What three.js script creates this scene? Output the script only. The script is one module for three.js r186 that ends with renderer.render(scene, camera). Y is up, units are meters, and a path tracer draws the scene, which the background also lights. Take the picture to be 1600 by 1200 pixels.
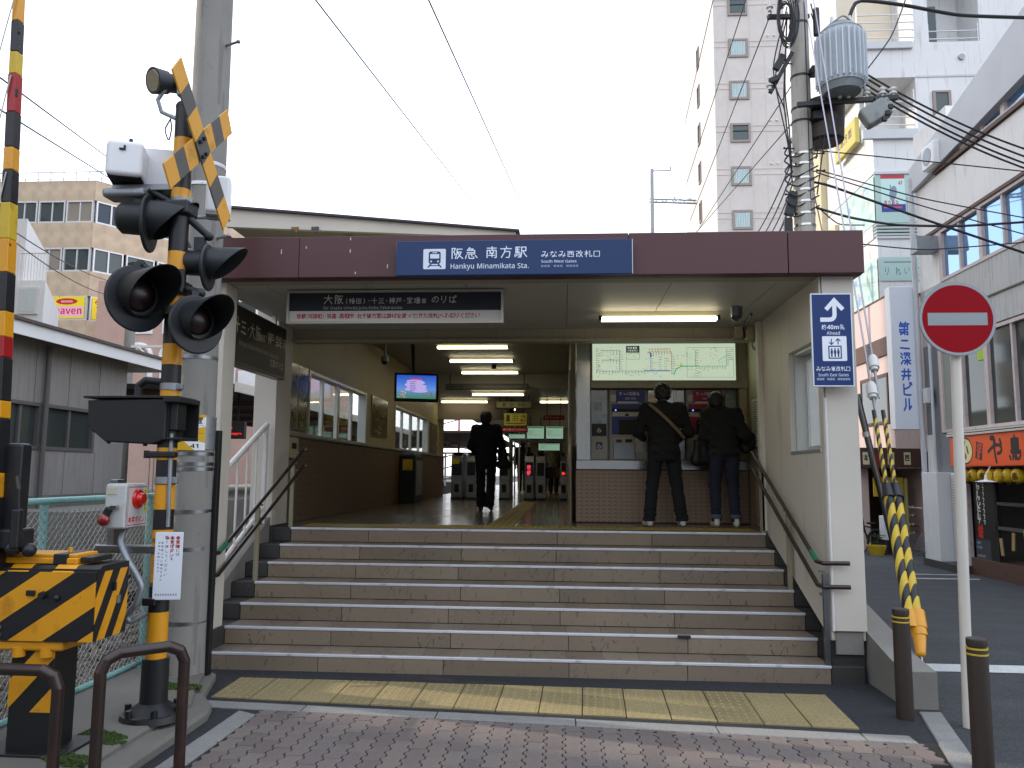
import * as THREE from 'three';
import { mergeGeometries, mergeVertices } from 'three/addons/utils/BufferGeometryUtils.js';
import { RoundedBoxGeometry } from 'three/addons/geometries/RoundedBoxGeometry.js';
import { MarchingCubes } from 'three/addons/objects/MarchingCubes.js';

// ---------------------------------------------------------------- camera, sky, sun, exposure
const R = Math.PI / 180;
const scene = new THREE.Scene();
const camera = new THREE.PerspectiveCamera(52.0, 4 / 3, 0.1, 900);
camera.position.set(0, 1.661, 0);
camera.rotation.set(6.456 * R, 3.771 * R, 0.428 * R, 'YXZ');
const renderer = new THREE.WebGLRenderer({ antialias: true });
renderer.toneMapping = THREE.LinearToneMapping;
renderer.toneMappingExposure = 1.34;
renderer.shadowMap.enabled = true;

const SUN = new THREE.Vector3(-0.836, 0.5, -0.224).normalize();
{ // hazy bright daylight: white towards the horizon and round the sun, pale blue higher up
  const W = 512, H = 256, d = new Float32Array(W * H * 4);
  for (let r = 0; r < H; r++) for (let k = 0; k < W; k++) {
    const up = ((r + 0.5) / H - 0.5) * Math.PI, az = ((k + 0.5) / W - 0.5) * 2 * Math.PI;
    const x = Math.cos(az) * Math.cos(up), y = Math.sin(up), z = Math.sin(az) * Math.cos(up);
    const e = Math.max(0, y), h = Math.exp(-e * 3.2);
    const s = Math.pow(Math.max(0, x * SUN.x + y * SUN.y + z * SUN.z), 10);
    const low = y < 0 ? 0.25 : 1;
    const i = (r * W + k) * 4;
    d[i] = low * (1.1 + 0.78 * h + 0.6 * s); d[i + 1] = low * (1.26 + 0.62 * h + 0.5 * s); d[i + 2] = low * (1.56 + 0.34 * h + 0.4 * s); d[i + 3] = 1;
  }
  const t = new THREE.DataTexture(d, W, H, THREE.RGBAFormat, THREE.FloatType);
  t.mapping = THREE.EquirectangularReflectionMapping; t.magFilter = THREE.LinearFilter; t.minFilter = THREE.LinearFilter; t.needsUpdate = true;
  scene.background = t; scene.environment = t;
}
const sun = new THREE.DirectionalLight(new THREE.Color(1, 0.87, 0.72), 2.6);
sun.target.position.set(0, 0, -12); sun.position.copy(SUN).multiplyScalar(120).add(sun.target.position);
sun.castShadow = true; sun.shadow.radius = 1.2;
Object.assign(sun.shadow.camera, { left: -70, right: 70, top: 70, bottom: -70, near: 1, far: 320 });
sun.shadow.mapSize.set(2048, 2048);
scene.add(sun, sun.target); sun.name = 'sun';

// ---------------------------------------------------------------- helpers
let seedv = 12345;
const rnd = () => { seedv = (seedv * 1664525 + 1013904223) >>> 0; return seedv / 4294967296; };
const rr = (a, b) => a + (b - a) * rnd();
const V = (x, y, z) => new THREE.Vector3(x, y, z);
const M4 = () => new THREE.Matrix4();
const nameCount = {};
function numbered(n) { const k = nameCount[n] = (nameCount[n] ?? -1) + 1; return k ? n + '_' + String(k).padStart(3, '0') : n; }
function tag(o, label, category, group, kind) {
  if (label) o.userData.label = label; if (category) o.userData.category = category;
  if (group) o.userData.group = group; if (kind) o.userData.kind = kind; return o;
}
function thing(name, label, category, p = [0, 0, 0], group, kind) {
  const o = new THREE.Group(); o.name = numbered(name); o.position.set(...p); o.off = V(...p); scene.add(o);
  return tag(o, label, category, group, kind);
}
function copyOf(src, p, label, group, turn) {
  const o = src.clone(); o.name = numbered(src.name.replace(/_\d\d\d$/, '')); o.position.set(...p); o.off = V(...p);
  if (turn !== undefined) o.rotation.y = turn;
  if (label) o.userData = { ...src.userData, label }; if (group) o.userData.group = group; scene.add(o); return o;
}
// uv in metres from the dominant direction of each face
function metreUV(g) {
  const p = g.attributes.position, n = g.attributes.normal, uv = new Float32Array(p.count * 2);
  for (let i = 0; i < p.count; i += 3) {
    let ax = 0, ay = 0, az = 0;
    for (let k = 0; k < 3; k++) { ax += Math.abs(n.getX(i + k)); ay += Math.abs(n.getY(i + k)); az += Math.abs(n.getZ(i + k)); }
    for (let k = 0; k < 3; k++) {
      const x = p.getX(i + k), y = p.getY(i + k), z = p.getZ(i + k);
      const [a, b] = ay >= ax && ay >= az ? [x, z] : ax >= az ? [z, y] : [x, y];
      uv[(i + k) * 2] = a; uv[(i + k) * 2 + 1] = b;
    }
  }
  g.setAttribute('uv', new THREE.BufferAttribute(uv, 2)); return g;
}
function basis(a, b) { // matrix that takes +Y to b - a, placed half way
  const d = b.clone().sub(a), m = M4(), q = new THREE.Quaternion().setFromUnitVectors(V(0, 1, 0), d.clone().normalize());
  return [m.compose(a.clone().add(b).multiplyScalar(0.5), q, V(1, 1, 1)), d.length()];
}
class MB {
  constructor() { this.g = []; this.keep = false; }
  add(g, m) {
    g = g.index ? g.toNonIndexed() : g; if (m) g.applyMatrix4(m);
    for (const k of Object.keys(g.attributes)) if (!['position', 'normal', 'uv'].includes(k)) g.deleteAttribute(k);
    this.g.push(g); return this;
  }
  bc(cx, cy, cz, w, h, d, b = 0, rot) { // box by its centre, b = rounded edge
    const g = b > 0 ? new RoundedBoxGeometry(w, h, d, 1, Math.min(b, w / 2.02, h / 2.02, d / 2.02)) : new THREE.BoxGeometry(w, h, d);
    const m = M4(); if (rot) m.makeRotationFromEuler(new THREE.Euler(rot[0], rot[1], rot[2], 'YXZ')); m.setPosition(cx, cy, cz);
    return this.add(g, m);
  }
  box(x0, x1, y0, y1, z0, z1, b = 0) { return this.bc((x0 + x1) / 2, (y0 + y1) / 2, (z0 + z1) / 2, Math.abs(x1 - x0), Math.abs(y1 - y0), Math.abs(z1 - z0), b); }
  cyl(a, b, r0, r1 = r0, seg = 14) { const [m, l] = basis(V(...a), V(...b)); return this.add(new THREE.CylinderGeometry(r1, r0, l, seg), m); }
  tube(pts, r, seg = 6, smooth = 0, closed = false) {
    let P = pts.map((p) => V(...p));
    if (!smooth) { const c = new THREE.CurvePath(); for (let i = 0; i + 1 < P.length; i++) c.add(new THREE.LineCurve3(P[i], P[i + 1])); for (let i = 0; i + 1 < P.length; i++) { const [m, l] = basis(P[i], P[i + 1]); this.add(new THREE.CylinderGeometry(r, r, l, seg), m); if (i) this.add(new THREE.SphereGeometry(r, seg, 4), M4().setPosition(P[i])); } return this; }
    return this.add(new THREE.TubeGeometry(new THREE.CatmullRomCurve3(P, closed, 'catmullrom', 0.3), smooth, r, seg, closed));
  }
  ball(x, y, z, r, sx = 1, sy = 1, sz = 1, seg = 12) { return this.add(new THREE.SphereGeometry(r, seg, Math.max(6, seg * 0.7 | 0)), M4().makeScale(sx, sy, sz).setPosition(x, y, z)); }
  prism(pts, y0, y1, b = 0) { // plan polygon [x, z] raised from y0 to y1
    const s = new THREE.Shape(pts.map(([x, z]) => new THREE.Vector2(x, -z)));
    const g = new THREE.ExtrudeGeometry(s, { depth: y1 - y0 - 2 * b, bevelEnabled: b > 0, bevelSize: b, bevelOffset: -b, bevelThickness: b, bevelSegments: 1, steps: 1 });
    return this.add(g, M4().makeRotationX(-Math.PI / 2).setPosition(0, y0 + b, 0));
  }
  side(pts, x0, x1) { // profile [z, y] drawn along x
    const s = new THREE.Shape(pts.map(([z, y]) => new THREE.Vector2(-z, y)));
    const g = new THREE.ExtrudeGeometry(s, { depth: Math.abs(x1 - x0), bevelEnabled: false });
    return this.add(g, M4().makeRotationY(Math.PI / 2).setPosition(Math.min(x0, x1), 0, 0));
  }
  face(pts, z0, z1, b = 0) { // outline [x, y] drawn along z
    const s = new THREE.Shape(pts.map(([x, y]) => new THREE.Vector2(x, y)));
    const g = new THREE.ExtrudeGeometry(s, { depth: Math.abs(z1 - z0) - 2 * b, bevelEnabled: b > 0, bevelSize: b, bevelOffset: -b, bevelThickness: b, bevelSegments: 1 });
    return this.add(g, M4().setPosition(0, 0, Math.min(z0, z1) + b));
  }
  quad(a, b, c, d, uvs) { // a flat printed face, corners bottom-left, bottom-right, top-right, top-left
    const g = new THREE.BufferGeometry();
    g.setAttribute('position', new THREE.BufferAttribute(new Float32Array([...a, ...b, ...c, ...a, ...c, ...d]), 3));
    g.setAttribute('uv', new THREE.BufferAttribute(new Float32Array([0, 0, 1, 0, 1, 1, 0, 0, 1, 1, 0, 1]), 2));
    g.computeVertexNormals(); this.keep = true; this.g.push(g); return this;
  }
  geo(off) {
    let g = mergeGeometries(this.g.map((q) => { if (!q.attributes.uv) q.setAttribute('uv', new THREE.BufferAttribute(new Float32Array(q.attributes.position.count * 2), 2)); return q; }));
    if (!this.keep) metreUV(g);
    if (off) g.translate(-off.x, -off.y, -off.z);
    return g;
  }
  build(name, m, parent, label) {
    const o = new THREE.Mesh(this.geo(parent?.off), m); o.castShadow = o.receiveShadow = true;
    if (parent) { o.name = name; o.off = parent.off; parent.add(o); } else { o.name = numbered(name); scene.add(o); }
    if (label) o.userData.label = label; return o;
  }
}
const B = () => new MB();
function sub(name, parent) { const o = new THREE.Group(); o.name = name; o.off = parent.off; parent.add(o); return o; }
function piece(geo, name, m, parent, p, rot) { // a cheap part that shares its geometry
  const o = new THREE.Mesh(geo, m); o.name = name; o.castShadow = o.receiveShadow = true; const f = parent.off ?? V(0, 0, 0);
  o.position.set(p[0] - f.x, p[1] - f.y, p[2] - f.z); if (rot) o.rotation.set(...rot); parent.add(o); return o;
}
const uvBox = (w, h, d, b = 0) => B().bc(0, 0, 0, w, h, d, b).geo();
function many(name, geo, m, parent, mats) {
  const o = new THREE.InstancedMesh(geo, m, mats.length); const f = parent.off ?? V(0, 0, 0);
  mats.forEach((q, i) => { const t = q.clone(); t.elements[12] -= f.x; t.elements[13] -= f.y; t.elements[14] -= f.z; o.setMatrixAt(i, t); });
  o.name = name; o.castShadow = o.receiveShadow = true; parent.add(o); return tag(o, null, null, null, 'stuff');
}

// ---------------------------------------------------------------- textures
const hash = (x, y, s) => { let h = Math.imul(x, 374761393) ^ Math.imul(y, 668265263) ^ Math.imul(s + 11, 1274126177); h = Math.imul(h ^ (h >>> 13), 1103515245); return ((h ^ (h >>> 16)) >>> 0) / 4294967296; };
function vnoise(u, v, n, s, m = n) { // repeats after one unit
  const x = u * n, y = v * m, ix = Math.floor(x), iy = Math.floor(y); let a = x - ix, b = y - iy; a = a * a * (3 - 2 * a); b = b * b * (3 - 2 * b);
  const w = (i, k) => hash(((i % n) + n) % n, ((k % m) + m) % m, s);
  return (w(ix, iy) * (1 - a) + w(ix + 1, iy) * a) * (1 - b) + (w(ix, iy + 1) * (1 - a) + w(ix + 1, iy + 1) * a) * b;
}
const fbm = (u, v, n, o, s) => { let t = 0, a = 0.5, q = 0; for (let i = 0; i < o; i++) { t += a * vnoise(u, v, n << i, s + i); q += a; a *= 0.5; } return t / q; };
function tex(size, metres, fn, srgb = true) { // fn -> brightness 0..1 or [r, g, b], linear
  const d = new Uint8Array(size * size * 4), enc = (x) => { x = Math.min(1, Math.max(0, x)); return 255 * (srgb ? (x <= 0.0031308 ? 12.92 * x : 1.055 * Math.pow(x, 1 / 2.4) - 0.055) : x); };
  for (let y = 0, i = 0; y < size; y++) for (let x = 0; x < size; x++, i += 4) {
    const c = fn((x + 0.5) / size, (y + 0.5) / size); const k = typeof c === 'number';
    d[i] = enc(k ? c : c[0]); d[i + 1] = enc(k ? c : c[1]); d[i + 2] = enc(k ? c : c[2]); d[i + 3] = 255;
  }
  const t = new THREE.DataTexture(d, size, size); t.wrapS = t.wrapT = THREE.RepeatWrapping; t.magFilter = THREE.LinearFilter; t.minFilter = THREE.LinearMipmapLinearFilter; t.generateMipmaps = true;
  if (srgb) t.colorSpace = THREE.SRGBColorSpace; t.repeat.set(1 / metres, 1 / metres); t.needsUpdate = true; return t;
}
function marks(n, s, len, wide, tall) { // short dark strokes scattered over one tile of texture: returns cover 0..1
  const L = []; for (let i = 0; i < n; i++) { const x = hash(i, 1, s), y = hash(i, 2, s), a = (hash(i, 3, s) - 0.5) * tall, l = len * (0.3 + hash(i, 4, s)); L.push([x, y, Math.sin(a), Math.cos(a), l, wide * (0.4 + hash(i, 5, s)), 0.3 + 0.7 * hash(i, 6, s)]); }
  return (u, v) => { let c = 0; for (const [x, y, dx, dy, l, w, k] of L) { let a = u - x, b = v - y; a -= Math.round(a); b -= Math.round(b); const t = a * dx + b * dy; if (t < 0 || t > l) continue; const q = Math.abs(a * dy - b * dx); if (q < w) c = Math.max(c, k * (1 - q / w) * Math.min(1, 4 * (1 - t / l))); } return c; };
}
const T = {};
T.plaster = tex(512, 2.2, (u, v) => 0.9 + 0.1 * fbm(u, v, 5, 5, 3) - 0.08 * Math.max(0, fbm(u, v, 3, 4, 9) - 0.55) * 3);
T.grime = (() => { const k = marks(60, 5, 0.25, 0.004, 0.1); return tex(512, 3.1, (u, v) => { const f = fbm(u, v, 4, 5, 21); const q = Math.max(0, vnoise(u, v, 40, 7, 3) * fbm(u, v, 4, 3, 40) - 0.32) * 1.6; const w = 0.93 + 0.1 * (f - 0.5) - q * 0.5 - 0.25 * k(u, v); return [w, w * 0.985, w * 0.96]; }); })();
T.streak = (() => { const k = marks(40, 57, 0.45, 0.012, 0.05), k2 = marks(60, 58, 0.06, 0.01, 3); return tex(512, 1.5, (u, v) => { const f = fbm(u, v, 4, 6, 61), p = hash(u * 512 | 0, v * 512 | 0, 9); return 0.86 + 0.24 * (f - 0.5) - 0.26 * k(u, v) - 0.2 * k2(u, v) + 0.07 * (p - 0.5); }); })();
T.concrete = tex(512, 1.6, (u, v) => { const f = fbm(u, v, 4, 6, 31), p = hash(u * 512 | 0, v * 512 | 0, 4); return 0.72 + 0.34 * (f - 0.4) + (p > 0.985 ? -0.25 : 0) + 0.06 * (p - 0.5); });
T.asphalt = tex(512, 0.9, (u, v) => { const p = vnoise(u, v, 170, 61), q = vnoise(u, v, 90, 62), f = fbm(u, v, 3, 4, 66); return 0.5 + 0.55 * (p - 0.5) + 0.3 * (q - 0.5) + 0.35 * (f - 0.5) + (p > 0.86 ? 0.25 : 0); });
T.granite = tex(512, 0.7, (u, v) => { const p = vnoise(u, v, 150, 71), q = vnoise(u, v, 230, 72), f = fbm(u, v, 3, 4, 76); return 0.8 + 0.35 * (p - 0.5) + 0.25 * (q - 0.5) + 0.3 * (f - 0.5); });
T.stain = (() => { const k = marks(26, 15, 0.03, 0.02, 3); return tex(512, 1.1, (u, v) => { const p = vnoise(u, v, 120, 81), f = fbm(u, v, 3, 6, 86); return 0.84 + 0.22 * (p - 0.5) + 0.34 * (f - 0.5) - 0.45 * k(u, v); }); })();
T.scuff = (() => { const k = marks(210, 8, 0.04, 0.0042, 1.5), k2 = marks(70, 18, 0.03, 0.007, 1.2); return tex(1024, 1.5, (u, v) => { const p = vnoise(u, v, 260, 91), f = fbm(u, v, 4, 5, 96), s = 1 - 0.75 * Math.max(k(u, v), k2(u, v)); const w = (0.86 + 0.14 * (p - 0.5) + 0.22 * (f - 0.5)) * s; return [w, w * 0.985, w * 0.97]; }); })();
T.paint = (() => { const k = marks(40, 28, 0.03, 0.004, 3); return tex(512, 0.8, (u, v) => { const f = fbm(u, v, 5, 5, 101), d = Math.max(0, fbm(u, v, 7, 5, 108) - 0.62) * 2.2; return 0.9 + 0.14 * (f - 0.5) - 0.45 * k(u, v) - d * 0.6; }); })();
T.panel = (() => tex(512, 2.4, (u, v) => { const s = vnoise(u, v, 60, 111, 4), f = fbm(u, v, 3, 5, 116), t = vnoise(u, v, 140, 119, 12); return 0.84 + 0.16 * (s - 0.5) + 0.22 * (f - 0.5) + 0.1 * (t - 0.5); }))();
T.rust = tex(512, 0.6, (u, v) => { const f = fbm(u, v, 5, 6, 121), q = Math.max(0, fbm(u, v, 6, 5, 128) - 0.55) * 3; return [0.6 + 0.3 * (f - 0.5) + q, 0.55 + 0.3 * (f - 0.5) + q * 0.4, 0.55 + 0.3 * (f - 0.5) + q * 0.15]; });
T.cloth = tex(512, 0.5, (u, v) => { const p = vnoise(u, v, 160, 131), f = fbm(u, v, 4, 5, 136); return 0.8 + 0.3 * (p - 0.5) + 0.4 * (f - 0.5); });
T.fine = tex(256, 0.12, (u, v) => { const p = vnoise(u, v, 60, 141), f = fbm(u, v, 4, 5, 146); return 0.5 + 0.5 * (p - 0.5) + 0.6 * (f - 0.5); }, false);
T.rough = tex(512, 1.3, (u, v) => 0.75 + 0.5 * (fbm(u, v, 4, 6, 151) - 0.5), false);
T.coarse = tex(512, 0.5, (u, v) => { const p = vnoise(u, v, 60, 161), f = fbm(u, v, 8, 6, 166); return 0.5 * p + 0.5 * f; }, false);
const lin = (hex) => new THREE.Color(hex);
function mat(color, { rough = 0.7, metal = 0, map, bump, bs = 0.001, rmap, ...o } = {}) {
  const P = o.clearcoat || o.transmission || o.sheen || o.specularIntensity !== undefined;
  const m = new (P ? THREE.MeshPhysicalMaterial : THREE.MeshStandardMaterial)({ color: lin(color), roughness: rough, metalness: metal, ...o });
  if (map) m.map = map; if (bump) { m.bumpMap = bump; m.bumpScale = bs; } if (rmap) m.roughnessMap = rmap;
  return m;
}
// colours as real surfaces have them
const C = {
  cream: mat('#cfcabe', { rough: 0.6, map: T.grime, bump: T.coarse, bs: 0.0004 }),
  creamIn: mat('#b5aa86', { rough: 0.55, map: T.grime }),
  pillarWhite: mat('#cfc8bc', { rough: 0.55, map: T.plaster }),
  darkStone: mat('#3d3b38', { rough: 0.6, map: T.stain, bump: T.coarse, bs: 0.0006 }),
  fascia: mat('#563435', { rough: 0.5, map: T.plaster }),
  soffit: mat('#b9b6ab', { rough: 0.5, map: T.plaster }),
  beam: mat('#a39c86', { rough: 0.6, map: T.grime }),
  ceil: mat('#98948a', { rough: 0.6, map: T.plaster }),
  steel: mat('#b9b9b4', { rough: 0.32, metal: 1, rmap: T.rough }),
  steelDull: mat('#8f9296', { rough: 0.5, metal: 1, map: T.paint, rmap: T.rough }),
  zinc: mat('#9ea3a6', { rough: 0.55, metal: 0.8, map: T.paint }),
  alu: mat('#c9c9c4', { rough: 0.4, metal: 0.7 }),
  nosing: mat('#e3e5ea', { rough: 0.3, metal: 0.35, map: T.paint }),
  tileRiser: mat('#8b7d6a', { rough: 0.55, map: T.scuff, bump: T.fine, bs: 0.0002 }),
  tileTread: mat('#85786b', { rough: 0.6, map: T.scuff, bump: T.fine, bs: 0.0002 }),
  brownTile: mat('#75604d', { rough: 0.5, map: T.scuff }),
  counterTile: mat('#a8917a', { rough: 0.4, map: T.scuff }),
  grout: mat('#6a6258', { rough: 0.9, map: T.concrete }),
  asphalt: mat('#4a4d50', { rough: 0.9, map: T.asphalt, bump: T.coarse, bs: 0.003 }),
  asphaltDark: mat('#34373b', { rough: 0.8, map: T.asphalt, bump: T.coarse, bs: 0.003 }),
  concrete: mat('#8f8c84', { rough: 0.85, map: T.concrete, bump: T.coarse, bs: 0.002 }),
  concreteDark: mat('#7d7970', { rough: 0.9, map: T.concrete, bump: T.coarse, bs: 0.003 }),
  granite: mat('#8d8c88', { rough: 0.75, map: T.granite, bump: T.coarse, bs: 0.0012 }),
  poleConc: mat('#928f89', { rough: 0.85, map: T.streak, bump: T.coarse, bs: 0.001 }),
  tactile: mat('#97885f', { rough: 0.7, map: T.stain, bump: T.fine, bs: 0.0004 }),
  yellow: mat('#e09a12', { rough: 0.42, map: T.paint, clearcoat: 0.15 }),
  yellowOld: mat('#d0b02c', { rough: 0.5, map: T.paint }),
  board: mat('#e0a23a', { rough: 0.55, map: T.paint }),
  boardGrey: mat('#5b5853', { rough: 0.6, map: T.paint }),
  black: mat('#17181a', { rough: 0.45, map: T.paint }),
  blackMatt: mat('#141416', { rough: 0.6, map: T.paint }),
  rubber: mat('#1a1a1b', { rough: 0.7 }),
  lampBlack: mat('#202326', { rough: 0.5, map: T.paint }),
  brownPipe: mat('#33221d', { rough: 0.4, map: T.rust, clearcoat: 0.2 }),
  bollard: mat('#3a3028', { rough: 0.6, map: T.panel }),
  white: mat('#ecedee', { rough: 0.4, map: T.plaster }),
  whiteRail: mat('#dcdad4', { rough: 0.4, map: T.plaster }),
  red: mat('#a01018', { rough: 0.4, map: T.plaster }),
  mint: mat('#7fb0ab', { rough: 0.45, map: T.paint }),
  lens: mat('#180405', { rough: 0.4, clearcoat: 0.15 }),
  glassDark: mat('#1a2026', { rough: 0.06, specularIntensity: 1, ior: 1.6, rmap: null }),
  pane: mat('#f2f6f5', { rough: 0.03, transmission: 1, thickness: 0, ior: 1.5 }),
  frost: mat('#f0f2f0', { rough: 0.5, transmission: 0.9, thickness: 0, ior: 1.45 }),
  wire: mat('#2a2a30', { rough: 0.6 }),
  chain: mat('#b4b6b0', { rough: 0.5, metal: 0.5 }),
  gravel: mat('#7c746a', { rough: 0.95, map: T.concrete }),
  moss: mat('#44591f', { rough: 1, map: T.asphalt }),
  brown: mat('#5a3f31', { rough: 0.6, map: T.paint }),
  dark: mat('#1c1a19', { rough: 0.8, map: T.stain }),
};
// ---------------------------------------------------------------- lettering: brush strokes on a 16 x 16 grid, one pair of hex digits per point
const GLYPH = {
  阪: '212f 216146695a 82e2 82886f 86d6bb8f 97bbff', 急: '6034 52a284 34c4c939 37c7 2b1f 5b5e6fbfbd 8a9c dbfe', 南: '22d2 8085 25d5dfbf 252f 5668 a698 59a9 4cbc 898e',
  方: '8083 13e3 63672f 67c7cbbf8f', 駅: '2129 2171 2464 2767 4149 2979 797d6f5f 1b1e 3b3d 5b5c 91e1e696 9199 998f b6cafe', み: '3292 925b3d1c1a398aec d6cb9f',
  な: '1484 51462a b2e5 a7ac8e5e5c7baced', 西: '12e2 25d5de2e25 62674a 9299c9', 改: '12626727 272e6c a076 94e4 d4bb7f 87bbef', 札: '1484 404f 451a 5689 b1befefb', 口: '22d2de2e22',
  大: '15e5 80771f 86bbef', 梅: '1474 414f 451a 5679 b083 a3f3 a5e5de9ea5 89f9 c6bd', 田: '22d2de2e22 28d8 828e', 十: '17e7 808f', 三: '23d3 38c8 1dee',
  神: '3143 2464 642a 474f 587a 83e3eb8b83 87e7 b0bf', 戸: '22d2 35c5c939 353a1f', 宝: '8082 2422e2e4 35c5 39c9 2ede 858e aabc', 塚: '1575 424d 1d7b 8381e1e3 94e4 b487 98bbbe9f b98c e798 cbfe', 面: '11e1 8144 24d4de2e24 646e 949e 6797 6a9a',
  の: '836b3d1a3582c3e7db9e', り: '313948 b1b96f', ば: '222e3c 64d4 a2acae8f6d8bbcee c0d2 e0f2', 京: '8083 13e3 35c5c93935 898f6f 5b2e abde', 都: '2363 4146 1676 7119 37676f3f37 3b6b 919f 91d1a5d8ba',
  河: '1133 1537 1e4a 62f2 d2dfbf 66a6ab6b66', 原: '22e2 222a1f 8465 65c5cb6b65 68c8 8b8f7f 6c4e bcde', 町: '12727d1d12 1777 424d 83f3 c3cf9f', 淡: '1133 1537 1e4a 6274 d2b4 a1a56268 98d8 79 a8 a86f a9ef d9bb 6a7c',
  路: '22626622 4246 4a6a 464e 292e 1f6d 9174 82d28a75 86ea 8bdbdf8f8b', 高: '8082 12e2 44b4b74744 19e9 19 1f1f 191f e9efcf 5cac ae5e5c', 槻: '1363 404f 451a 5669 71b1 7191 737b 7fbc 7383 c1f1f9c9c1 c4f4 c7f7 c9bf e9effe', 市: '8083 13e3 36d6dcbc 363d 838f',
  北: '6161 616e 1666 1d6b a1aeefec a8e4', 千: 'd143 17e7 838f', 里: '22d2d92922 2626 26d6 828e 3bcb 1eee', は: '222e3c 74f4 b2bcae8f6d8bbcfe', 踏: '22626622 4246 464e 292e 1f6d 4a6a 8283 93e3 b1b6 7695 d6f6 98d8de8e98 9bdb', 切: '1777 313c6a 92e2 b2b98f e2edcf',
  を: '24c4 724a a7 4a89 8e 89ac e66c5ebfef', 渡: '1133 1537 1e4a a0a2 62f2 626a4f 75e5 94 98 98d8 949 c494 79d9 d98f 8bef', っ: '47b6d8dbad7e', て: '13e3 d3957b8eaecf', き: '24c2 37d5 71ca 4a4c5eae', た: '1383 612f 97e6 8b8dafef', へ: '19549aec',
  お: '1393 515d3e2c59 a8c b8db? ', 回: '12e2ee1e12 5696 9b5b565a', く: 'b1478dbf', だ: '1383 612f 97e6 8b8dafef c0d2 e0f2', さ: '24d3 71ba 4a4c5ebe', い: '232a4d6b c2e8', 約: '4126 2666 6429 2977 4a4f 1c2a 6b7d a077 83e3ed cfaf 97b9', 先: '4025 35c5 808a 1aea 6a6c3f aaaeefec',
  東: '13e3 36c6cb3b36 38c8 808f 8b3e 8bee', 第: '3014 2272 4254 a084 92f2 c2d4 15d5d9 19d9 191cdcdfbf 858f 8c2f', 二: '34c4 1dee', 深: '1133 1537 1e4a 6361e1e3 9377 b3e7 6afa afa8 a96e abfe', 井: '15e5 1aea 525a2f b2bf', ビ: '323e6fdf d3a638 c0d2 e0f2', ル: '515a2f a1aeda',
  非: '616f 9f91 1464 1868 1c6b 94e4 98e8 9ceb', 常: '8083 3143 d1b3 2523e3e5 56a6a95956 3bdbde 3b3f 898f', ボ: '14e4 808faf 382d b8dd c0d2 e0f2', タ: '622a 62d2b93f 59ac', ン: '2344 2eadd6', 発: '2262 63 1a6323 b183 d1b4 94fc 58a8 1bfb 6b4f aaaeefed', 見: '32c2ca3a32 35c5 38c8 6a4d1f aaaeefed',
  電: '32c2 2624e4e6 828a 4666 4868 a6c6 a8c8 4ab4 4ada de4e4a 4cdc 8a8fefed', 車: '12e2 35c5cb3b35 38c8 1ded 808f', に: '222e3c 75d4 7b8dede', 強: '1161 6515 1511 1561 19691d 69 6d5f 91b1 91e 8565 b185 b5f5 b5 8888 88e8eb8b88 b5bf 7eed', 押: '1373 404f2f 1b79 82e2e98982 85e5 b2bf', 使: '404f 4017 63f3 75e5e97975 a0af aa6f aaff',
  受: 'd132 4355 7365 b395 2725e5e7 49b9bb4f 6bbeef', 付: '4017 363f 55f5 c1cfaf 7799', 現: '1353 1757 335d 1d6b 81e1e88881 84e4 86e6 988f cffe c8ce', 位: '4017 363f a0a3 63f3 86a b c68 d6be 6fff 859c d5bc', 置: '11e1e41411 61 6164 a1a4 16e6 8486 48c8cd4d48 4aca 181fef',
  本: '14e4 808f 852c 85dc 5cbc', 家: '8082 2422e2e4 45c5 958 8749 7abbbe9f a98c ab4f d788 aaee', 焼: '404a1f 4a6e 1427 6354 73f3 a0a8 d0d8 7fa8 68f8 b8aeefec 97 57', 鳥: '8074 42c2c84842 44c4 46c6 484b 4beb 3aea eaedcf 1d2f 5d5f 7d8f 9daf', 時: '1262 6d1d12 1868 626d 84e4 b0b8 77f7 8af 8aea d8dfbf 9cae', 以: '2229 2c2a59 7495 d1d99f cbef', 外: '5114 4275 2d 7546 1d 7557 2f b1bf c6f9', 用: '22d2df 222b1f 26d6 2ad a 828f', 対: '8083 1393 7 2f 35 9f',
  す: '13e3 919a6c4b5999 9c7f', る: '32c24a a7c9cd9f6f5d7c9d', と: '425a b44a3c4eee', で: '13e3 d3957b8eaecf d6d8 f5f7', れ: '313f 1454 1b94a59dbfec', ま: '23d3 27d7 818b7d4d4b7adf', し: '414c6fbfeb', ん: '811f 3b58688c9eceea', ど: '425a b44a3c4eee d1d4 f0f3', ぷ: '6283 74967a6d4e 2a1d baed e1f3',
  法: '1133 1537 1e4a 74e4 b0b8 68f8 a87ebe cbee', 律: '5013 5416 363f 82d2d9 66f6 89d9 6cfc a0af', 処: '502a 34c4 741f 2cef 9194 949f', 罰: '12e2e61612 6266 a2a6 2868 2a6a 2c6c6f2f2c a8ae d8df', 数: '4046 1474 18785f1f 283e 9085 84f4 d4bb7f 97bbff', 中: '24e4ea2a24 808f', 島: '42c2c84842 45c5 484beb ebedcf 1c1f6f 4c4f', 鳴: '22',
};
function glyph(x, ch, px, py, s, w) {
  const g = GLYPH[ch]; x.lineWidth = w; x.lineCap = 'round'; x.lineJoin = 'round';
  for (const st of g.split(' ')) {
    if (st.length < 4) continue; x.beginPath();
    for (let i = 0; i + 1 < st.length; i += 2) { const a = parseInt(st[i], 16), b = parseInt(st[i + 1], 16); if (Number.isNaN(a) || Number.isNaN(b)) continue; x[i ? 'lineTo' : 'moveTo'](px + (a + 0.4) / 16.4 * s, py + (b + 0.4) / 16.4 * s); }
    x.stroke();
  }
}
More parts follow.
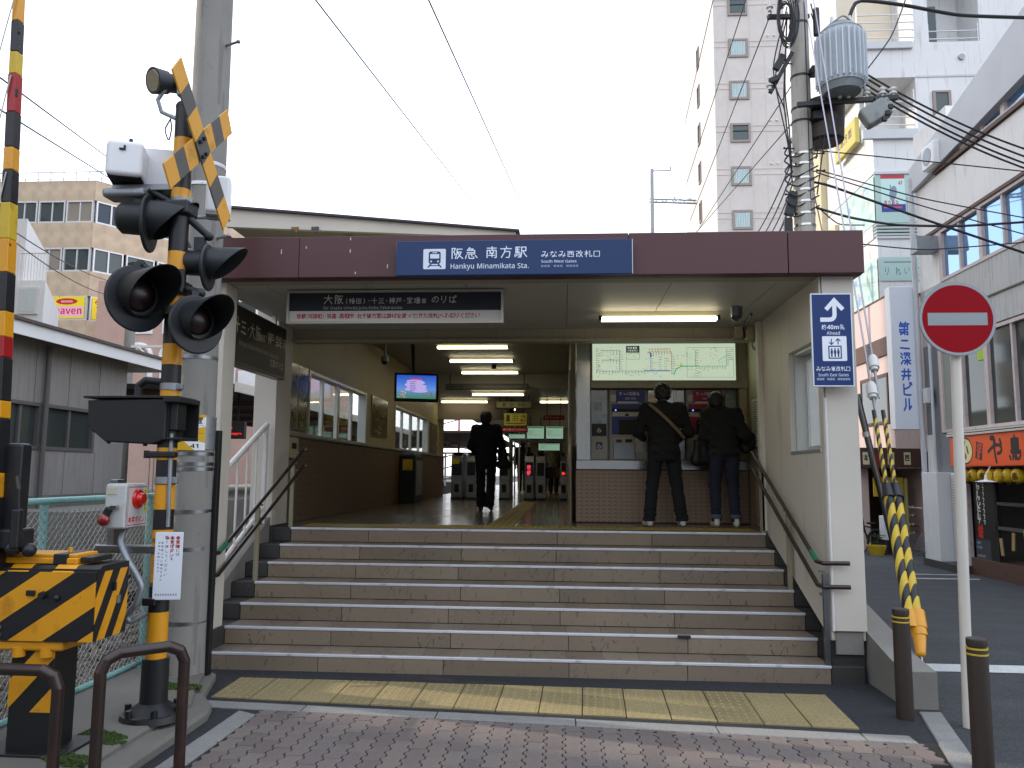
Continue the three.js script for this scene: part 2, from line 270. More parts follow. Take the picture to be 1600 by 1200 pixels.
function write(x, text, px, py, s, { w = 0.09, bold = false, gap = 0.06, col, vert = false, face = 'sans-serif', center } = {}) { // py = top of the letters
  if (col) { x.fillStyle = col; x.strokeStyle = col; }
  x.font = (bold ? 'bold ' : '') + s * 1.02 + 'px ' + face; x.textBaseline = 'alphabetic';
  const adv = (c) => GLYPH[c] ? s * (1 + gap) : x.measureText(c).width;
  if (center !== undefined && !vert) { let t = 0; for (const c of text) t += adv(c); px = center - t / 2; }
  for (const c of text) {
    if (c === '・') { x.beginPath(); x.arc(px + s * 0.25, py + s * 0.5, s * 0.08, 0, 7); x.fill(); px += s * 0.5; continue; }
    if (GLYPH[c]) glyph(x, c, px, py, s, s * w); else if (c.trim()) x.fillText(c, px, py + s * 0.88);
    if (vert) py += s * (1 + gap); else px += adv(c);
  }
  return px;
}
function print(w, h, draw, o = {}) { // a printed face as a material
  const c = document.createElement('canvas'); c.width = w; c.height = h; const x = c.getContext('2d'); draw(x, w, h);
  const t = new THREE.CanvasTexture(c); t.colorSpace = THREE.SRGBColorSpace; t.anisotropy = 8;
  if (o.glow) return new THREE.MeshStandardMaterial({ color: 0x111111, roughness: 0.4, emissive: 0xffffff, emissiveMap: t, emissiveIntensity: o.glow });
  return new THREE.MeshPhysicalMaterial({ map: t, roughness: o.rough ?? 0.5, metalness: 0, specularIntensity: o.spec ?? 0.7 });
}
const fillR = (x, c, a, b, w, h) => { x.fillStyle = c; x.fillRect(a, b, w, h); };
const roundR = (x, c, a, b, w, h, r) => { x.fillStyle = c; x.beginPath(); x.roundRect(a, b, w, h, r); x.fill(); };
const dim = (x, w, h, n, a, s) => { for (let i = 0; i < n; i++) { x.fillStyle = `rgba(40,36,30,${a * hash(i, 3, s)})`; const q = hash(i, 1, s) * w, r = hash(i, 2, s) * h; x.fillRect(q, r, 1 + 3 * hash(i, 4, s), 1 + 6 * hash(i, 5, s)); } };
const P = {};
P.station = print(1280, 210, (x, w, h) => {
  fillR(x, '#243a64', 0, 0, w, h); roundR(x, '#dfe6f2', 148, 48, 124, 126, 8);
  roundR(x, '#243a64', 178, 64, 66, 78, 14); fillR(x, '#dfe6f2', 186, 80, 50, 28); fillR(x, '#dfe6f2', 198, 69, 26, 5); x.fillStyle = '#dfe6f2'; for (const q of [192, 230]) { x.beginPath(); x.arc(q, 126, 5.5, 0, 7); x.fill(); }
  x.strokeStyle = '#243a64'; x.lineWidth = 8; x.beginPath(); x.moveTo(192, 142); x.lineTo(174, 164); x.moveTo(230, 142); x.lineTo(248, 164); x.stroke(); fillR(x, '#243a64', 186, 150, 50, 6);
  write(x, '阪急', 296, 40, 74, { col: '#e8eef8', w: 0.085 }); write(x, '南方駅', 488, 36, 74, { col: '#e8eef8', w: 0.085 });
  x.save(); x.translate(296, 0); x.scale(0.93, 1); write(x, 'Hankyu Minamikata Sta.', 0, 136, 42, { col: '#e8eef8' }); x.restore();
  write(x, 'みなみ西改札口', 792, 66, 44, { col: '#e8eef8', w: 0.09 }); write(x, 'South West Gates', 792, 120, 24, { col: '#e8eef8' });
  x.strokeStyle = '#cfd8e8'; x.lineWidth = 1.6; for (let i = 0; i < 12; i++) { if (i === 3 || i === 7) continue; const q = 794 + i * 17; x.strokeRect(q, 157, 7, 5); x.beginPath(); x.moveTo(q + 10, 155); x.lineTo(q + 10, 169); x.moveTo(q, 166); x.lineTo(q + 8, 166); x.stroke(); }
  dim(x, w, h, 220, 0.16, 3);
});
P.bound = print(1400, 196, (x, w, h) => {
  fillR(x, '#23262e', 0, 0, w, h); fillR(x, '#c9c5bd', 0, 124, w, 72);
  write(x, '大阪', 226, 12, 66, { col: '#c9c3b4', w: 0.085 }); write(x, '(', 376, 32, 42, { col: '#c9c3b4' }); write(x, '梅田', 394, 34, 44, { w: 0.09 }); write(x, ')', 492, 32, 42);
  write(x, '・十三・神戸・宝塚', 520, 32, 46, { w: 0.09, gap: 0.02 }); write(x, '方面', 842, 42, 34, { w: 0.1 }); write(x, 'のりば', 942, 22, 54, { w: 0.09 });
  write(x, 'for Osaka Umeda,Juso,Kobe,Takarazuka', 226, 88, 29, { col: '#b9b4a6' });
  write(x, '京都(河原町)・淡路・高槻市・北千里方面は踏切を渡って[きた改札]へお回りください', 48, 142, 35, { col: '#a3122a', w: 0.12, gap: -0.06 });
});
P.sideBound = print(1024, 330, (x, w, h) => {
  fillR(x, '#26251f', 0, 0, w, h); write(x, '十三・大阪', 30, 60, 100, { col: '#c8c2ae', w: 0.09 }); write(x, '梅田', 480, 100, 50, { w: 0.1 }); write(x, '・神戸・宝塚・河原', 590, 62, 82, { w: 0.09, gap: -0.28 });
  write(x, 'for Juso, Osaka Umeda, Kobe, Takarazuka', 120, 190, 40, { col: '#8f8a78' }); write(x, '方面のりば', 700, 236, 54, { col: '#b4ae9a' });
});
P.lift = print(384, 864, (x, w, h) => {
  fillR(x, '#dfe6f0', 0, 0, w, h); fillR(x, '#20386d', 10, 10, w - 20, h - 20);
  x.strokeStyle = '#e9eef6'; x.lineWidth = 40; x.lineJoin = 'miter'; x.beginPath(); x.moveTo(86, 246); x.lineTo(170, 246); x.quadraticCurveTo(222, 246, 222, 190); x.lineTo(222, 70); x.stroke(); x.beginPath(); x.moveTo(142, 152); x.lineTo(222, 66); x.lineTo(302, 152); x.stroke();
  write(x, '約', 92, 290, 50, { col: '#e9eef6', w: 0.1 }); write(x, '40m', 148, 288, 54, { bold: true }); write(x, '先', 262, 290, 50, { w: 0.1 }); write(x, 'Ahead', 0, 348, 44, { center: 205 });
  roundR(x, '#e9eef6', 96, 400, 228, 230, 10); x.strokeStyle = '#20386d'; x.lineWidth = 11; x.lineCap = 'butt'; x.strokeRect(156, 494, 114, 110);
  x.lineWidth = 9; for (const [q, s] of [[182, 1], [244, -1]]) { x.beginPath(); x.moveTo(q, 424); x.lineTo(q, 478); const t = s > 0 ? 478 : 424; x.moveTo(q - 22, t - s * 22); x.lineTo(q, t); x.lineTo(q + 22, t - s * 22); x.stroke(); }
  x.fillStyle = '#20386d'; for (const q of [182, 213, 244]) { x.beginPath(); x.arc(q, 520, 8, 0, 7); x.fill(); x.fillRect(q - 11, 530, 22, 32); x.fillRect(q - 7, 562, 14, 30); }
  write(x, 'みなみ東改札口', 30, 678, 47, { col: '#e9eef6', w: 0.1, gap: -0.02 }); write(x, 'South East Gates', 0, 738, 37, { center: 190 });
  x.strokeStyle = '#e9eef6'; x.lineWidth = 2.5; for (let i = 0; i < 13; i++) { if (i === 3 || i === 7) continue; const q = 36 + i * 24; x.strokeRect(q, 790, 12, 8); x.beginPath(); x.moveTo(q + 16, 786); x.lineTo(q + 16, 808); x.moveTo(q, 804); x.lineTo(q + 13, 804); x.stroke(); }
  dim(x, w, h, 140, 0.14, 9);
});
P.warn = print(320, 900, (x, w, h) => {
  fillR(x, '#dadfe6', 0, 0, w, h); const o = { vert: true, gap: 0.1 };
  write(x, '非常時', 240, 44, 52, { ...o, col: '#9c1420', w: 0.17 }); write(x, 'には', 246, 216, 46, { ...o, col: '#30343c', w: 0.11 }); write(x, '非常ボタン', 172, 44, 52, { ...o, col: '#9c1420', w: 0.17 }); write(x, 'を', 178, 330, 42, { ...o, col: '#30343c', w: 0.11 });
  write(x, '強', 112, 44, 48, { ...o, col: '#9c1420', w: 0.15 }); write(x, 'く押してください', 114, 104, 42, { ...o, gap: 0.5, col: '#30343c', w: 0.1 }); write(x, '非常時以外に使用すると', 68, 120, 32, { ...o, gap: 0.55, w: 0.1 }); write(x, '法律で処罰されます', 30, 120, 30, { ...o, gap: 0.6 });
  x.lineWidth = 3; for (let i = 0; i < 9; i++) { x.strokeRect(26 + i * 30, 826, 16, 18); x.beginPath(); x.moveTo(34 + i * 30, 822); x.lineTo(34 + i * 30, 852); x.stroke(); } dim(x, w, h, 160, 0.2, 5);
});
P.button = print(300, 330, (x, w, h) => { fillR(x, '#c8cac8', 0, 0, w, h); x.strokeStyle = '#b3202a'; x.lineWidth = 6; x.strokeRect(14, 14, w - 28, h - 28); write(x, '非常ボタン', 26, 250, 48, { col: '#c2202a', w: 0.14, gap: 0 }); fillR(x, '#c6d800', 250, 30, 30, 190); x.fillStyle = '#333'; for (let i = 0; i < 6; i++) x.fillRect(258, 44 + i * 28, 13, 15); });
P.place = print(320, 400, (x, w, h) => {
  fillR(x, '#d8a91c', 0, 0, w, h); x.fillStyle = '#e8e8e8'; x.beginPath(); x.moveTo(60, 200); x.lineTo(320, 20); x.lineTo(320, 130); x.lineTo(120, 200); x.lineTo(320, 320); x.lineTo(320, 400); x.lineTo(240, 400); x.fill();
  write(x, '現位置', 60, 26, 76, { col: '#2a2418', w: 0.1 }); x.strokeStyle = '#2a2418'; x.lineWidth = 3; x.beginPath(); x.moveTo(30, 120); x.lineTo(300, 120); x.moveTo(30, 210); x.lineTo(300, 210); x.moveTo(30, 300); x.lineTo(300, 300); x.stroke(); write(x, '5', 150, 140, 60); write(x, '3', 50, 320, 60); write(x, '41', 205, 318, 64, { bold: true });
});
P.building = print(200, 900, (x, w, h) => { fillR(x, '#dfe5ee', 0, 0, w, h); write(x, '第二深井ビル', 56, 226, 84, { vert: true, gap: 0.14, col: '#3560c0', w: 0.14 }); dim(x, w, h, 90, 0.1, 4); });
P.fare = print(1024, 272, (x, w, h) => {
  fillR(x, '#cfe0c4', 0, 0, w, h); x.lineCap = 'butt';
  const ln = (c, l, p) => { x.strokeStyle = c; x.lineWidth = l; x.beginPath(); p.forEach(([a, b], i) => x[i ? 'lineTo' : 'moveTo'](a, b)); x.stroke(); }, st = (x0, y0, x1, y1, n, c) => { for (let i = 0; i <= n; i++) { const a = x0 + (x1 - x0) * i / n, b = y0 + (y1 - y0) * i / n; fillR(x, c, a - 2, b - 2, 4, 5); const t = 7 + 16 * hash(i, n, 7); if (Math.abs(y1 - y0) < 2) { fillR(x, 'rgba(60,70,60,.75)', a - 1.5, b + 5, 3, t); } else fillR(x, 'rgba(60,70,60,.75)', a + 5, b - 1.5, t, 3); } };
  ln('#6a7488', 3, [[30, 204], [400, 204]]); ln('#2f66b4', 7, [[370, 202], [560, 202]]); ln('#2fae86', 7, [[585, 232], [600, 190], [640, 168], [760, 168]]); ln('#3aa7a0', 3, [[760, 168], [960, 168]]); ln('#6a7488', 3, [[70, 50], [196, 50], [196, 200]]); ln('#6a7488', 3, [[70, 122], [196, 122]]);
  ln('#c25a3a', 3, [[400, 62], [570, 62], [570, 230]]); ln('#c25a3a', 3, [[410, 40], [560, 40]]); ln('#5a7ac0', 3, [[420, 80], [420, 200]]); ln('#6a7a70', 2, [[680, 30], [1010, 30], [1010, 250], [680, 250], [680, 30]]); ln('#57906a', 3, [[740, 50], [740, 168]]); ln('#57a090', 3, [[960, 40], [960, 168]]); ln('#57a090', 3, [[900, 130], [960, 90]]);
  st(30, 204, 400, 204, 16, '#4a5468'); st(70, 50, 196, 50, 6, '#4a5468'); st(70, 122, 196, 122, 6, '#4a5468'); st(196, 60, 196, 190, 7, '#4a5468'); st(30, 40, 30, 190, 9, '#4a5468'); st(400, 62, 560, 62, 8, '#c24a2a'); st(410, 40, 560, 40, 7, '#a05a4a'); st(420, 90, 420, 190, 5, '#3a5ab0'); st(480, 100, 480, 190, 5, '#3a5ab0'); st(520, 110, 520, 190, 4, '#3a5ab0'); st(570, 80, 570, 220, 8, '#b2482a'); st(770, 168, 950, 168, 10, '#2a8a80'); st(740, 50, 740, 240, 10, '#4a7a5a'); st(960, 45, 960, 160, 8, '#3a8a80'); st(985, 45, 985, 120, 5, '#3a8a80');
  fillR(x, '#22302e', 244, 16, 96, 50); write(x, '阪急電車', 254, 22, 17, { col: '#dfeadc', w: 0.12 }); write(x, '方面東西口', 252, 44, 15, { w: 0.12 }); x.strokeStyle = '#6a7a70'; x.lineWidth = 2; x.strokeRect(244, 70, 96, 46); ln('#8a9a8a', 1.5, [[246, 120], [246, 240]]); fillR(x, '#e8b830', 630, 146, 14, 18); x.fillStyle = 'rgba(60,72,62,.7)'; for (let i = 0; i < 420; i++) { const a = 20 + 980 * hash(i, 1, 21), b = 24 + 220 * hash(i, 2, 21); if (hash(a / 60 | 0, b / 40 | 0, 5) > 0.42) continue; x.fillRect(a, b, 3 + 7 * hash(i, 3, 21), 3); } fillR(x, '#2f66b4', 415, 70, 12, 30); fillR(x, '#c23a2a', 405, 66, 16, 6);
}, { glow: 0.6 });
P.tv = print(512, 340, (x, w, h) => { const g = x.createLinearGradient(0, 0, 0, h); g.addColorStop(0, '#2a5cd0'); g.addColorStop(0.6, '#6f9cf0'); g.addColorStop(1, '#4a8a6a'); x.fillStyle = g; x.fillRect(0, 0, w, h); x.fillStyle = '#c8b8f4'; for (let i = 0; i < 9; i++) { x.beginPath(); x.ellipse(256 + 90 * (hash(i, 1, 3) - 0.5), 90 + i * 17, 110, 26, 0, 0, 7); x.fill(); } fillR(x, '#c24a7a', 176, 40, 150, 20); x.fillStyle = '#7a5ac0'; for (let i = 0; i < 6; i++) x.fillRect(170, 90 + i * 26, 60 + 110 * hash(i, 2, 4), 9); for (let i = 0; i < 40; i++) { x.fillStyle = ['#d24a5a', '#f0d060', '#3a7a4a', '#e890b0'][i % 4]; const s = i % 2 ? 0 : 380; x.fillRect(s + 120 * hash(i, 5, 5), 230 + 90 * hash(i, 6, 5), 9, 9 + 12 * hash(i, 7, 5)); } }, { glow: 0.62 });
const machine = (c, c2) => print(360, 620, (x, w, h) => {
  fillR(x, '#8b887c', 0, 0, w, h); fillR(x, c, 60, 0, 290, 110); fillR(x, c2, 80, 100, 200, 16); write(x, 'きっぷ回数先', 92, 14, 32, { col: '#d8d4e4', w: 0.12 }); write(x, '500 1000', 150, 60, 26); fillR(x, '#b8b4a8', 10, 40, 52, 60);
  fillR(x, c, 18, 124, 330, 40); fillR(x, '#bdb9ac', 26, 166, 316, 66); x.fillStyle = '#6a665c'; for (let i = 0; i < 5; i++) x.fillRect(40 + i * 50, 184, 34, 6); fillR(x, '#26241f', 150, 210, 36, 20); fillR(x, c, 18, 236, 330, 160); fillR(x, '#15171c', 92, 262, 190, 120); fillR(x, '#9c988a', 18, 400, 330, 200); fillR(x, '#3a3832', 60, 440, 56, 34); fillR(x, '#24231f', 150, 436, 66, 44); fillR(x, '#c8a82a', 150, 486, 66, 10); fillR(x, '#2a2924', 60, 540, 60, 36); fillR(x, '#b8b4a8', 240, 420, 80, 130); x.strokeStyle = '#5a574e'; x.lineWidth = 3; x.strokeRect(30, 412, 200, 176);
});
P.machineBlue = machine('#3c3f7c', '#b8bcd0'); P.machineRed = machine('#8f2340', '#d8c0c4');
P.panelHand = print(160, 420, (x, w, h) => { fillR(x, '#9a968a', 0, 0, w, h); fillR(x, '#26241f', 0, 0, w, 150); for (const q of [30, 220]) { roundR(x, q > 100 ? '#3c4a68' : '#2c2c2c', 46, q, 68, 84, 6); x.strokeStyle = '#d8d8d8'; x.lineWidth = 6; x.beginPath(); x.arc(78, q + 56, 16, 0, 5); x.moveTo(74, q + 20); x.lineTo(76, q + 44); x.lineTo(94, q + 46); x.lineTo(100, q + 64); x.stroke(); } });
P.noEntry = print(512, 512, (x, w, h) => { fillR(x, '#9da3a6', 0, 0, w, h); x.fillStyle = '#920a18'; x.beginPath(); x.arc(256, 256, 238, 0, 7); x.fill(); fillR(x, '#989fa2', 56, 214, 400, 88); dim(x, w, h, 120, 0.12, 6); }, { rough: 0.6, spec: 0.25 });
P.orange = print(1400, 300, (x, w, h) => {
  fillR(x, '#ee5a14', 0, 0, w, h); x.fillStyle = '#1a1410'; x.beginPath(); x.ellipse(330, 150, 150, 138, 0, 0, 7); x.fill(); x.fillStyle = '#e8e2a0'; x.beginPath(); x.ellipse(330, 150, 134, 122, 0, 0, 7); x.fill();
  x.strokeStyle = '#1a1410'; x.lineCap = 'round'; x.lineWidth = 44; x.beginPath(); x.moveTo(310, 60); x.quadraticCurveTo(270, 150, 320, 210); x.stroke(); x.lineWidth = 26; x.beginPath(); x.moveTo(360, 110); x.lineTo(380, 170); x.stroke(); x.fillStyle = '#c03018'; x.beginPath(); x.arc(318, 206, 30, 0, 7); x.fill();
  x.save(); x.translate(560, 60); x.rotate(0.2); fillR(x, '#1a1410', 0, 0, 130, 170); x.strokeStyle = '#e5481a'; write(x, '焼', 14, 4, 100, { col: '#e5481a', w: 0.12 }); write(x, '鳥', 22, 96, 70, { w: 0.12 }); x.restore();
  x.strokeStyle = '#1a1410'; x.lineWidth = 50; x.beginPath(); x.moveTo(850, 40); x.quadraticCurveTo(930, 20, 900, 130); x.stroke(); x.lineWidth = 34; x.beginPath(); x.moveTo(790, 170); x.quadraticCurveTo(920, 80, 1020, 120); x.quadraticCurveTo(1060, 180, 960, 190); x.moveTo(900, 130); x.quadraticCurveTo(910, 200, 930, 270); x.moveTo(1010, 60); x.lineTo(1030, 100); x.stroke(); write(x, '鳥', 1150, 30, 230, { col: '#1a1410', w: 0.13 });
});
P.shopGlass = print(420, 720, (x, w, h) => { fillR(x, '#191715', 0, 0, w, h); write(x, 'しんどり', 50, 20, 90, { vert: true, col: '#d8d4cc', w: 0.14, gap: 0.1 }); x.strokeStyle = '#d8d4cc'; x.lineWidth = 13; x.lineCap = 'round'; for (let i = 0; i < 8; i++) { x.beginPath(); x.moveTo(190, 40 + i * 48); x.quadraticCurveTo(230, 30 + i * 48, 205, 68 + i * 48); x.stroke(); } for (let i = 0; i < 4; i++) { x.lineWidth = 20; x.beginPath(); x.moveTo(80, 30 + i * 95); x.quadraticCurveTo(60, 90 + i * 95, 120, 80 + i * 95); x.stroke(); } write(x, '焼', 54, 420, 110, { col: '#c8241c', w: 0.17 }); fillR(x, '#3a4048', 0, 540, 300, 180); write(x, '06-6305-0000', 20, 670, 26, { col: '#c8ccd0' }); write(x, '大阪市', 20, 560, 26, { col: '#c8ccd0' }); write(x, '西中島南', 20, 600, 24, {}); });
P.heaven = print(600, 320, (x, w, h) => { fillR(x, '#f0d81c', 0, 0, w, h); x.fillStyle = '#c81c28'; x.beginPath(); x.ellipse(330, 70, 160, 46, 0, 0, 7); x.fill(); write(x, 'HEAVEN', 0, 48, 44, { bold: true, col: '#f4dcd0', center: 330 }); fillR(x, '#f4b8c8', 40, 140, 540, 150); write(x, 'Heaven', 0, 130, 140, { bold: true, col: '#d01c5a', center: 310 }); });
P.ukeFront = print(300, 320, (x, w, h) => { fillR(x, '#f0d020', 0, 0, w, h); write(x, '受付', 20, 26, 120, { col: '#b8281c', w: 0.12 }); x.strokeStyle = '#d8401c'; x.lineWidth = 26; x.beginPath(); x.moveTo(110, 290); x.lineTo(110, 200); x.moveTo(60, 240); x.lineTo(110, 190); x.lineTo(160, 240); x.stroke(); fillR(x, '#d8401c', 50, 284, 120, 14); });
P.ad4f = print(400, 480, (x, w, h) => { fillR(x, '#b9d8d2', 0, 0, w, h); fillR(x, '#b43a4a', 0, 0, w, 50); write(x, '4F', 290, 70, 70, { bold: true, col: '#b43a4a' }); x.fillStyle = '#7a8a9a'; x.beginPath(); x.ellipse(200, 240, 60, 100, 0.3, 0, 7); x.fill(); fillR(x, '#7a8a9a', 150, 130, 20, 60); fillR(x, '#26428a', 0, 380, w, 100); write(x, '南方駅先', 40, 330, 60, { col: '#a03a4a', w: 0.12 }); fillR(x, '#c84a5a', 40, 410, 300, 20); });
P.adHana = print(640, 220, (x, w, h) => { fillR(x, '#a9c4bf', 0, 0, w, h); x.fillStyle = '#5a6a6c'; write(x, 'りふれい', 60, 90, 80, { col: '#4a5a62', w: 0.08, gap: 0.4 }); write(x, '宝', 500, 80, 100, { col: '#a84a9a', w: 0.12 }); fillR(x, '#7a8a8c', 60, 40, 360, 14); });
P.adSide = print(600, 460, (x, w, h) => { fillR(x, '#b4cfc8', 0, 0, w, h); for (let i = 0; i < 26; i++) { x.fillStyle = ['#9dbcc4', '#c0a8a4', '#8fa8bc', '#a4c2b0', '#c4d8d2', '#a8c8c4'][i % 6]; x.fillRect(40 + 480 * hash(i, 1, 8), 40 + 340 * hash(i, 2, 8), 30 + 50 * hash(i, 3, 8), 20 + 60 * hash(i, 4, 8)); } });
P.yellowAd = print(420, 200, (x, w, h) => { fillR(x, '#c2b35a', 0, 0, w, h); write(x, '阪急方面', 30, 50, 82, { col: '#5a3a10', w: 0.13 }); });
P.board = print(360, 120, (x, w, h) => { fillR(x, '#120808', 0, 0, w, h); x.fillStyle = '#ff2a1c'; for (let i = 0; i < 5; i++) { x.beginPath(); x.arc(60 + i * 55, 36, 10, 0, 7); if (i === 1 || i === 3) x.fill(); } for (let i = 0; i < 22; i++) x.fillRect(20 + i * 15, 80, 10, 22 * (0.5 + 0.5 * hash(i, 2, 2))); }, { glow: 0.8 });
P.yellowSign = print(400, 180, (x, w, h) => { fillR(x, '#b8ae40', 0, 0, w, h); x.fillStyle = '#30302a'; x.fillRect(40, 20, 60, 100); for (let i = 0; i < 4; i++) for (let k = 0; k < 4; k++) x.fillRect(150 + k * 26, 14 + i * 26, 16, 16); write(x, '大阪', 290, 20, 46, { col: '#30302a', w: 0.13 }); write(x, '南方', 290, 80, 46, { w: 0.13 }); fillR(x, '#30302a', 40, 140, 320, 12); });
P.redSign = print(400, 100, (x, w, h) => { fillR(x, '#a82034', 0, 0, w, h); write(x, '南方駅きた改札口', 20, 26, 42, { col: '#e8d0d0', w: 0.12 }); });
P.greenSign = print(300, 190, (x, w, h) => { fillR(x, '#a9d0b4', 0, 0, w, h); x.strokeStyle = '#5a8a70'; x.lineWidth = 3; for (let i = 0; i < 9; i++) { x.beginPath(); x.moveTo(20, 60 + i * 10); x.lineTo(60 + 220 * hash(i, 1, 5), 60 + i * 10); x.stroke(); } fillR(x, '#3a6a54', 12, 8, 276, 18); }, { glow: 0.4 });
P.icSign = print(500, 90, (x, w, h) => { fillR(x, '#6f6a44', 0, 0, w, h); write(x, '駅', 90, 18, 54, { col: '#20201a', w: 0.12 }); write(x, 'IC', 190, 14, 64, { bold: true }); write(x, '改札', 300, 18, 54, { w: 0.12 }); x.strokeStyle = '#20201a'; x.lineWidth = 5; x.strokeRect(4, 4, w - 8, h - 8); });
P.dangle = print(800, 90, (x, w, h) => { fillR(x, '#4d4b46', 0, 0, w, h); write(x, '南方駅', 30, 24, 46, { col: '#24231f', w: 0.1 }); x.strokeStyle = '#a8a48c'; x.lineWidth = 4; for (let i = 0; i < 30; i++) { x.beginPath(); x.moveTo(290 + i * 15, 40 + 20 * hash(i, 1, 4)); x.lineTo(300 + i * 15, 40 + 26 * hash(i, 2, 4)); x.stroke(); } });
const poster = (s, base) => print(240, 420, (x, w, h) => { fillR(x, base, 0, 0, w, h); for (let i = 0; i < 26; i++) { x.fillStyle = ['#7a6a2a', '#3a382a', '#a08c3a', '#5a4a24', '#8a8468'][i % 5]; x.fillRect(14 + 180 * hash(i, 1, s), 10 + 360 * hash(i, 2, s), 10 + 60 * hash(i, 3, s), 6 + 30 * hash(i, 4, s)); } }, { rough: 0.15 });
P.poster1 = poster(3, '#6a6248'); P.poster2 = poster(7, '#5a5030'); P.poster3 = poster(11, '#7d7762');
P.notice = print(200, 300, (x, w, h) => { fillR(x, '#c8c4b4', 0, 0, w, h); x.fillStyle = '#5a5648'; for (let i = 0; i < 18; i++) x.fillRect(20, 20 + i * 15, 60 + 100 * hash(i, 1, 6), 6); });
P.noticeGreen = print(160, 500, (x, w, h) => { fillR(x, '#bcd8a8', 0, 0, w, h); x.fillStyle = '#4a6a4a'; for (let i = 0; i < 40; i++) x.fillRect(18, 20 + i * 11, 50 + 70 * hash(i, 1, 6), 4); }, { glow: 0.5 });
P.lamp = print(220, 420, (x, w, h) => { fillR(x, '#d8dce0', 0, 0, w, h); write(x, '本家', 50, 40, 110, { vert: true, col: '#26282c', w: 0.12, gap: 0.2 }); write(x, '大', 54, 300, 100, { w: 0.12 }); });
P.brownBoard = print(640, 150, (x, w, h) => { fillR(x, '#4a332a', 0, 0, w, h); for (const [q, g] of [[40, '本'], [300, '鳥'], [470, '西']]) { fillR(x, '#c8c0a0', q, 30, 70, 96); write(x, g, q + 8, 46, 54, { col: '#302018', w: 0.14 }); } fillR(x, '#7a2420', 190, 30, 60, 96); });
P.ledGate = print(120, 240, (x, w, h) => { fillR(x, '#180808', 0, 0, w, h); write(x, '京', 10, 10, 100, { col: '#ff4a5a', w: 0.12 }); write(x, '都', 10, 124, 100, { w: 0.12 }); }, { glow: 0.8 });
P.arrowGate = print(120, 120, (x, w, h) => { fillR(x, '#180808', 0, 0, w, h); x.strokeStyle = '#ff3a1c'; x.lineWidth = 22; x.beginPath(); x.moveTo(100, 60); x.lineTo(26, 60); x.moveTo(56, 26); x.lineTo(22, 60); x.lineTo(56, 94); x.stroke(); }, { glow: 1.2 });
P.lantern = print(256, 128, (x, w, h) => { fillR(x, '#c9a818', 0, 0, w, h); for (let i = 0; i < 9; i++) fillR(x, '#b8960f', 0, i * 15, w, 2); for (const q of [40, 168]) write(x, '鳥', q, 40, 50, { col: '#5a3a08', w: 0.12 }); });
// ---------------------------------------------------------------- ground, road, pavement
// The street falls away from the crossing on the right, so the asphalt is one sheet with a gentle slope.
const ss = THREE.MathUtils.smoothstep;
const groundY = (x, z) => -0.004 - 0.36 * ss(-z, 7.6, 16) * ss(x, 1.5, 4) ;
{
  const xs = [], zs = []; for (let x = -400; x < -12; x += 60) xs.push(x); for (let x = -12; x <= 14; x += 0.5) xs.push(x); for (let x = 40; x <= 400; x += 60) xs.push(x);
  for (let z = -420; z < -24; z += 50) zs.push(z); for (let z = -24; z <= 6; z += 0.5) zs.push(z); for (let z = 30; z <= 300; z += 60) zs.push(z);
  const g = new THREE.BufferGeometry(), p = [], uv = [], ix = [];
  for (const z of zs) for (const x of xs) { p.push(x, groundY(x, z), z); uv.push(x, z); }
  for (let j = 0; j + 1 < zs.length; j++) for (let i = 0; i + 1 < xs.length; i++) { const a = j * xs.length + i, b = a + 1, c = a + xs.length, d = c + 1; ix.push(a, c, b, b, c, d); }
  g.setAttribute('position', new THREE.Float32BufferAttribute(p, 3)); g.setAttribute('uv', new THREE.Float32BufferAttribute(uv, 2)); g.setIndex(ix); g.computeVertexNormals();
  const o = new THREE.Mesh(g, C.asphalt); o.name = 'road'; o.receiveShadow = true; scene.add(o);
  tag(o, 'grey asphalt road running from the crossing past the station to the shops', null, null, 'structure');
}
tag(B().box(2.62, 12, 0.0005, 0.004, -7.47, -7.2).build('stop_line', mat('#c9ccca', { rough: 0.8, map: T.stain })), 'white painted line across the asphalt behind the bollards', null, null, 'structure');
tag(B().box(6.9, 8.2, -0.365, -0.352, -16.5, -16.42).box(7.0, 8.25, -0.368, -0.354, -17.2, -17.13).build('painted_line', mat('#b9bcba', { rough: 0.8, map: T.stain })), 'thin white lines painted on the street in front of the shops', null, null, 'structure');

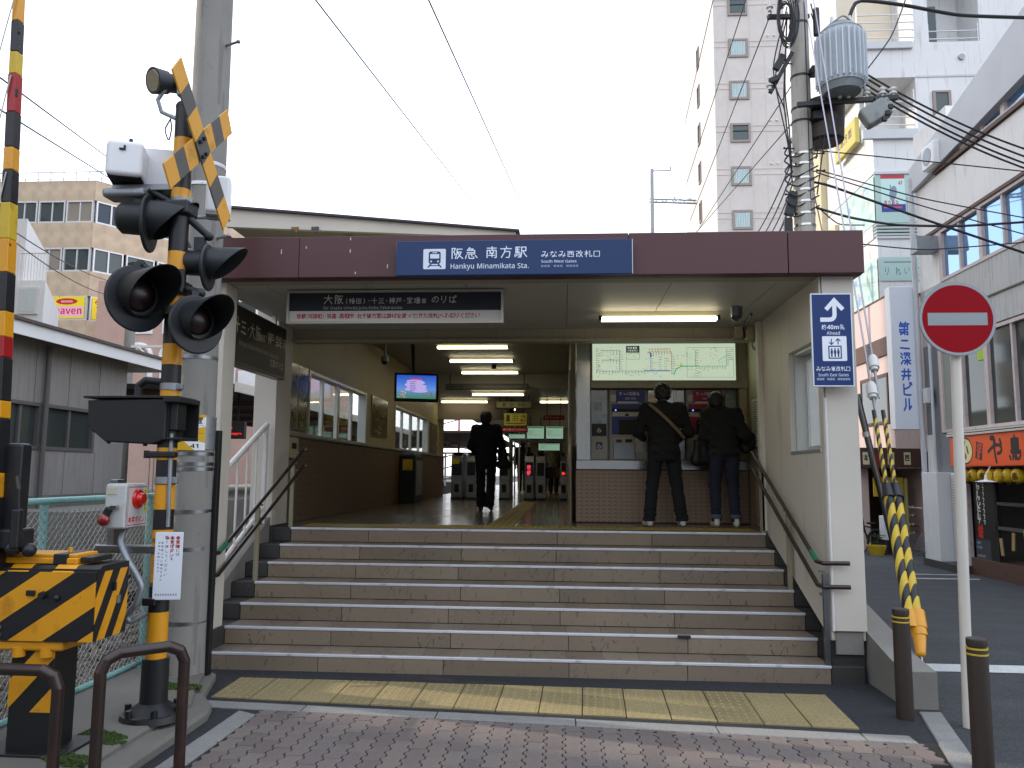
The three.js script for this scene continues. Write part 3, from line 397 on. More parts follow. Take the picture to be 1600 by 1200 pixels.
// pavement: dark asphalt apron, granite border, tactile strip, wavy interlocking pavers
const AX = 4.3 * R, ax = (u, w) => [u - 0.287, -5.66 + u * Math.tan(AX) + w]; // u along the strip, w towards the viewer
const apron = tag(B().prism([[-3.7, -7.2], [2.5, -7.2], [2.7, -6.17], [2.64, -5.94], [1.62, -2], [-3.7, -2]], -0.1, 0.012).build('pavement', C.asphaltDark), 'dark asphalt apron and wavy brown paving blocks in front of the steps', null, null, 'structure');
{
  const n = 15, bl = [-2.576, -5.83], br = [1.93, -5.494], tl = [-2.585, -6.37], tr = [1.967, -6.283], at = (a, b, t) => [a[0] + (b[0] - a[0]) * t, a[1] + (b[1] - a[1]) * t];
  const dots = [], dg = new THREE.CylinderGeometry(0.009, 0.014, 0.005, 8).toNonIndexed();
  for (let i = 0; i < n; i++) {
    const e = 0.012 / n, a = at(bl, br, i / n + e), b = at(bl, br, (i + 1) / n - e), c = at(tl, tr, (i + 1) / n - e), d = at(tl, tr, i / n + e);
    const y = 0.024 + rr(-0.0015, 0.0015);
    B().prism([a, b, c, d], 0.0, y, 0.003).build('tactile_tile', i % 3 ? C.tactile : (C.tactile2 ??= Object.assign(C.tactile.clone(), { color: lin('#8d7e57') })), apron);
    for (let q = 0; q < 5; q++) for (let k = 0; k < 10; k++) { const s = (q + 0.5) / 5, t = (k + 0.5) / 10, l = at(a, d, t), r = at(b, c, t), m = at(l, r, s); dots.push(M4().setPosition(m[0], y + 0.002, m[1])); }
  }
  many('raised_dots', metreUV(dg), C.tactile, apron, dots);
  // granite border stones along the strip and down the left side
  let u = -2.42; while (u < 2.48) { const L = Math.min(0.9 + rr(-0.05, 0.05), 2.48 - u); if (L < 0.1) break; const p = [ax(u + 0.004, 0.24), ax(u + L - 0.004, 0.24), ax(u + L - 0.004, 0.12 - 0.02), ax(u + 0.004, 0.12 - 0.02)]; B().prism(p, 0, 0.022 + rr(-0.001, 0.002), 0.004).build('border_stone', C.granite, apron); u += L; }
  const A = [-2.085, -5.45], Z = [-2.16, -3.2]; for (let i = 0; i < 4; i++) { const a = at(A, Z, i / 4 + 0.004), b = at(A, Z, (i + 1) / 4 - 0.004); B().prism([a, [a[0] - 0.15, a[1] - 0.08], [b[0] - 0.15, b[1] - 0.01], b], 0, 0.022 + rr(-0.002, 0.004), 0.004).build('border_stone', C.granite, apron); }
  for (let i = 0; i < 6; i++) { const z = -5.9 + i * 0.62, X = (q) => 2.63 - 0.26 * (q + 5.9); B().prism([[X(z) - 0.15, z], [X(z + 0.6) - 0.15, z + 0.6], [X(z + 0.6), z + 0.6], [X(z), z]], -0.08, 0.03 + rr(-0.003, 0.003), 0.006).build('kerb_stone', C.granite, apron); }
  // one paver: zigzag long sides, drawn in metres (0.116 x 0.226)
  const pv = []; const PW = 0.116, PL = 0.232, am = 0.0105, g = 0.0046, xo = (t) => { const q = (t * 2) % 1; return t <= 0 || t >= 1 ? 0 : am * (q > 0.001 && q < 0.5 ? 1 : -1); };
  const TT = [0, 0.06, 0.2, 0.3, 0.45, 0.55, 0.7, 0.8, 0.94, 1]; for (const t of TT) pv.push([-PW / 2 + g + xo(t), (t - 0.5) * (PL - 0.003)]); for (const t of [...TT].reverse()) pv.push([PW / 2 - g + xo(t), (t - 0.5) * (PL - 0.003)]);
  const geo = B().prism(pv.map(([x, z]) => [x, z + x * Math.tan(AX)]), -0.04, 0, 0.0012).geo();
  const pm = ['#6f6460', '#756963', '#6a605c', '#716864', '#776d66'].map((c) => mat(c, { rough: 0.8, map: T.stain, bump: T.coarse, bs: 0.0015 }));
  B().prism([[-2.09, -5.54], [2.36, -5.21], [1.85, -3.2], [1.6, -2.1], [-2.1, -2.1]], 0.0, 0.0135).build('joint_sand', mat('#2c2826', { rough: 1, map: T.asphalt }), apron);
  const far = [];
  let made = 0; const spots = [];
  for (let r = 0; r < 14; r++) for (let k = -24; k < 26; k++) { const w = 0.362 + r * PL + (k % 2 ? PL / 2 : 0) + PL * 0.0, uu = k * PW; const [x, z] = ax(uu, w); const lx = -2.09; if (x < lx + 0.055 || x > 2.63 - 0.26 * (z + 5.9) - 0.21) continue; spots.push([x, z, 1]); if (r === 0 && k % 2) { const [hx, hz] = ax(uu, w - PL * 0.75); if (hx > lx + 0.055) spots.push([hx, hz, 0.5]); } }
  spots.sort((p, q) => p[1] - q[1]);
  for (const [x, z, sc] of spots) { const y = 0.02 + rr(-0.0015, 0.0015); if (z < -3.95 && made < 300) { made++; piece(geo, 'paving_block', pm[rnd() * 5 | 0], apron, [x, y, z], [rr(-0.004, 0.004), 0, rr(-0.004, 0.004)]).scale.z = sc; } else far.push(M4().setPosition(x, y, z)); }
  if (far.length) many('paving_block', geo, pm[0], apron, far);
}
// concrete island that carries the crossing signal, with moss and a worn edge
const island = tag(B().prism([[-3.55, -6.3], [-2.75, -6.3], [-2.58, -5.72], [-2.42, -5.5], [-2.36, -5.3], [-2.36, -2.4], [-3.55, -2.4]], -0.1, 0.075, 0.02).prism([[-3.5, -6.25], [-2.8, -6.2], [-2.64, -5.7], [-2.52, -5.4], [-2.54, -2.6], [-3.5, -2.6]], 0.06, 0.11, 0.015).build('island', C.concreteDark), 'mossy concrete island under the crossing signal and barrier', null, null, 'structure');
{ const ms = []; const g = metreUV(new THREE.IcosahedronGeometry(0.016, 0)); for (let i = 0; i < 900; i++) { const t = rnd(), k = i % 3; const x = (k ? -2.82 + 0.26 * t : -2.95 + 0.3 * t) + rr(-0.035, 0.035), z = (k ? -4.35 + 0.12 * t : -5.75 + 0.05 * t) - (k === 2 ? 0.35 : 0) + rr(-0.07, 0.07); ms.push(M4().compose(V(x, 0.108, z), new THREE.Quaternion().setFromEuler(new THREE.Euler(rnd() * 3, rnd() * 3, 0)), V(rr(0.6, 1.6), rr(0.3, 0.8), rr(0.6, 1.6)))); } const o = new THREE.InstancedMesh(g, C.moss, ms.length); ms.forEach((m, i) => o.setMatrixAt(i, m)); o.name = 'moss'; o.castShadow = o.receiveShadow = true; scene.add(o); tag(o, 'green moss in the cracks of the concrete island', 'moss', null, 'stuff'); }
// ballast beside the track, beyond the fence
tag(B().box(-9.2, -3.5, -0.1, 0.03, -60, -1).build('track_bed', C.gravel), 'gravel track bed behind the chain link fence', null, null, 'structure');
{ const g = metreUV(new THREE.DodecahedronGeometry(0.03, 0)), ms = []; for (let i = 0; i < 14000; i++) { const x = -3.5 - Math.pow(rnd(), 1.4) * 5, z = -2 - rnd() * 12; ms.push(M4().compose(V(x, 0.03 + rr(0, 0.03) + 0.12 * Math.exp(-((x + 4.2) ** 2) * 3), z), new THREE.Quaternion().setFromEuler(new THREE.Euler(rnd() * 6, rnd() * 6, rnd() * 6)), V(rr(0.5, 1.3), rr(0.5, 1), rr(0.5, 1.3)))); }
  const o = new THREE.InstancedMesh(g, C.gravel, ms.length), c = new THREE.Color(); ms.forEach((m, i) => { o.setMatrixAt(i, m); const k = rr(0.55, 1.25); o.setColorAt(i, c.setRGB(k, k * rr(0.92, 1), k * rr(0.85, 1))); }); o.name = 'ballast'; o.castShadow = o.receiveShadow = true; scene.add(o); tag(o, 'loose grey and brown ballast stones beside the track', 'gravel', null, 'stuff'); }
for (const [x, z0] of [[-5.2, -1], [-6.27, -1]]) tag(B().box(x - 0.035, x + 0.035, 0.1, 0.22, z0, -60).box(x - 0.07, x + 0.07, 0.03, 0.1, z0, -60).build('rail', mat('#6a4a38', { rough: 0.6, metal: 0.5, map: T.rust })), x > -6 ? 'rusty rail of the track nearer the fence' : 'rusty rail of the track farther from the fence', 'rail');

// ---------------------------------------------------------------- the steps: seven risers of beige tile with bright nosings
const SX0 = -2.983, SX1 = 2.128, SZ = -6.64, ST = 0.3243;
const stairs = thing('staircase', 'seven beige tiled steps with bright metal nosings up to the station', 'stairs', [0, 0, -6.6]);
{
  const core = B(); for (let k = 0; k < 7; k++) core.box(SX0 - 0.24, SX1 + 0.27, -0.1, 0.15 * (k + 1) - 0.02, SZ - ST * k - 0.02, SZ - ST * (k + 1) - (k === 6 ? 0.1 : 0)); core.build('core', C.darkStone, stairs);
  const rg = {}, cuts = [0.02, 0.98, 2.02, 3.0, 4.02, 5.11];
  for (let k = 0; k < 7; k++) {
    const y = 0.15 * (k + 1), z = SZ - ST * k, sh = (k % 2) * 0.06, c = cuts.map((q, i) => (i && i < 5 ? q + rr(-0.05, 0.05) - (k * 0.02) : q));
    for (let i = 0; i < 5; i++) {
      const a = SX0 + (i ? c[i] : 0), b = SX0 + (i < 4 ? c[i + 1] : 5.111);
      B().box(a + 0.002, b - 0.002, y - 0.15 + 0.004, y - 0.022, z - 0.03, z, 0.004).build('riser_tile', (C['riser' + (i + k) % 4] ??= Object.assign(C.tileRiser.clone(), { color: lin(['#857766', '#8c7e6b', '#7d705f', '#887a68'][(i + k) % 4]) })), stairs);
    }
    if (k < 6) for (let i = 0; i < 17; i++) { const a = SX0 + i * 0.3006, b = a + 0.3006; B().box(a + 0.0015, b - 0.0015, y - 0.022, y, z - ST - 0.0, z - 0.026, 0.0).build('tread_tile', (C['tread' + (i * 7 + k * 3) % 4] ??= Object.assign(C.tileTread.clone(), { color: lin(['#807365', '#867a6b', '#796d5f', '#837768'][(i * 7 + k * 3) % 4]) })), stairs); }
    B().box(SX0 - 0.004, SX1 + 0.004, y - 0.02, y + 0.003, z + 0.004, z - 0.026, 0.004).build('nosing', C.nosing, stairs);
    for (const [x0, x1] of [[SX0 - 0.235, SX0 - 0.006], [SX1 + 0.006, SX1 + 0.265]]) B().box(x0, x1, y - 0.15 + 0.002, y - 0.004, z - ST + 0.003, z - 0.01, 0.006).build('end_block', C.darkStone, stairs);
  }
}
// ---------------------------------------------------------------- station entrance building
const st = thing('station_building', 'station entrance with dark maroon fascia over a flight of steps', 'station', [0, 0, -8]);
const FZ = -6.55, FY0 = 3.333, FY1 = 3.694;
{
  const fa = B().box(-3.22, 2.49, FY0, FY1, FZ - 0.06, FZ - 0.14).box(2.35, 2.488, FY0 + 0.002, FY1 - 0.002, FZ - 0.15, -9).build('fascia', C.fascia, st);
  const fg = [[-3.22, -2.3], [-2.2985, 0.55], [0.5515, 1.87], [1.874, 2.49]]; for (const [a, b] of fg) B().box(a + 0.0015, b - 0.0015, FY0 + 0.001, FY1 + 0.002, FZ - 0.058, FZ, 0.004).build('fascia_panel', C.fascia, fa);
  const chip = mat('#c9c4c4', { rough: 0.7 }); for (const [x, y, h] of [[-2.46, 3.545, 0.04], [-2.24, 3.59, 0.02], [-1.85, 3.66, 0.025], [-1.85, 3.55, 0.03], [-1.8, 3.36, 0.02], [-1.52, 3.41, 0.035]]) B().box(x, x + 0.008, y, y + h, FZ - 0.002, FZ + 0.0015).build('peeled_mark', chip, fa);
  B().box(-3.22, 2.48, FY1 - 0.14, FY1 - 0.01, FZ - 0.145, -9.4).build('canopy_slab', C.beam, st);
  B().box(-3.2, 2.47, FY0 + 0.0, FY0 + 0.05, FZ - 0.142, FZ - 0.28).build('soffit_lip', C.beam, st);
  for (let i = -4; i < 3; i++) for (let k = 0; k < 2; k++) { const a = Math.max(-3.2, 0.036 + i * 0.913), b = Math.min(2.46, 0.036 + (i + 1) * 0.913), z0 = FZ - 0.284, z1 = -7.9; B().box(a + 0.003, b - 0.003, FY0 + 0.004, FY0 + 0.02, k ? z1 - 0.003 : z0, k ? -9.06 : z1, 0.002).build('soffit_panel', C.soffit, st); }
  B().box(-3.22, 2.4, 3.215, 3.68, -9.07, -9.36, 0.008).box(-3.21, 2.39, 3.185, 3.22, -9.03, -9.2, 0.006).build('ceiling_beam', C.beam, st);
  B().cyl([2.166, 0.42, -6.66], [2.166, 2.3, -6.66], 0.012, 0.012, 8).build('conduit', C.whiteRail, st);
  // right-hand wall with its window, its end face towards the street
  const rw = B();
  rw.side([[-6.7, 0.34], [-6.7, 1.885], [-8.66, 1.885], [-8.66, 1.06]], 2.155, 2.43);
  rw.box(2.155, 2.43, 1.885, 2.82, -7.645, -8.66).box(2.155, 2.43, 1.885, 2.82, -6.7, -6.79).box(2.155, 2.43, 2.82, FY0 + 0.003, -6.7, -8.66);
  const wall = rw.build('wall', C.cream, st);
  B().box(2.172, 2.432, 0.418, FY0, -6.664, -6.698, 0.004).box(2.150, 2.166, 0.36, FY0, -6.672, -6.716, 0.003).build('end_panel', C.pillarWhite, st);
  B().box(2.1, 2.155, 1.07, FY0, -8.6, -8.7, 0.005).box(2.158, 2.4, 1.05, 3.9, -8.662, -8.8).build('pilaster', C.cream, st);
  B().box(2.16, 2.43, 0.0, 0.40, -6.72, -6.95, 0.01).build('plinth_block', C.darkStone, st); B().box(2.19, 2.41, 0.23, 0.41, -6.69, -6.719, 0.004).build('plinth_tile', C.concrete, st);
  const w = B().box(2.15, 2.4, 1.852, 1.886, -6.775, -7.66, 0.004).box(2.2, 2.42, 1.886, 2.82, -7.605, -7.644).box(2.2, 2.42, 1.886, 2.82, -6.79, -6.82).box(2.2, 2.42, 2.79, 2.82, -6.82, -7.605).build('window', C.alu, st);
  B().box(2.3, 2.335, 1.89, 2.79, -7.2, -7.235).box(2.3, 2.335, 1.89, 2.79, -7.57, -7.605).box(2.3, 2.335, 1.89, 1.93, -7.235, -7.57).box(2.3, 2.335, 2.75, 2.79, -7.235, -7.57).build('sash', C.alu, w);
  B().box(2.315, 2.32, 1.93, 2.75, -7.235, -7.57).box(2.345, 2.35, 1.9, 2.79, -6.82, -7.22).build('pane', C.frost, w);
  // interior right wall beyond the steps
  const iw = B().box(2.33, 2.46, 1.0, 3.9, -8.8, -60).build('interior_wall', C.creamIn, st);
  // left pillars
  B().box(-3.155, -3.0, 0.31, FY0, -6.7, -6.95, 0.006).build('pillar', C.cream, st); B().box(-3.17, -2.985, 0, 0.31, -6.69, -6.97, 0.006).build('pillar_base', C.darkStone, st);
  B().box(-3.47, -3.215, 1.04, 3.7, -8.6, -9.08, 0.006).build('pillar', C.pillarWhite, st); B().box(-3.5, -3.2, 0.6, 1.07, -8.58, -9.1, 0.006).build('pillar_base', C.darkStone, st);
  // sloping parapet kerb under the white railing
  B().side([[-6.96, 0.1], [-6.96, 0.36], [-8.6, 1.16], [-8.6, 0.1]], -3.32, -3.225).build('sloping_kerb', C.concrete, st);
  // left interior wall, windows cut out of it
  const L = B(), X0 = -3.42, X1 = -3.3, wz = [[-9.95, -12.95], [-15.2, -19.0]];
  L.box(X0, X1, 0.9, 2.10, -9.08, -21.6).box(X0, X1, 2.97, 3.95, -9.08, -21.6).box(X0, X1, 2.10, 2.97, -9.08, wz[0][0]).box(X0, X1, 2.10, 2.97, wz[0][1], wz[1][0]).box(X0, X1, 2.10, 2.97, wz[1][1], -21.6).build('interior_wall', C.creamIn, st);
  for (const [a, b] of wz) {
    const f = B().box(X0 - 0.01, X1 + 0.015, 2.1, 2.14, a, b).box(X0 - 0.01, X1 + 0.015, 2.93, 2.97, a, b).box(X0, X1 + 0.015, 2.14, 2.93, a, a - 0.05).box(X0, X1 + 0.015, 2.14, 2.93, b + 0.05, b).build('window', C.alu, st);
    const n = 4, s = (a - b) / n; for (let i = 1; i < n; i++) B().box(-3.38, -3.33, 2.14, 2.93, a - s * i + 0.03 + (i === 2 ? 0.03 : 0), a - s * i - 0.03 - (i === 2 ? 0.03 : 0)).build('mullion', C.alu, f);
    for (let i = 0; i < n; i++) B().box(-3.36, -3.355, 2.14, 2.93, a - s * i - 0.05, a - s * (i + 1) + 0.05).build('pane', C.pane, f);
  }
  B().box(-3.3, -3.24, 2.08, 2.11, -9.1, -21.6, 0.006).build('wall_rail', C.zinc, st);
  // wainscot of long brown tiles
  B().box(-3.3, -3.285, 1.05, 2.08, -9.09, -21.6).build('wainscot', C.grout, st);
  { const g = uvBox(0.014, 0.068, 0.218), ms = []; for (let r = 0; r < 14; r++) for (let k = 0; k < 56; k++) { const z = -9.2 - k * 0.222 - (r % 2) * 0.111; if (z < -21.5) continue; ms.push(M4().setPosition(-3.28 + rr(-0.001, 0.001), 1.09 + r * 0.0725, z)); } many('wall_tile', g, C.brownTile, st, ms); }
  // ceilings
  const cy = (x0, x1, y, z0, z1) => { for (let x = x0; x < x1 - 0.05; x += 0.91) for (let z = z0; z > z1 + 0.05; z -= 1.82) B().box(x + 0.003, Math.min(x + 0.907, x1), y, y + 0.02, z, Math.max(z - 1.814, z1)).build('ceiling_panel', C.ceil, st); };
  cy(-3.3, 2.34, 3.86, -9.36, -17.6); cy(-3.3, 2.34, 3.56, -17.6, -30);
  B().box(-3.3, 2.34, 3.555, 3.9, -17.5, -17.598).build('ceiling_step', C.ceil, st);
  B().box(-3.5, 2.5, 3.885, 4.0, -9.0, -60).build('roof_slab', C.beam, st);
  // floor: worn stone tile seen at a low angle
  const fl = B().box(-3.4, 2.45, 0.9, 1.046, SZ - ST * 6 - 0.3, -60).build('floor', (() => { const m = mat('#877e6d', { rough: 0.22, map: null }); m.map = tex(1024, 2.4, (u, v) => { const n = 16, a = (u * n) % 1, b = (v * n) % 1, j = a < 0.035 || b < 0.035, t = hash(u * n | 0, v * n | 0, 7); return (j ? 0.35 : 0.72 + 0.22 * t) * (0.9 + 0.3 * (fbm(u, v, 5, 4, 171) - 0.5)); }); m.roughnessMap = tex(512, 2.4, (u, v) => { const n = 16, a = (u * n) % 1, b = (v * n) % 1; return a < 0.04 || b < 0.04 ? 1 : 0.55 + 0.6 * fbm(u, v, 6, 4, 177); }, false); m.bumpMap = tex(512, 2.4, (u, v) => { const n = 16, a = (u * n) % 1, b = (v * n) % 1; return a < 0.03 || b < 0.03 ? 0.2 : 0.8 + 0.2 * hash(u * n | 0, v * n | 0, 9); }, false); m.bumpScale = 0.002; return m; })(), st);
  for (let i = 0; i < 17; i++) { const a = SX0 + i * 0.3006; B().box(a + 0.002, a + 0.2986, 1.028, 1.05, SZ - ST * 6 - 0.32, SZ - ST * 6 - 0.042).build('landing_tile', C.tread0, st); }
  const tac = mat('#9a8432', { rough: 0.6, map: T.stain }); const bars = [], bg = uvBox(0.022, 0.006, 0.26);
  for (let i = 0; i < 17; i++) { const a = SX0 + i * 0.3; B().box(a + 0.002, a + 0.298, 1.04, 1.052, -8.98, -9.275, 0.001).build('tactile_tile', tac, st); for (let k = 0; k < 5; k++) for (let q = 0; q < 5; q++) bars.push(M4().makeScale(1, 1, 0.12).setPosition(a + 0.03 + k * 0.06, 1.054, -9.01 - q * 0.058)); }
  for (let i = 0; i < 26; i++) { const z = -9.28 - i * 0.3; B().box(-0.88, -0.585, 1.04, 1.052, z, z - 0.295, 0.001).build('tactile_tile', tac, st); for (let k = 0; k < 4; k++) bars.push(M4().setPosition(-0.84 + k * 0.072, 1.054, z - 0.148)); }
  many('tactile_bar', bg, tac, st, bars);
  // far end of the hall: frame posts and the lintel over the gates
  B().box(-3.3, -1.3, 3.05, 3.56, -20.5, -20.7).box(-1.42, -1.32, 1.05, 3.56, -20.5, -20.62).box(-1.3, 2.33, 2.86, 3.56, -21.2, -21.4).build('lintel', mat('#6e665a', { rough: 0.7, map: T.plaster }), st);
  B().box(0.10, 0.22, 1.05, 3.86, -10.96, -18.4).build('interior_wall', C.creamIn, st);
  B().box(0.088, 0.1, 1.05, 2.05, -10.16, -18.3).build('wainscot', C.counterTile, st);
  B().box(0.02, 2.33, 1.05, 3.56, -23.5, -23.7).build('interior_wall', C.creamIn, st);
  B().box(-3.3, 2.4, 1.0, 3.9, -60, -60.2).build('interior_wall', C.creamIn, st);  // end wall added to close off the bright far opening
}
// mono-pitch platform roof that rises behind the fascia on the left
{
  const t = thing('platform_roof', 'white edged sloping platform roof rising behind the maroon fascia', 'roof', [-2, 4, -8.2]);
  const yl = 4.47, yr = 4.17, x0 = -3.62, x1 = -0.5, zF = -8.0;
  B().face([[x0, yl - 0.2], [x1, yr - 0.06], [x1, yr], [x0, yl]], zF, zF - 0.06).build('eave_board', C.pillarWhite, t);
  B().face([[x0 - 0.06, yl + 0.005], [x1 + 0.04, yr - 0.002], [x1 + 0.04, yr + 0.016], [x0 - 0.06, yl + 0.03]], zF + 0.05, zF - 24).build('roof_sheet', mat('#3a3440', { rough: 0.6, map: T.paint }), t);
  B().face([[x0, yl - 0.168], [x0, yl - 0.02], [x1, yr - 0.045], [x1, yr - 0.05]], zF - 0.062, zF - 24).build('roof_underside', C.beam, t);
  B().box(-3.55, -3.0, 4.0, 4.26, -9.0, -9.2).build('upstand', C.creamIn, t);
  for (const [x, c] of [[-2.86, '#7a6238'], [-2.64, '#4a5058']]) B().bc(x, 4.235, zF + 0.01, 0.08, 0.035, 0.02, 0.005).bc(x + 0.02, 4.215, zF + 0.015, 0.02, 0.05, 0.02).build('cable_clip', mat(c), t);
}
// ---------------------------------------------------------------- level crossing equipment on the left
function bands(b, name, parent, x0, z0, x1, z1, ys, r, cols, seg = 20) { // striped post: rings between the heights ys
  const at = (y) => { const t = (y - ys[0]) / (ys[ys.length - 1] - ys[0]); return [x0 + (x1 - x0) * t, y, z0 + (z1 - z0) * t]; };
  for (let i = 0; i + 1 < ys.length; i++) B().cyl(at(ys[i]), at(ys[i + 1] - 0.0005), r, r, seg).build(name, cols[i % 2], parent);
}
const sig = thing('crossing_signal', 'black and yellow striped crossing signal post with four black hooded lamps', 'crossing signal', [-2.6, 0.1, -5.05]);
{
  const X = -2.605, Z = -5.05;
  B().cyl([X, 0.1, Z], [X, 0.14, Z], 0.2, 0.19, 24).cyl([X, 0.14, Z], [X, 0.2, Z], 0.17, 0.085, 20).cyl([X, 0.2, Z], [X, 0.47, Z], 0.085, 0.082, 20).build('base', C.black, sig);
  { const b = B(); for (let i = 0; i < 6; i++) { const a = i * Math.PI / 3; b.cyl([X + 0.165 * Math.cos(a), 0.13, Z + 0.165 * Math.sin(a)], [X + 0.165 * Math.cos(a), 0.18, Z + 0.165 * Math.sin(a)], 0.02, 0.02, 6); } b.build('bolt', C.black, sig); }
  bands(0, 'pole_band', sig, X, Z, X - 0.01, Z, [0.47, 0.76, 0.92, 1.28, 1.41, 1.57, 1.73, 1.81, 1.99, 2.2, 2.36, 2.5, 2.7, 2.94, 3.0, 3.13, 3.45, 3.57, 3.75, 3.93, 4.16], 0.063, [C.yellow, C.black]);
  B().ball(X - 0.01, 4.16, Z, 0.066, 1, 0.7, 1).build('pole_cap', C.black, sig);
  for (const y of [1.575, 2.19, 2.71, 3.46]) B().cyl([X, y, Z], [X, y + 0.045, Z], 0.07, 0.07, 18).bc(X + 0.07, y + 0.022, Z + 0.03, 0.05, 0.04, 0.03, 0.005).build('clamp', C.zinc, sig);
  const bar = (p, q, r = 0.026) => B().cyl(p, q, r, r, 12).ball(...q, r * 1.25).build('arm', C.lampBlack, sig);
  // each lamp: pointing direction a (0 = towards the camera, 90 = to the right)
  function lamp(x, y, z, a, s) {
    const g = sub('lamp', sig), m = M4().makeRotationY(a * R).setPosition(x, y, z), add = (b, geo, mm) => b.add(geo, m.clone().multiply(mm));
    const rx = M4().makeRotationX(Math.PI / 2);
    let b = B(); add(b, new THREE.CylinderGeometry(0.185 * s, 0.185 * s, 0.022, 36), M4().makeTranslation(0, -0.03, 0.0).multiply(rx)); add(b, new THREE.TorusGeometry(0.185 * s, 0.012, 8, 36), M4().makeTranslation(0, -0.03, 0.0)); b.build('backplate', C.lampBlack, g);
    b = B(); add(b, new THREE.LatheGeometry([[0, -0.2], [0.075, -0.2], [0.105, -0.17], [0.112, -0.02], [0.122, -0.02], [0.122, 0.015]].map(([r, h]) => new THREE.Vector2(r * s, h * s)), 28), rx); add(b, new THREE.BoxGeometry(0.05, 0.12, 0.07), M4().makeTranslation(0, 0.14 * s, -0.06)); for (let i = 0; i < 4; i++) add(b, new THREE.CylinderGeometry(0.012, 0.012, 0.04, 8), M4().makeTranslation(0.125 * s * Math.cos(i * 1.57 + 0.8), 0.125 * s * Math.sin(i * 1.57 + 0.8), -0.01).multiply(rx)); add(b, new THREE.CylinderGeometry(0.02, 0.02, 0.02, 10), M4().makeTranslation(0.113 * s, 0.02, -0.12).multiply(M4().makeRotationZ(1.57))); b.build('housing', C.lampBlack, g);
    b = B(); add(b, new THREE.SphereGeometry(0.13 * s, 28, 12, 0, 6.2832, 0, 0.9), M4().makeTranslation(0, 0, -0.06 * s).multiply(rx)); b.build('lens', C.lens, g);
    // hood: a tube cut on the slant, long above, short below
    const n = 40, pts = [], ix = [], r0 = 0.125 * s, r1 = 0.128 * s, th = 0.006;
    for (let i = 0; i <= n; i++) { const t = i / n * 2 * Math.PI, c = Math.cos(t), q = 0.03 + (0.315 * s - 0.03) * Math.pow((1 + c) / 2, 0.85); for (const [r, l] of [[r0 + th, 0.005], [r1 + th, q], [r1, q], [r0, 0.005]]) pts.push(r * Math.sin(t), r * c, l); }
    for (let i = 0; i < n; i++) for (let k = 0; k < 3; k++) { const p = i * 4 + k, q = p + 4; ix.push(p, p + 1, q, q, p + 1, q + 1); }
    const hg = new THREE.BufferGeometry(); hg.setAttribute('position', new THREE.Float32BufferAttribute(pts, 3)); hg.setIndex(ix); const hn = hg.toNonIndexed(); hn.computeVertexNormals(); const hi = mergeVertices((hn.deleteAttribute('normal'), hn)); hi.computeVertexNormals(); hi.setAttribute('uv', new THREE.Float32BufferAttribute(new Float32Array(hi.attributes.position.count * 2), 2));
    b = B(); add(b, hi, M4()); b.build('hood', C.lampBlack, g); return g;
  }
  tag(lamp(-2.81, 3.355, -5.02, 103, 1.0), 'upper left lamp, seen from its side'); tag(lamp(-2.43, 3.075, -5.12, 98, 0.82), 'upper right lamp, seen from its side'); tag(lamp(-2.77, 2.80, -4.86, 60, 1.12), 'lower left lamp, turned towards the viewer'); tag(lamp(-2.385, 2.635, -4.9, 57, 0.98), 'lower right lamp, turned towards the viewer');
  bar([X, 3.44, Z], [-2.81, 3.56, -5.03]); bar([X, 3.42, Z], [-2.43, 3.26, -5.11]); bar([X, 2.86, Z], [-2.80, 3.02, -4.93]); bar([X, 2.90, Z], [-2.40, 2.83, -4.97]); bar([-2.81, 3.56, -5.03], [-2.83, 3.5, -5.06], 0.03); 
  B().bc(X + 0.06, 2.93, Z + 0.06, 0.05, 0.14, 0.03, 0.008).bc(X - 0.0, 3.43, Z, 0.17, 0.1, 0.17, 0.02).bc(X, 2.88, Z, 0.16, 0.1, 0.16, 0.02).build('bracket', C.lampBlack, sig);
  // crossbuck of two striped boards facing the road
  const N = V(Math.sin(80 * R), 0, Math.cos(80 * R)), U = V(Math.cos(80 * R), 0, -Math.sin(80 * R)); // U runs along the boards' plane
  function board(a, b, c, d, n, lift, flip) { // corners: start right, start left, end left, end right
    const L = (p, q, t) => p.map((v, i) => v + (q[i] - v) * t), g = sub('crossbuck_board', sig);
    for (let i = 0; i < n; i++) { const e = i ? 0 : 0, p = [L(a, d, i / n), L(b, c, i / n), L(b, c, (i + 1) / n), L(a, d, (i + 1) / n)]; const s = new THREE.BufferGeometry(), v = []; const out = (q, k) => [q[0] + N.x * k, q[1], q[2] + N.z * k]; const f = p.map((q) => out(q, lift + 0.012)), r = p.map((q) => out(q, lift)); const tri = (A, Bq, Cq, D) => v.push(...A, ...Bq, ...Cq, ...A, ...Cq, ...D); tri(f[0], f[1], f[2], f[3]); tri(r[3], r[2], r[1], r[0]); for (let k = 0; k < 4; k++) tri(f[(k + 1) % 4], f[k], r[k], r[(k + 1) % 4]); s.setAttribute('position', new THREE.Float32BufferAttribute(v, 3)); s.computeVertexNormals(); B().add(s).build('stripe', (i + flip) % 2 ? C.boardGrey : C.board, g); }
  }
  board([-2.534, 4.363, -4.758], [-2.548, 4.241, -4.68], [-2.438, 3.364, -5.301], [-2.425, 3.487, -5.375], 7, 0.014, 0);
  board([-2.536, 3.466, -4.746], [-2.55, 3.602, -4.667], [-2.439, 4.261, -5.297], [-2.427, 4.111, -5.364], 7, 0, 0);
  { const b = B(); for (const [x, y, z] of [[-2.477, 3.92, -5.02], [-2.482, 3.88, -4.98], [-2.472, 3.82, -5.05], [-2.478, 3.79, -5.02]]) b.cyl([x + 0.01, y, z], [x + 0.035, y, z + 0.004], 0.014, 0.014, 6); b.cyl([X, 3.85, Z], [-2.49, 3.85, -5.02], 0.03, 0.03, 10); b.build('bolt', C.black, sig); }
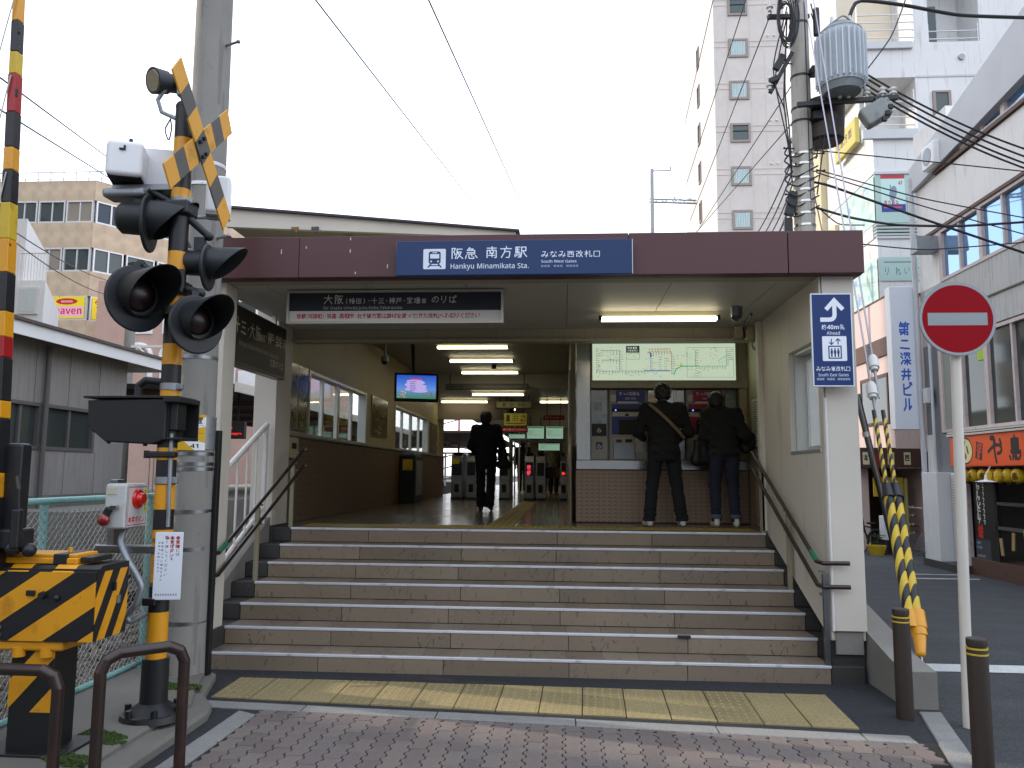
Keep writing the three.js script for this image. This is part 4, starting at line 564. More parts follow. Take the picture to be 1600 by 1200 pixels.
  // floodlight on top, pointing down to the left
  { const g = sub('floodlight', sig), c = V(-2.75, 4.35, -5.06), d = V(-0.5, -0.25, 0.8).normalize(), e = c.clone().addScaledVector(d, 0.1), f = c.clone().addScaledVector(d, -0.09);
    B().cyl(f.toArray(), e.toArray(), 0.062, 0.068, 22).cyl(c.clone().addScaledVector(d, 0.02).toArray(), e.clone().addScaledVector(d, 0.02).toArray(), 0.078, 0.09, 24).build('housing', C.lampBlack, g);
    B().cyl(e.clone().addScaledVector(d, 0.018).toArray(), e.clone().addScaledVector(d, 0.024).toArray(), 0.075, 0.07, 24).build('lens', mat('#6a6a52', { rough: 0.12, clearcoat: 1 }), g);
    B().tube([[-2.74, 4.28, -5.0], [-2.79, 4.2, -5.0], [-2.77, 4.12, -5.02], [-2.66, 4.07, -5.04]], 0.014, 8).bc(-2.66, 4.33, -5.05, 0.03, 0.18, 0.06, 0.01).build('bracket', C.zinc, g);
    B().tube([[-2.69, 4.06, -5.0], [-2.72, 3.98, -4.99], [-2.69, 3.9, -4.99], [-2.67, 3.98, -4.98], [-2.69, 4.05, -5.0]], 0.005, 5, 24).build('cable', C.rubber, g); }
  // white bell box with its round-cornered back plate
  { const g = sub('bell_box', sig); const Q = (w, h, r) => { const s = new THREE.Shape(); s.moveTo(-w + r, -h); s.lineTo(w - r, -h); s.quadraticCurveTo(w, -h, w, -h + r); s.lineTo(w, h - r); s.quadraticCurveTo(w, h, w - r, h); s.lineTo(-w + r, h); s.quadraticCurveTo(-w, h, -w, h - r); s.lineTo(-w, -h + r); s.quadraticCurveTo(-w, -h, -w + r, -h); return new THREE.ExtrudeGeometry(s, { depth: 0.012, bevelEnabled: true, bevelSize: 0.004, bevelThickness: 0.004, bevelSegments: 2 }); };
    B().add(Q(0.215, 0.18, 0.07), M4().makeRotationY(0.25).setPosition(-2.885, 3.71, -5.11)).build('back_plate', C.white, g);
    B().bc(-2.965, 3.735, -4.98, 0.235, 0.25, 0.24, 0.035, [0, 0.35, 0]).build('box', C.white, g);
    B().bc(-2.965, 3.615, -4.985, 0.21, 0.012, 0.2, 0.003, [0, 0.35, 0]).build('grille', C.dark, g); B().bc(-2.935, 3.79, -4.855, 0.035, 0.012, 0.012, 0.003, [0, 0.35, 0]).bc(-2.92, 3.8, -4.86, 0.01, 0.03, 0.012).cyl([-2.95, 3.88, -4.98], [-2.95, 3.91, -4.98], 0.015, 0.012, 8).build('latch', C.black, g);
    B().box(-3.08, -2.62, 3.555, 3.6, -5.0, -5.18, 0.006).bc(-2.97, 3.53, -5.02, 0.3, 0.07, 0.16, 0.03).build('shelf', C.zinc, g); }
  // black direction indicator box
  { const g = sub('direction_indicator', sig);
    B().face([[-3.105, 1.97], [-3.115, 2.115], [-2.58, 2.13], [-2.58, 1.86], [-2.66, 1.83], [-2.98, 1.845], [-3.05, 1.9], [-3.085, 1.92]], -4.95, -5.2, 0.008).build('housing', C.blackMatt, g);
    B().box(-2.58, -2.47, 2.10, 2.135, -4.90, -5.2, 0.006).box(-2.58, -2.47, 1.86, 1.875, -4.96, -5.2, 0.004).box(-2.585, -2.57, 1.87, 2.11, -4.97, -5.19).box(-2.578, -2.475, 1.875, 2.1, -5.185, -5.2).build('visor', C.blackMatt, g);
    B().box(-3.14, -2.5, 2.13, 2.145, -4.94, -5.21, 0.004).cyl([-3.0, 1.835, -5.03], [-3.0, 1.875, -5.03], 0.012).cyl([-2.75, 1.82, -5.03], [-2.75, 1.85, -5.03], 0.014).build('lid', C.blackMatt, g);
    B().tube([[X, 2.24, Z], [-2.78, 2.26, -5.05], [-2.83, 2.22, -5.05], [-2.83, 2.14, -5.05]], 0.025, 10).build('arm', C.lampBlack, g); }
  B().bc(X + 0.02, 2.02, Z + 0.0, 0.13, 0.2, 0.13, 0.01).build('clamp', C.black, sig);
  B().bc(-2.62, 1.765, -5.0, 0.2, 0.04, 0.06, 0.01).cyl([-2.72, 1.74, -5.0], [-2.72, 1.79, -5.0], 0.018).build('clamp', C.black, sig);
  B().tube([[-2.55, 1.3, -5.0], [-2.56, 1.9, -5.0]], 0.014, 8).build('conduit', C.zinc, sig);
}
// little white box clamped behind the crossbuck
{ const t = thing('junction_box', 'small white metal box bracketed to the concrete pole behind the striped boards', 'box', [-2.62, 3.6, -5.6]);
  B().bc(-2.60, 3.72, -5.6, 0.17, 0.29, 0.16, 0.025, [0, 0.3, 0]).build('case', C.white, t); B().bc(-2.6, 3.565, -5.6, 0.16, 0.02, 0.15, 0.004, [0, 0.3, 0]).build('underside', C.zinc, t); B().tube([[-2.62, 3.56, -5.6], [-2.85, 3.5, -5.4], [-2.98, 3.44, -5.95]], 0.015, 6).build('bracket', C.zinc, t); }
// emergency button box with its bracket and pipe
{ const t = thing('emergency_button_box', 'grey emergency button box with big red push button beside the striped post', 'button box', [-2.9, 1.2, -5.0]);
  const x0 = -2.945, x1 = -2.80, y0 = 1.285, y1 = 1.575, z0 = -4.93, z1 = -5.2;
  B().box(x0, x1, y0, y1, z0, z1, 0.018).build('case', mat('#c4c6c4', { rough: 0.5, map: T.paint }), t);
  B().quad([x1 + 0.0025, y0 + 0.012, z0 - 0.012], [x1 + 0.0025, y0 + 0.012, z1 + 0.012], [x1 + 0.0025, y1 - 0.012, z1 + 0.012], [x1 + 0.0025, y1 - 0.012, z0 - 0.012]).build('label', P.button, t);
  B().cyl([x1, 1.475, -5.06], [x1 + 0.02, 1.475, -5.06], 0.066, 0.06, 24).cyl([x1 + 0.02, 1.475, -5.06], [x1 + 0.05, 1.475, -5.06], 0.042, 0.034, 24).build('push_button', mat('#d42018', { rough: 0.3, clearcoat: 0.6 }), t);
  B().box(-2.925, -2.865, 1.505, 1.55, z0, z0 + 0.004, 0.001).build('name_plate', mat('#b8b49c', { rough: 0.5 }), t);
  B().bc(-2.865, 1.43, z0 + 0.02, 0.05, 0.02, 0.03, 0.004).build('hasp', C.steel, t); B().bc(-2.9, 1.395, z0 + 0.03, 0.045, 0.06, 0.03, 0.008, [0, 0, -0.4]).build('padlock', C.black, t);
  B().ball(-2.92, 1.345, z0 + 0.035, 0.04, 1, 1, 0.8, 16).build('red_lamp', mat('#7a1016', { rough: 0.25, clearcoat: 0.6 }), t);
  B().box(-2.985, -2.935, 1.16, 1.6, -5.05, -5.14, 0.006).box(-3.02, -2.62, 1.13, 1.18, -4.98, -5.05, 0.006).cyl([-3.03, 1.155, -5.015], [-3.0, 1.155, -5.015], 0.03, 0.03, 10).build('bracket', C.steelDull, t);
  B().tube([[-2.86, 1.28, -5.04], [-2.85, 1.2, -4.99], [-2.78, 1.1, -4.95], [-2.7, 1.0, -4.93], [-2.66, 0.93, -4.92], [-2.69, 0.82, -4.92], [-2.76, 0.75, -4.94], [-2.74, 0.71, -4.96], [-2.66, 0.76, -5.0]], 0.022, 8, 50).build('conduit', C.zinc, t);
  B().bc(-2.63, 0.83, -4.98, 0.09, 0.05, 0.05, 0.01).build('conduit_clamp', C.black, t); }
// white instruction sign strapped to the post
{ const t = thing('instruction_sign', 'white upright sign with red and black lettering on the striped post', 'sign', [-2.53, 0.85, -4.95]);
  const a = 12 * R, q = (u, v, k = 0) => [-2.605 + u * Math.cos(a) + k * Math.sin(a), v, -4.955 - u * Math.sin(a) + k * Math.cos(a)];
  B().bc(...q(0.085, 1.055, -0.006), 0.17, 0.425, 0.006, 0.002, [0, a, 0]).build('plate', C.white, t); B().quad(q(0.003, 0.846, -0.001), q(0.167, 0.846, -0.001), q(0.167, 1.264, -0.001), q(0.003, 1.264, -0.001)).build('print', P.warn, t);
  B().cyl([-2.603, 1.2, -5.05], [-2.603, 1.225, -5.05], 0.066, 0.066, 16).cyl([-2.603, 0.92, -5.05], [-2.603, 0.945, -5.05], 0.066, 0.066, 16).build('strap', C.steelDull, t); }

// ---- barrier machine, raised boom
{ const t = thing('crossing_barrier', 'yellow and black striped barrier machine with its boom raised at the left edge', 'crossing barrier', [-2.85, 0.1, -4.45]);
  // slanted stripes cut across the case: clip the front outline into strips
  const x0 = -3.4, x1 = -2.585, x2 = -2.58, yT = 1.115, yB = 0.72, z0 = -4.3, z1 = -4.62;
  const clip = (poly, f) => { const o = []; for (let i = 0; i < poly.length; i++) { const a = poly[i], b = poly[(i + 1) % poly.length], fa = f(a), fb = f(b); if (fa >= 0) o.push(a); if ((fa >= 0) !== (fb >= 0)) { const k = fa / (fa - fb); o.push([a[0] + (b[0] - a[0]) * k, a[1] + (b[1] - a[1]) * k]); } } return o; };
  const core = B().box(x0, x2 - 0.003, yB + 0.004, yT - 0.004, z0 - 0.004, z1).build('case', C.black, t);
  function striped(outline, map, slope, step, off, name, par) { for (let i = -90; i < 40; i++) { const lo = i * step + off, hi = lo + step; let p = clip(clip(outline, ([x, y]) => x - slope * y - lo), ([x, y]) => hi - (x - slope * y)); if (p.length < 3) continue; const s = new THREE.Shape(p.map(([x, y]) => new THREE.Vector2(x, y))); const g = new THREE.ExtrudeGeometry(s, { depth: 0.006, bevelEnabled: false }); B().add(g, map).build(name, i % 2 ? C.yellow : C.black, par); } }
  const o1 = [[x0, yB], [x1 + 0.002, yB], [x1 + 0.002, yT - 0.02], [x0, yT - 0.02]];
  striped(o1, M4().setPosition(0, 0, z0), 1.5, 0.2, 0.05, 'painted_stripe', core);
  striped([[z1, yB], [z0, yB], [z0, yT - 0.02], [z1, yT - 0.02]].map(([z, y]) => [-z - 4.3 + 0.0, y]), M4().makeRotationY(Math.PI / 2).setPosition(x2 - 0.006, 0, -4.3), 0.55, 0.078, 0.02, 'painted_stripe', core);
  // sloping lid: bevelled top
  { const s = B(); s.side([[z0 + 0.004, yT - 0.022], [z0 - 0.05, yT + 0.012], [z1, yT + 0.012], [z1, yT - 0.022]], x0, x2); s.build('top', C.black, t); const q = B(); for (let i = 0; i < 3; i++) q.side([[z0 + 0.006, yT - 0.02], [z0 - 0.05, yT + 0.0145], [z1 + 0.01, yT + 0.0145], [z1 + 0.01, yT - 0.0]], -3.36 + i * 0.26, -3.24 + i * 0.26); q.build('top_stripe', C.yellow, t); }
  const lid = B().box(-3.4, -2.74, 1.13, 1.165, -4.36, -4.6, 0.008).box(-3.4, -2.755, 1.165, 1.185, -4.375, -4.585, 0.006).build('lid', C.yellow, t); B().box(-2.88, -2.80, 1.128, 1.188, -4.355, -4.605, 0.006).box(-2.735, -2.66, 1.14, 1.17, -4.38, -4.58, 0.006).build('lid_stripe', C.black, lid); B().cyl([-2.84, 1.185, -4.45], [-2.84, 1.215, -4.45], 0.012).build('lid_knob', C.yellow, lid);
  B().cyl([-2.88, 0.97, z0 + 0.004], [-2.88, 0.97, z0 + 0.03], 0.022, 0.018).bc(-2.95, 0.98, z0 + 0.012, 0.05, 0.03, 0.015, 0.004).ball(-2.8, 0.955, z0 + 0.01, 0.018).bc(x2 + 0.012, 1.0, -4.46, 0.015, 0.05, 0.02, 0.003).build('latch', C.black, t);
  for (const [x, y] of [[-3.12, 0.79], [-3.12, 0.75]]) B().ball(x, y, z0 + 0.007, 0.013).build('bolt', C.steelDull, t);
  B().bc(x2 + 0.006, 0.92, -4.52, 0.004, 0.045, 0.03).build('plate', C.zinc, t);
  // pedestal: yellow neck, striped column, black foot
  B().box(-3.14, -2.76, 0.66, 0.72, -4.31, -4.58, 0.02).cyl([-3.02, 0.63, -4.33], [-3.02, 0.68, -4.33], 0.035).cyl([-2.86, 0.63, -4.33], [-2.86, 0.68, -4.33], 0.035).build('neck', C.yellow, t);
  B().box(-3.07, -2.82, 0.1, 0.66, -4.34, -4.56, 0.01).build('pedestal', C.black, t);
  { const q = [[-3.07, 0.33], [-2.82, 0.33], [-2.82, 0.66], [-3.07, 0.66]]; for (let i = 0; i < 3; i++) { const lo = -3.52 + i * 0.28; const p = clip(clip(q, ([x, y]) => x - 0.9 * y - lo), ([x, y]) => lo + 0.14 - (x - 0.9 * y)); if (p.length > 2) B().face(p, -4.3375, -4.345).build('painted_stripe', C.yellow, t); } }
  B().box(-3.2, -2.7, 0.1, 0.125, -4.28, -4.62, 0.006).build('foot', C.black, t);
  // boom: raised, leaning slightly, black / yellow / red bands
  const Y = [1.08, 1.25, 1.5, 1.64, 1.95, 2.05, 2.3, 2.42, 2.57, 2.8, 3.0, 3.22, 3.42, 3.56, 3.78, 4.02, 4.16, 4.36, 4.6, 4.75], cs = [C.black, C.black, C.yellow, C.black, C.yellow, C.black, C.red, C.yellow, C.black, C.yellow, C.yellowOld, C.black, C.yellow, C.black, C.red, C.yellowOld, C.black, C.yellow, C.black];
  const bx = (y) => -3.19 - 0.035 * (y - 1) * 1.0, bz = -4.3;
  for (let i = 0; i + 1 < Y.length; i++) { const w = 0.086 - 0.012 * (Y[i] - 1), a = Y[i], b = Y[i + 1]; B().bc((bx(a) + bx(b)) / 2, (a + b) / 2, bz, w, b - a - 0.0005, w * 1.2, 0.006, [0, 0, 0.035]).build('boom_band', cs[i], t); }
  const wr = B(); for (const [y, s] of [[4.5, 0.9], [4.0, 1.0], [3.4, 1.1]]) wr.tube([[bx(y), y, bz + 0.04], [bx(y) - 0.07, y - 0.5 * s, bz + 0.05], [bx(y) - 0.075, y - 1.1 * s, bz + 0.05], [bx(y) + 0.02, y - 1.6 * s, bz + 0.045]], 0.004, 5, 24); wr.build('boom_rope', mat('#b8b8b4'), t);
  const kn = B(); for (const y of [4.3, 3.9, 3.4, 2.95, 2.7]) kn.bc(bx(y) + 0.025, y, bz + 0.02, 0.014, 0.05, 0.02, 0.004); kn.build('boom_clip', C.black, t);
  B().bc(-3.16, 1.5, -4.36, 0.16, 0.62, 0.1, 0.02).bc(-3.17, 1.27, -4.36, 0.24, 0.12, 0.16, 0.02).build('boom_holder', C.black, t);
  B().tube([[-3.09, 1.62, -4.3], [-3.06, 1.55, -4.28], [-3.05, 1.36, -4.28], [-3.04, 1.28, -4.3]], 0.012, 7).bc(-3.055, 1.33, -4.28, 0.05, 0.22, 0.05, 0.012).ball(-3.08, 1.22, -4.3, 0.045).ball(-3.0, 1.21, -4.32, 0.04).build('linkage', C.black, t); }

// ---- concrete catenary pole
{ const t = thing('concrete_pole', 'tall round grey concrete pole behind the crossing signal', 'pole', [-2.95, 0, -6.1]);
  const b = B().cyl([-2.94, 0, -6.15], [-2.99, 7.5, -6.15], 0.152, 0.145, 32).build('pole', C.poleConc, t);
  for (const y of [0.48, 1.04, 1.33, 1.66, 1.7, 1.78, 2.55, 3.98, 4.16]) { const g = B().cyl([-2.945 - 0.0065 * y, y, -6.15], [-2.945 - 0.0065 * y, y + 0.028, -6.15], 0.1555, 0.1555, 32); if (y > 3.5 || y < 0.6) for (let i = 0; i < 9; i++) { const a = 0.3 + i * 0.16; g.bc(-2.945 - 0.0065 * y + 0.156 * Math.sin(a), y + 0.014, -6.15 + 0.156 * Math.cos(a), 0.014, 0.01, 0.006, 0, [0, a, 0]); } g.build('steel_band', y > 3.5 ? C.white : C.steelDull, t); }
  for (const [y, s] of [[5.22, 1], [4.58, -1], [3.55, 1]]) B().cyl([-2.98 + s * 0.14, y, -6.1], [-2.98 + s * 0.27, y + 0.005, -6.05], 0.011, 0.011, 8).ball(-2.98 + s * 0.27, y + 0.005, -6.05, 0.018).build('step_bolt', C.steelDull, t); }
{ const t = thing('location_sign', 'yellow sign with white arrow and number strapped to the concrete pole', 'sign', [-2.93, 1.9, -5.98]);
  const n = 10, p = []; for (let i = 0; i < n; i++) { const a0 = (-0.95 + 1.9 * i / n), a1 = (-0.95 + 1.9 * (i + 1) / n), q = (a, y) => [-2.955 + 0.163 * Math.sin(a), y, -6.15 + 0.163 * Math.cos(a)]; p.push([q(a0, 1.82), q(a1, 1.82), q(a1, 2.1), q(a0, 2.1), i]); }
  const g = B(); for (const [a, b, c, d, i] of p) { g.quad(a, b, c, d); const uv = g.g[g.g.length - 1].attributes.uv; for (let k = 0; k < 6; k++) uv.setX(k, (i + uv.getX(k)) / n); } g.build('plate', P.place, t); B().cyl([-2.955, 1.83, -6.15], [-2.955, 2.09, -6.15], 0.1605, 0.1605, 30).build('backing', C.zinc, t); }
{ const t = thing('gate_post', 'thin dark steel post beside the left end of the steps', 'post', [-2.79, 0, -6.2]);
  B().box(-2.80, -2.765, 0, 1.985, -6.18, -6.24, 0.005).build('post', C.black, t); B().box(-2.905, -2.80, 1.92, 1.98, -6.2, -6.235, 0.005).box(-2.84, -2.802, 1.3, 1.34, -6.2, -6.23).box(-2.84, -2.802, 0.7, 0.74, -6.2, -6.23).build('hinge', C.black, t);
  B().box(-2.88, -2.835, 0.25, 1.88, -6.2, -6.225, 0.004).build('panel', mat('#b7ad8c', { rough: 0.6, map: T.grime }), t); }

// ---- chain link fence with mint rails
{ const t = thing('chain_link_fence', 'rusty chain link fence with mint green rails beside the gravel', 'fence', [-3.4, 0, -5]);
  const X = -3.4, z0 = -2.6, z1 = -6.5, y0 = 0.13, y1 = 1.455;
  B().cyl([X, y1, z0], [X, y1, z1], 0.022, 0.022, 10).build('top_rail', C.mint, t); B().cyl([X, y0, z0], [X, y0, z1], 0.02, 0.02, 10).build('bottom_rail', C.mint, t);
  for (const z of [-3.6, -5.05, -6.4]) B().cyl([X - 0.025, 0, z], [X - 0.025, y1 + 0.01, z], 0.028, 0.028, 10).build('post', C.mint, t);
  const cl = B(); for (let i = 0; i < 26; i++) cl.cyl([X, y1 - 0.008, z0 - 0.1 - i * 0.15], [X, y1 + 0.012, z0 - 0.1 - i * 0.15], 0.0245, 0.0245, 8); cl.build('rail_tie', C.mint, t);
  const d = 0.062, r = 0.0029, H = y1 - y0 - 0.05, n = Math.floor((z0 - z1) / d), wg = new THREE.CylinderGeometry(r, r, 1, 3, 1, true), ms = [];
  const rows = Math.floor(H / d); const seg = (a, b) => { const [m, l] = basis(V(...a), V(...b)); ms.push(m.multiply(M4().makeScale(1, l, 1))); };
  for (let i = 0; i < n; i++) for (let k = 0; k < rows; k++) { const z = z0 - i * d, y = y0 + 0.02 + k * d, s = 0.004; seg([X + s, y, z], [X - s, y + d / 2, z - d / 2]); seg([X - s, y + d / 2, z - d / 2], [X + s, y + d, z]); seg([X + s, y, z], [X - s, y + d / 2, z + d / 2]); seg([X - s, y + d / 2, z + d / 2], [X + s, y + d, z]); }
  many('chain_link', metreUV(wg.toNonIndexed()), C.chain, t, ms); B().cyl([X, y1 - 0.05, z0], [X, y1 - 0.05, z1], 0.003, 0.003, 5).cyl([X, 0.82, z0], [X, 0.8, z1], 0.003, 0.003, 5).build('tension_wire', C.chain, t); }
// ---- brown U-shaped guard rails
{ const hoop = (x0, z0, x1, z1, h) => { const dx = x1 - x0, dz = z1 - z0, L = Math.hypot(dx, dz), u = dx / L, v = dz / L, r = 0.09; return [[x0, 0, z0], [x0, h - r, z0], [x0 + u * 0.026, h - 0.03, z0 + v * 0.026], [x0 + u * r, h, z0 + v * r], [x1 - u * r, h, z1 - v * r], [x1 - u * 0.026, h - 0.03, z1 - v * 0.026], [x1, h - r, z1], [x1, 0, z1]]; };
  const mk = (name, label, p, pts) => { const t = thing(name, label, 'guard rail', p, 'brown guard rails in front of the crossing island'); const b = B(); for (let i = 0; i + 1 < pts.length; i++) { b.cyl(pts[i], pts[i + 1], 0.0305, 0.0305, 16); if (i) b.ball(...pts[i], 0.0305, 1, 1, 1, 14); } b.build('tube', C.brownPipe, t); B().cyl([pts[0][0], 0.01, pts[0][2]], [pts[0][0], 0.03, pts[0][2]], 0.06, 0.05, 16).cyl([pts[7][0], 0.01, pts[7][2]], [pts[7][0], 0.03, pts[7][2]], 0.06, 0.05, 16).build('foot', C.brownPipe, t); };
  mk('guard_rail', 'brown steel guard rail hoop at the left edge under the striped barrier machine', [-2.9, 0, -4.1], hoop(-3.5, -4.1, -2.62, -4.08, 0.62)); mk('guard_rail', 'worn brown steel guard rail hoop between the barrier machine and the striped post', [-2.3, 0, -4.2], hoop(-2.42, -4.12, -2.115, -4.42, 0.695)); }

// ---------------------------------------------------------------- right side: bollards, signs, parapet
{ const mk = (p, label) => { const t = thing('bollard', label, 'bollard', p, 'brown bollards at the pavement edge'); const [x, y, z] = p;
    const prof = [[0, 0], [0.0565, 0], [0.0555, 0.62], [0.055, 0.685], [0.05, 0.69], [0.05, 0.702], [0.055, 0.706], [0.055, 0.74], [0.052, 0.745], [0, 0.748]].map(([a, b]) => new THREE.Vector2(a, b));
    B().add(new THREE.LatheGeometry(prof, 26), M4().setPosition(x, y, z)).build('post', C.bollard, t); for (const h of [0.655, 0.686]) B().cyl([x, y + h, z], [x, y + h + 0.0095, z], 0.0575, 0.0575, 26).build('yellow_band', C.yellowOld, t); return t; };
  mk([2.335, 0, -5.775], 'dark brown bollard with two yellow rings beside the end of the concrete kerb'); mk([2.35, 0, -4.79], 'dark brown bollard with yellow rings in front of the red sign pole'); }
{ const t = thing('no_entry_sign', 'round red no entry sign with white bar on a white pole', 'road sign', [2.7, 0, -5.65]);
  B().cyl([2.70, -0.05, -5.67], [2.76, 2.98, -5.67], 0.036, 0.034, 20).build('pole', mat('#d8d4ca', { rough: 0.45, map: T.grime }), t);
  const c = V(2.745, 2.755, -5.6); B().cyl([c.x, c.y, c.z - 0.012], [c.x, c.y, c.z - 0.002], 0.262, 0.262, 48).build('disc_back', C.zinc, t);
  const g = new THREE.CircleGeometry(0.258, 48); B().add(g, M4().setPosition(c.x, c.y, c.z)); const d = new MB(); d.keep = true; d.add(g.clone(), M4().setPosition(c.x, c.y, c.z)); d.build('disc', P.noEntry, t);
  B().cyl([2.749, 2.65, -5.67], [2.749, 2.68, -5.67], 0.04, 0.04, 14).cyl([2.752, 2.85, -5.67], [2.752, 2.88, -5.67], 0.04, 0.04, 14).build('clamp', C.steelDull, t); }
{ const t = thing('direction_sign', 'blue upright sign with white arrow and lift symbol on the wall end', 'sign', [2.2, 2.4, -6.55]);
  const a = [2.039, 3.158], b = [2.37, 3.161]; B().box(2.04, 2.372, 2.383, 3.16, -6.552, -6.575, 0.003).build('panel', C.alu, t); B().quad([2.041, 2.384, -6.5505], [2.371, 2.384, -6.5505], [2.371, 3.159, -6.5505], [2.041, 3.159, -6.5505]).build('print', P.lift, t);
  B().box(2.24, 2.28, 3.0, 3.04, -6.576, -6.66).box(2.24, 2.28, 2.5, 2.54, -6.576, -6.66).build('bracket', C.steelDull, t); }
{ const t = thing('concrete_parapet', 'low sloping concrete parapet along the road beside the station wall', 'parapet', [2.6, 0, -7]);
  B().side([[-6.0, -0.4], [-6.0, 0.27], [-6.25, 0.30], [-8.8, 0.9], [-8.8, -0.5]], 2.44, 2.66).build('wall', C.concrete, t); }
// handrails, two per side
{ function rail(name, label, X, s, p0) { const t = thing(name, label, 'handrail', p0); const top = (z) => 0.962 + (-6.757 - z) * 0.443;
    for (const dy of [0, -0.187]) {
      const yl = 0.962 + dy, yh = 1.905 + dy, zl = -6.72, zh = -8.85, P0 = [X, yl, zl], P1 = [X, yh, zh];
      B().tube([[X + s * 0.0, yh, zh - 0.07], P1, P0, [X + s * 0.02, yl - 0.005, zl + 0.1], [X + s * 0.22, yl - 0.002, zl + 0.12]], 0.0185, 12).build('rail', C.brownPipe, t);
      const q = (k) => P0.map((v, i) => v + (P1[i] - v) * k); if (!dy) { B().cyl(q(0.0), q(0.07), 0.0195, 0.0195, 12).build('green_tape', mat('#0d6a4c', { rough: 0.5 }), t); }
      B().tube([[X, yh - 0.02, zh], [X + s * 0.09, yh - 0.05, zh]], 0.009, 6).build('bracket', C.steelDull, t);
    }
    for (const z of [-6.66, -7.66, -8.62]) { const yb = 0.15 * Math.max(1, Math.floor((-6.64 - z) / 0.3243) + 1), y = top(z); B().box(X + s * 0.02, X + s * 0.06, yb, y - 0.05, z - 0.02, z + 0.02, 0.003).build('post', z > -7 ? C.steelDull : mat('#8f8a72', { rough: 0.5, map: T.grime }), t); B().bc(X + s * 0.02, y - 0.03, z, 0.05, 0.02, 0.03, 0.004).bc(X + s * 0.02, y - 0.21, z, 0.05, 0.02, 0.03, 0.004).build('saddle', C.steelDull, t); }
    return t; }
  rail('handrail', 'double dark handrail up the right side of the steps along the cream wall', 2.07, 1, [2.07, 0.15, -7.6]);
  rail('handrail', 'double dark handrail up the left side of the steps beside the white railing', -2.96, -1, [-2.96, 0.15, -7.6]); }
{ const t = thing('white_railing', 'white painted balustrade on the sloping kerb at the left of the steps', 'railing', [-3.27, 0.4, -7.6]);
  const X = -3.27, line = (z, h) => 0.40 + (-6.96 - z) * 0.488 + h; const za = -7.02, zb = -8.5;
  B().cyl([X, line(za, 1.02), za], [X, line(zb, 1.02), zb], 0.03, 0.03, 16).ball(X, line(za, 1.02), za, 0.03).ball(X, line(zb, 1.02), zb, 0.03).build('top_rail', C.whiteRail, t); B().cyl([X, line(za, 0.13), za], [X, line(zb, 0.13), zb], 0.022, 0.022, 12).build('bottom_rail', C.whiteRail, t);
  for (let i = 0; i < 7; i++) { const z = za - 0.02 + (zb - za + 0.04) * i / 6, e = i === 0 || i === 6; B().cyl([X, line(z, e ? -0.05 : 0.13), z], [X, line(z, 1.02), z], e ? 0.028 : 0.012, e ? 0.028 : 0.012, 10).build(e ? 'post' : 'baluster', C.whiteRail, t); } }
// ---------------------------------------------------------------- signs and fittings of the station
{ const t = thing('station_sign', 'wide blue station name sign with train symbol on the maroon fascia', 'sign', [-0.43, 3.47, -6.5]);
  B().box(-1.425, 0.572, 3.322, 3.622, FZ + 0.003, -6.472, 0.006).build('panel', mat('#28406f', { rough: 0.5 }), t); B().quad([-1.421, 3.326, -6.4705], [0.568, 3.326, -6.4705], [0.568, 3.618, -6.4705], [-1.421, 3.618, -6.4705]).build('print', P.station, t); B().box(0.5725, 0.578, 3.325, 3.62, -6.474, -6.5).build('edge_trim', C.alu, t); }
{ const t = thing('bound_sign', 'dark hanging sign with a white strip of red lettering under the canopy', 'sign', [-1.5, 3.17, -7]);
  const x0 = -2.555, x1 = -0.545, y0 = 3.015, y1 = 3.325, z = -7.0;
  B().box(x0, x1, y0, y0 + 0.022, z, z - 0.09).box(x0, x1, y1 - 0.022, y1, z, z - 0.09).box(x0, x0 + 0.022, y0 + 0.022, y1 - 0.022, z, z - 0.09).box(x1 - 0.022, x1, y0 + 0.022, y1 - 0.022, z, z - 0.09).build('frame', mat('#b3aea0', { rough: 0.4, metal: 0.6 }), t);
  B().box(x0 + 0.02, x1 - 0.02, y0 + 0.02, y1 - 0.02, z - 0.02, z - 0.085).build('panel', C.dark, t); B().quad([x0 + 0.022, y0 + 0.022, z - 0.018], [x1 - 0.022, y0 + 0.022, z - 0.018], [x1 - 0.022, y1 - 0.022, z - 0.018], [x0 + 0.022, y1 - 0.022, z - 0.018]).build('print', P.bound, t); }
{ const t = thing('platform_sign', 'dark hanging destination sign between the two left pillars', 'sign', [-3.08, 2.93, -7.6]);
  const X = -3.06, z0 = -6.97, z1 = -8.42, y0 = 2.655, y1 = 3.225;
  B().box(X - 0.12, X, y0, y1, z0, z1, 0.01).build('panel', mat('#2b2a25', { rough: 0.35 }), t); B().quad([X + 0.002, y0 + 0.03, z0 - 0.03], [X + 0.002, y0 + 0.03, z1 + 0.02], [X + 0.002, y1 - 0.02, z1 + 0.02], [X + 0.002, y1 - 0.02, z0 - 0.03]).build('print', P.sideBound, t);
  B().box(X - 0.08, X - 0.04, y1, FY0 + 0.003, z0 - 0.2, z0 - 0.24).box(X - 0.08, X - 0.04, y1, FY0 + 0.003, z1 + 0.2, z1 + 0.24).build('hanger', C.alu, t); }
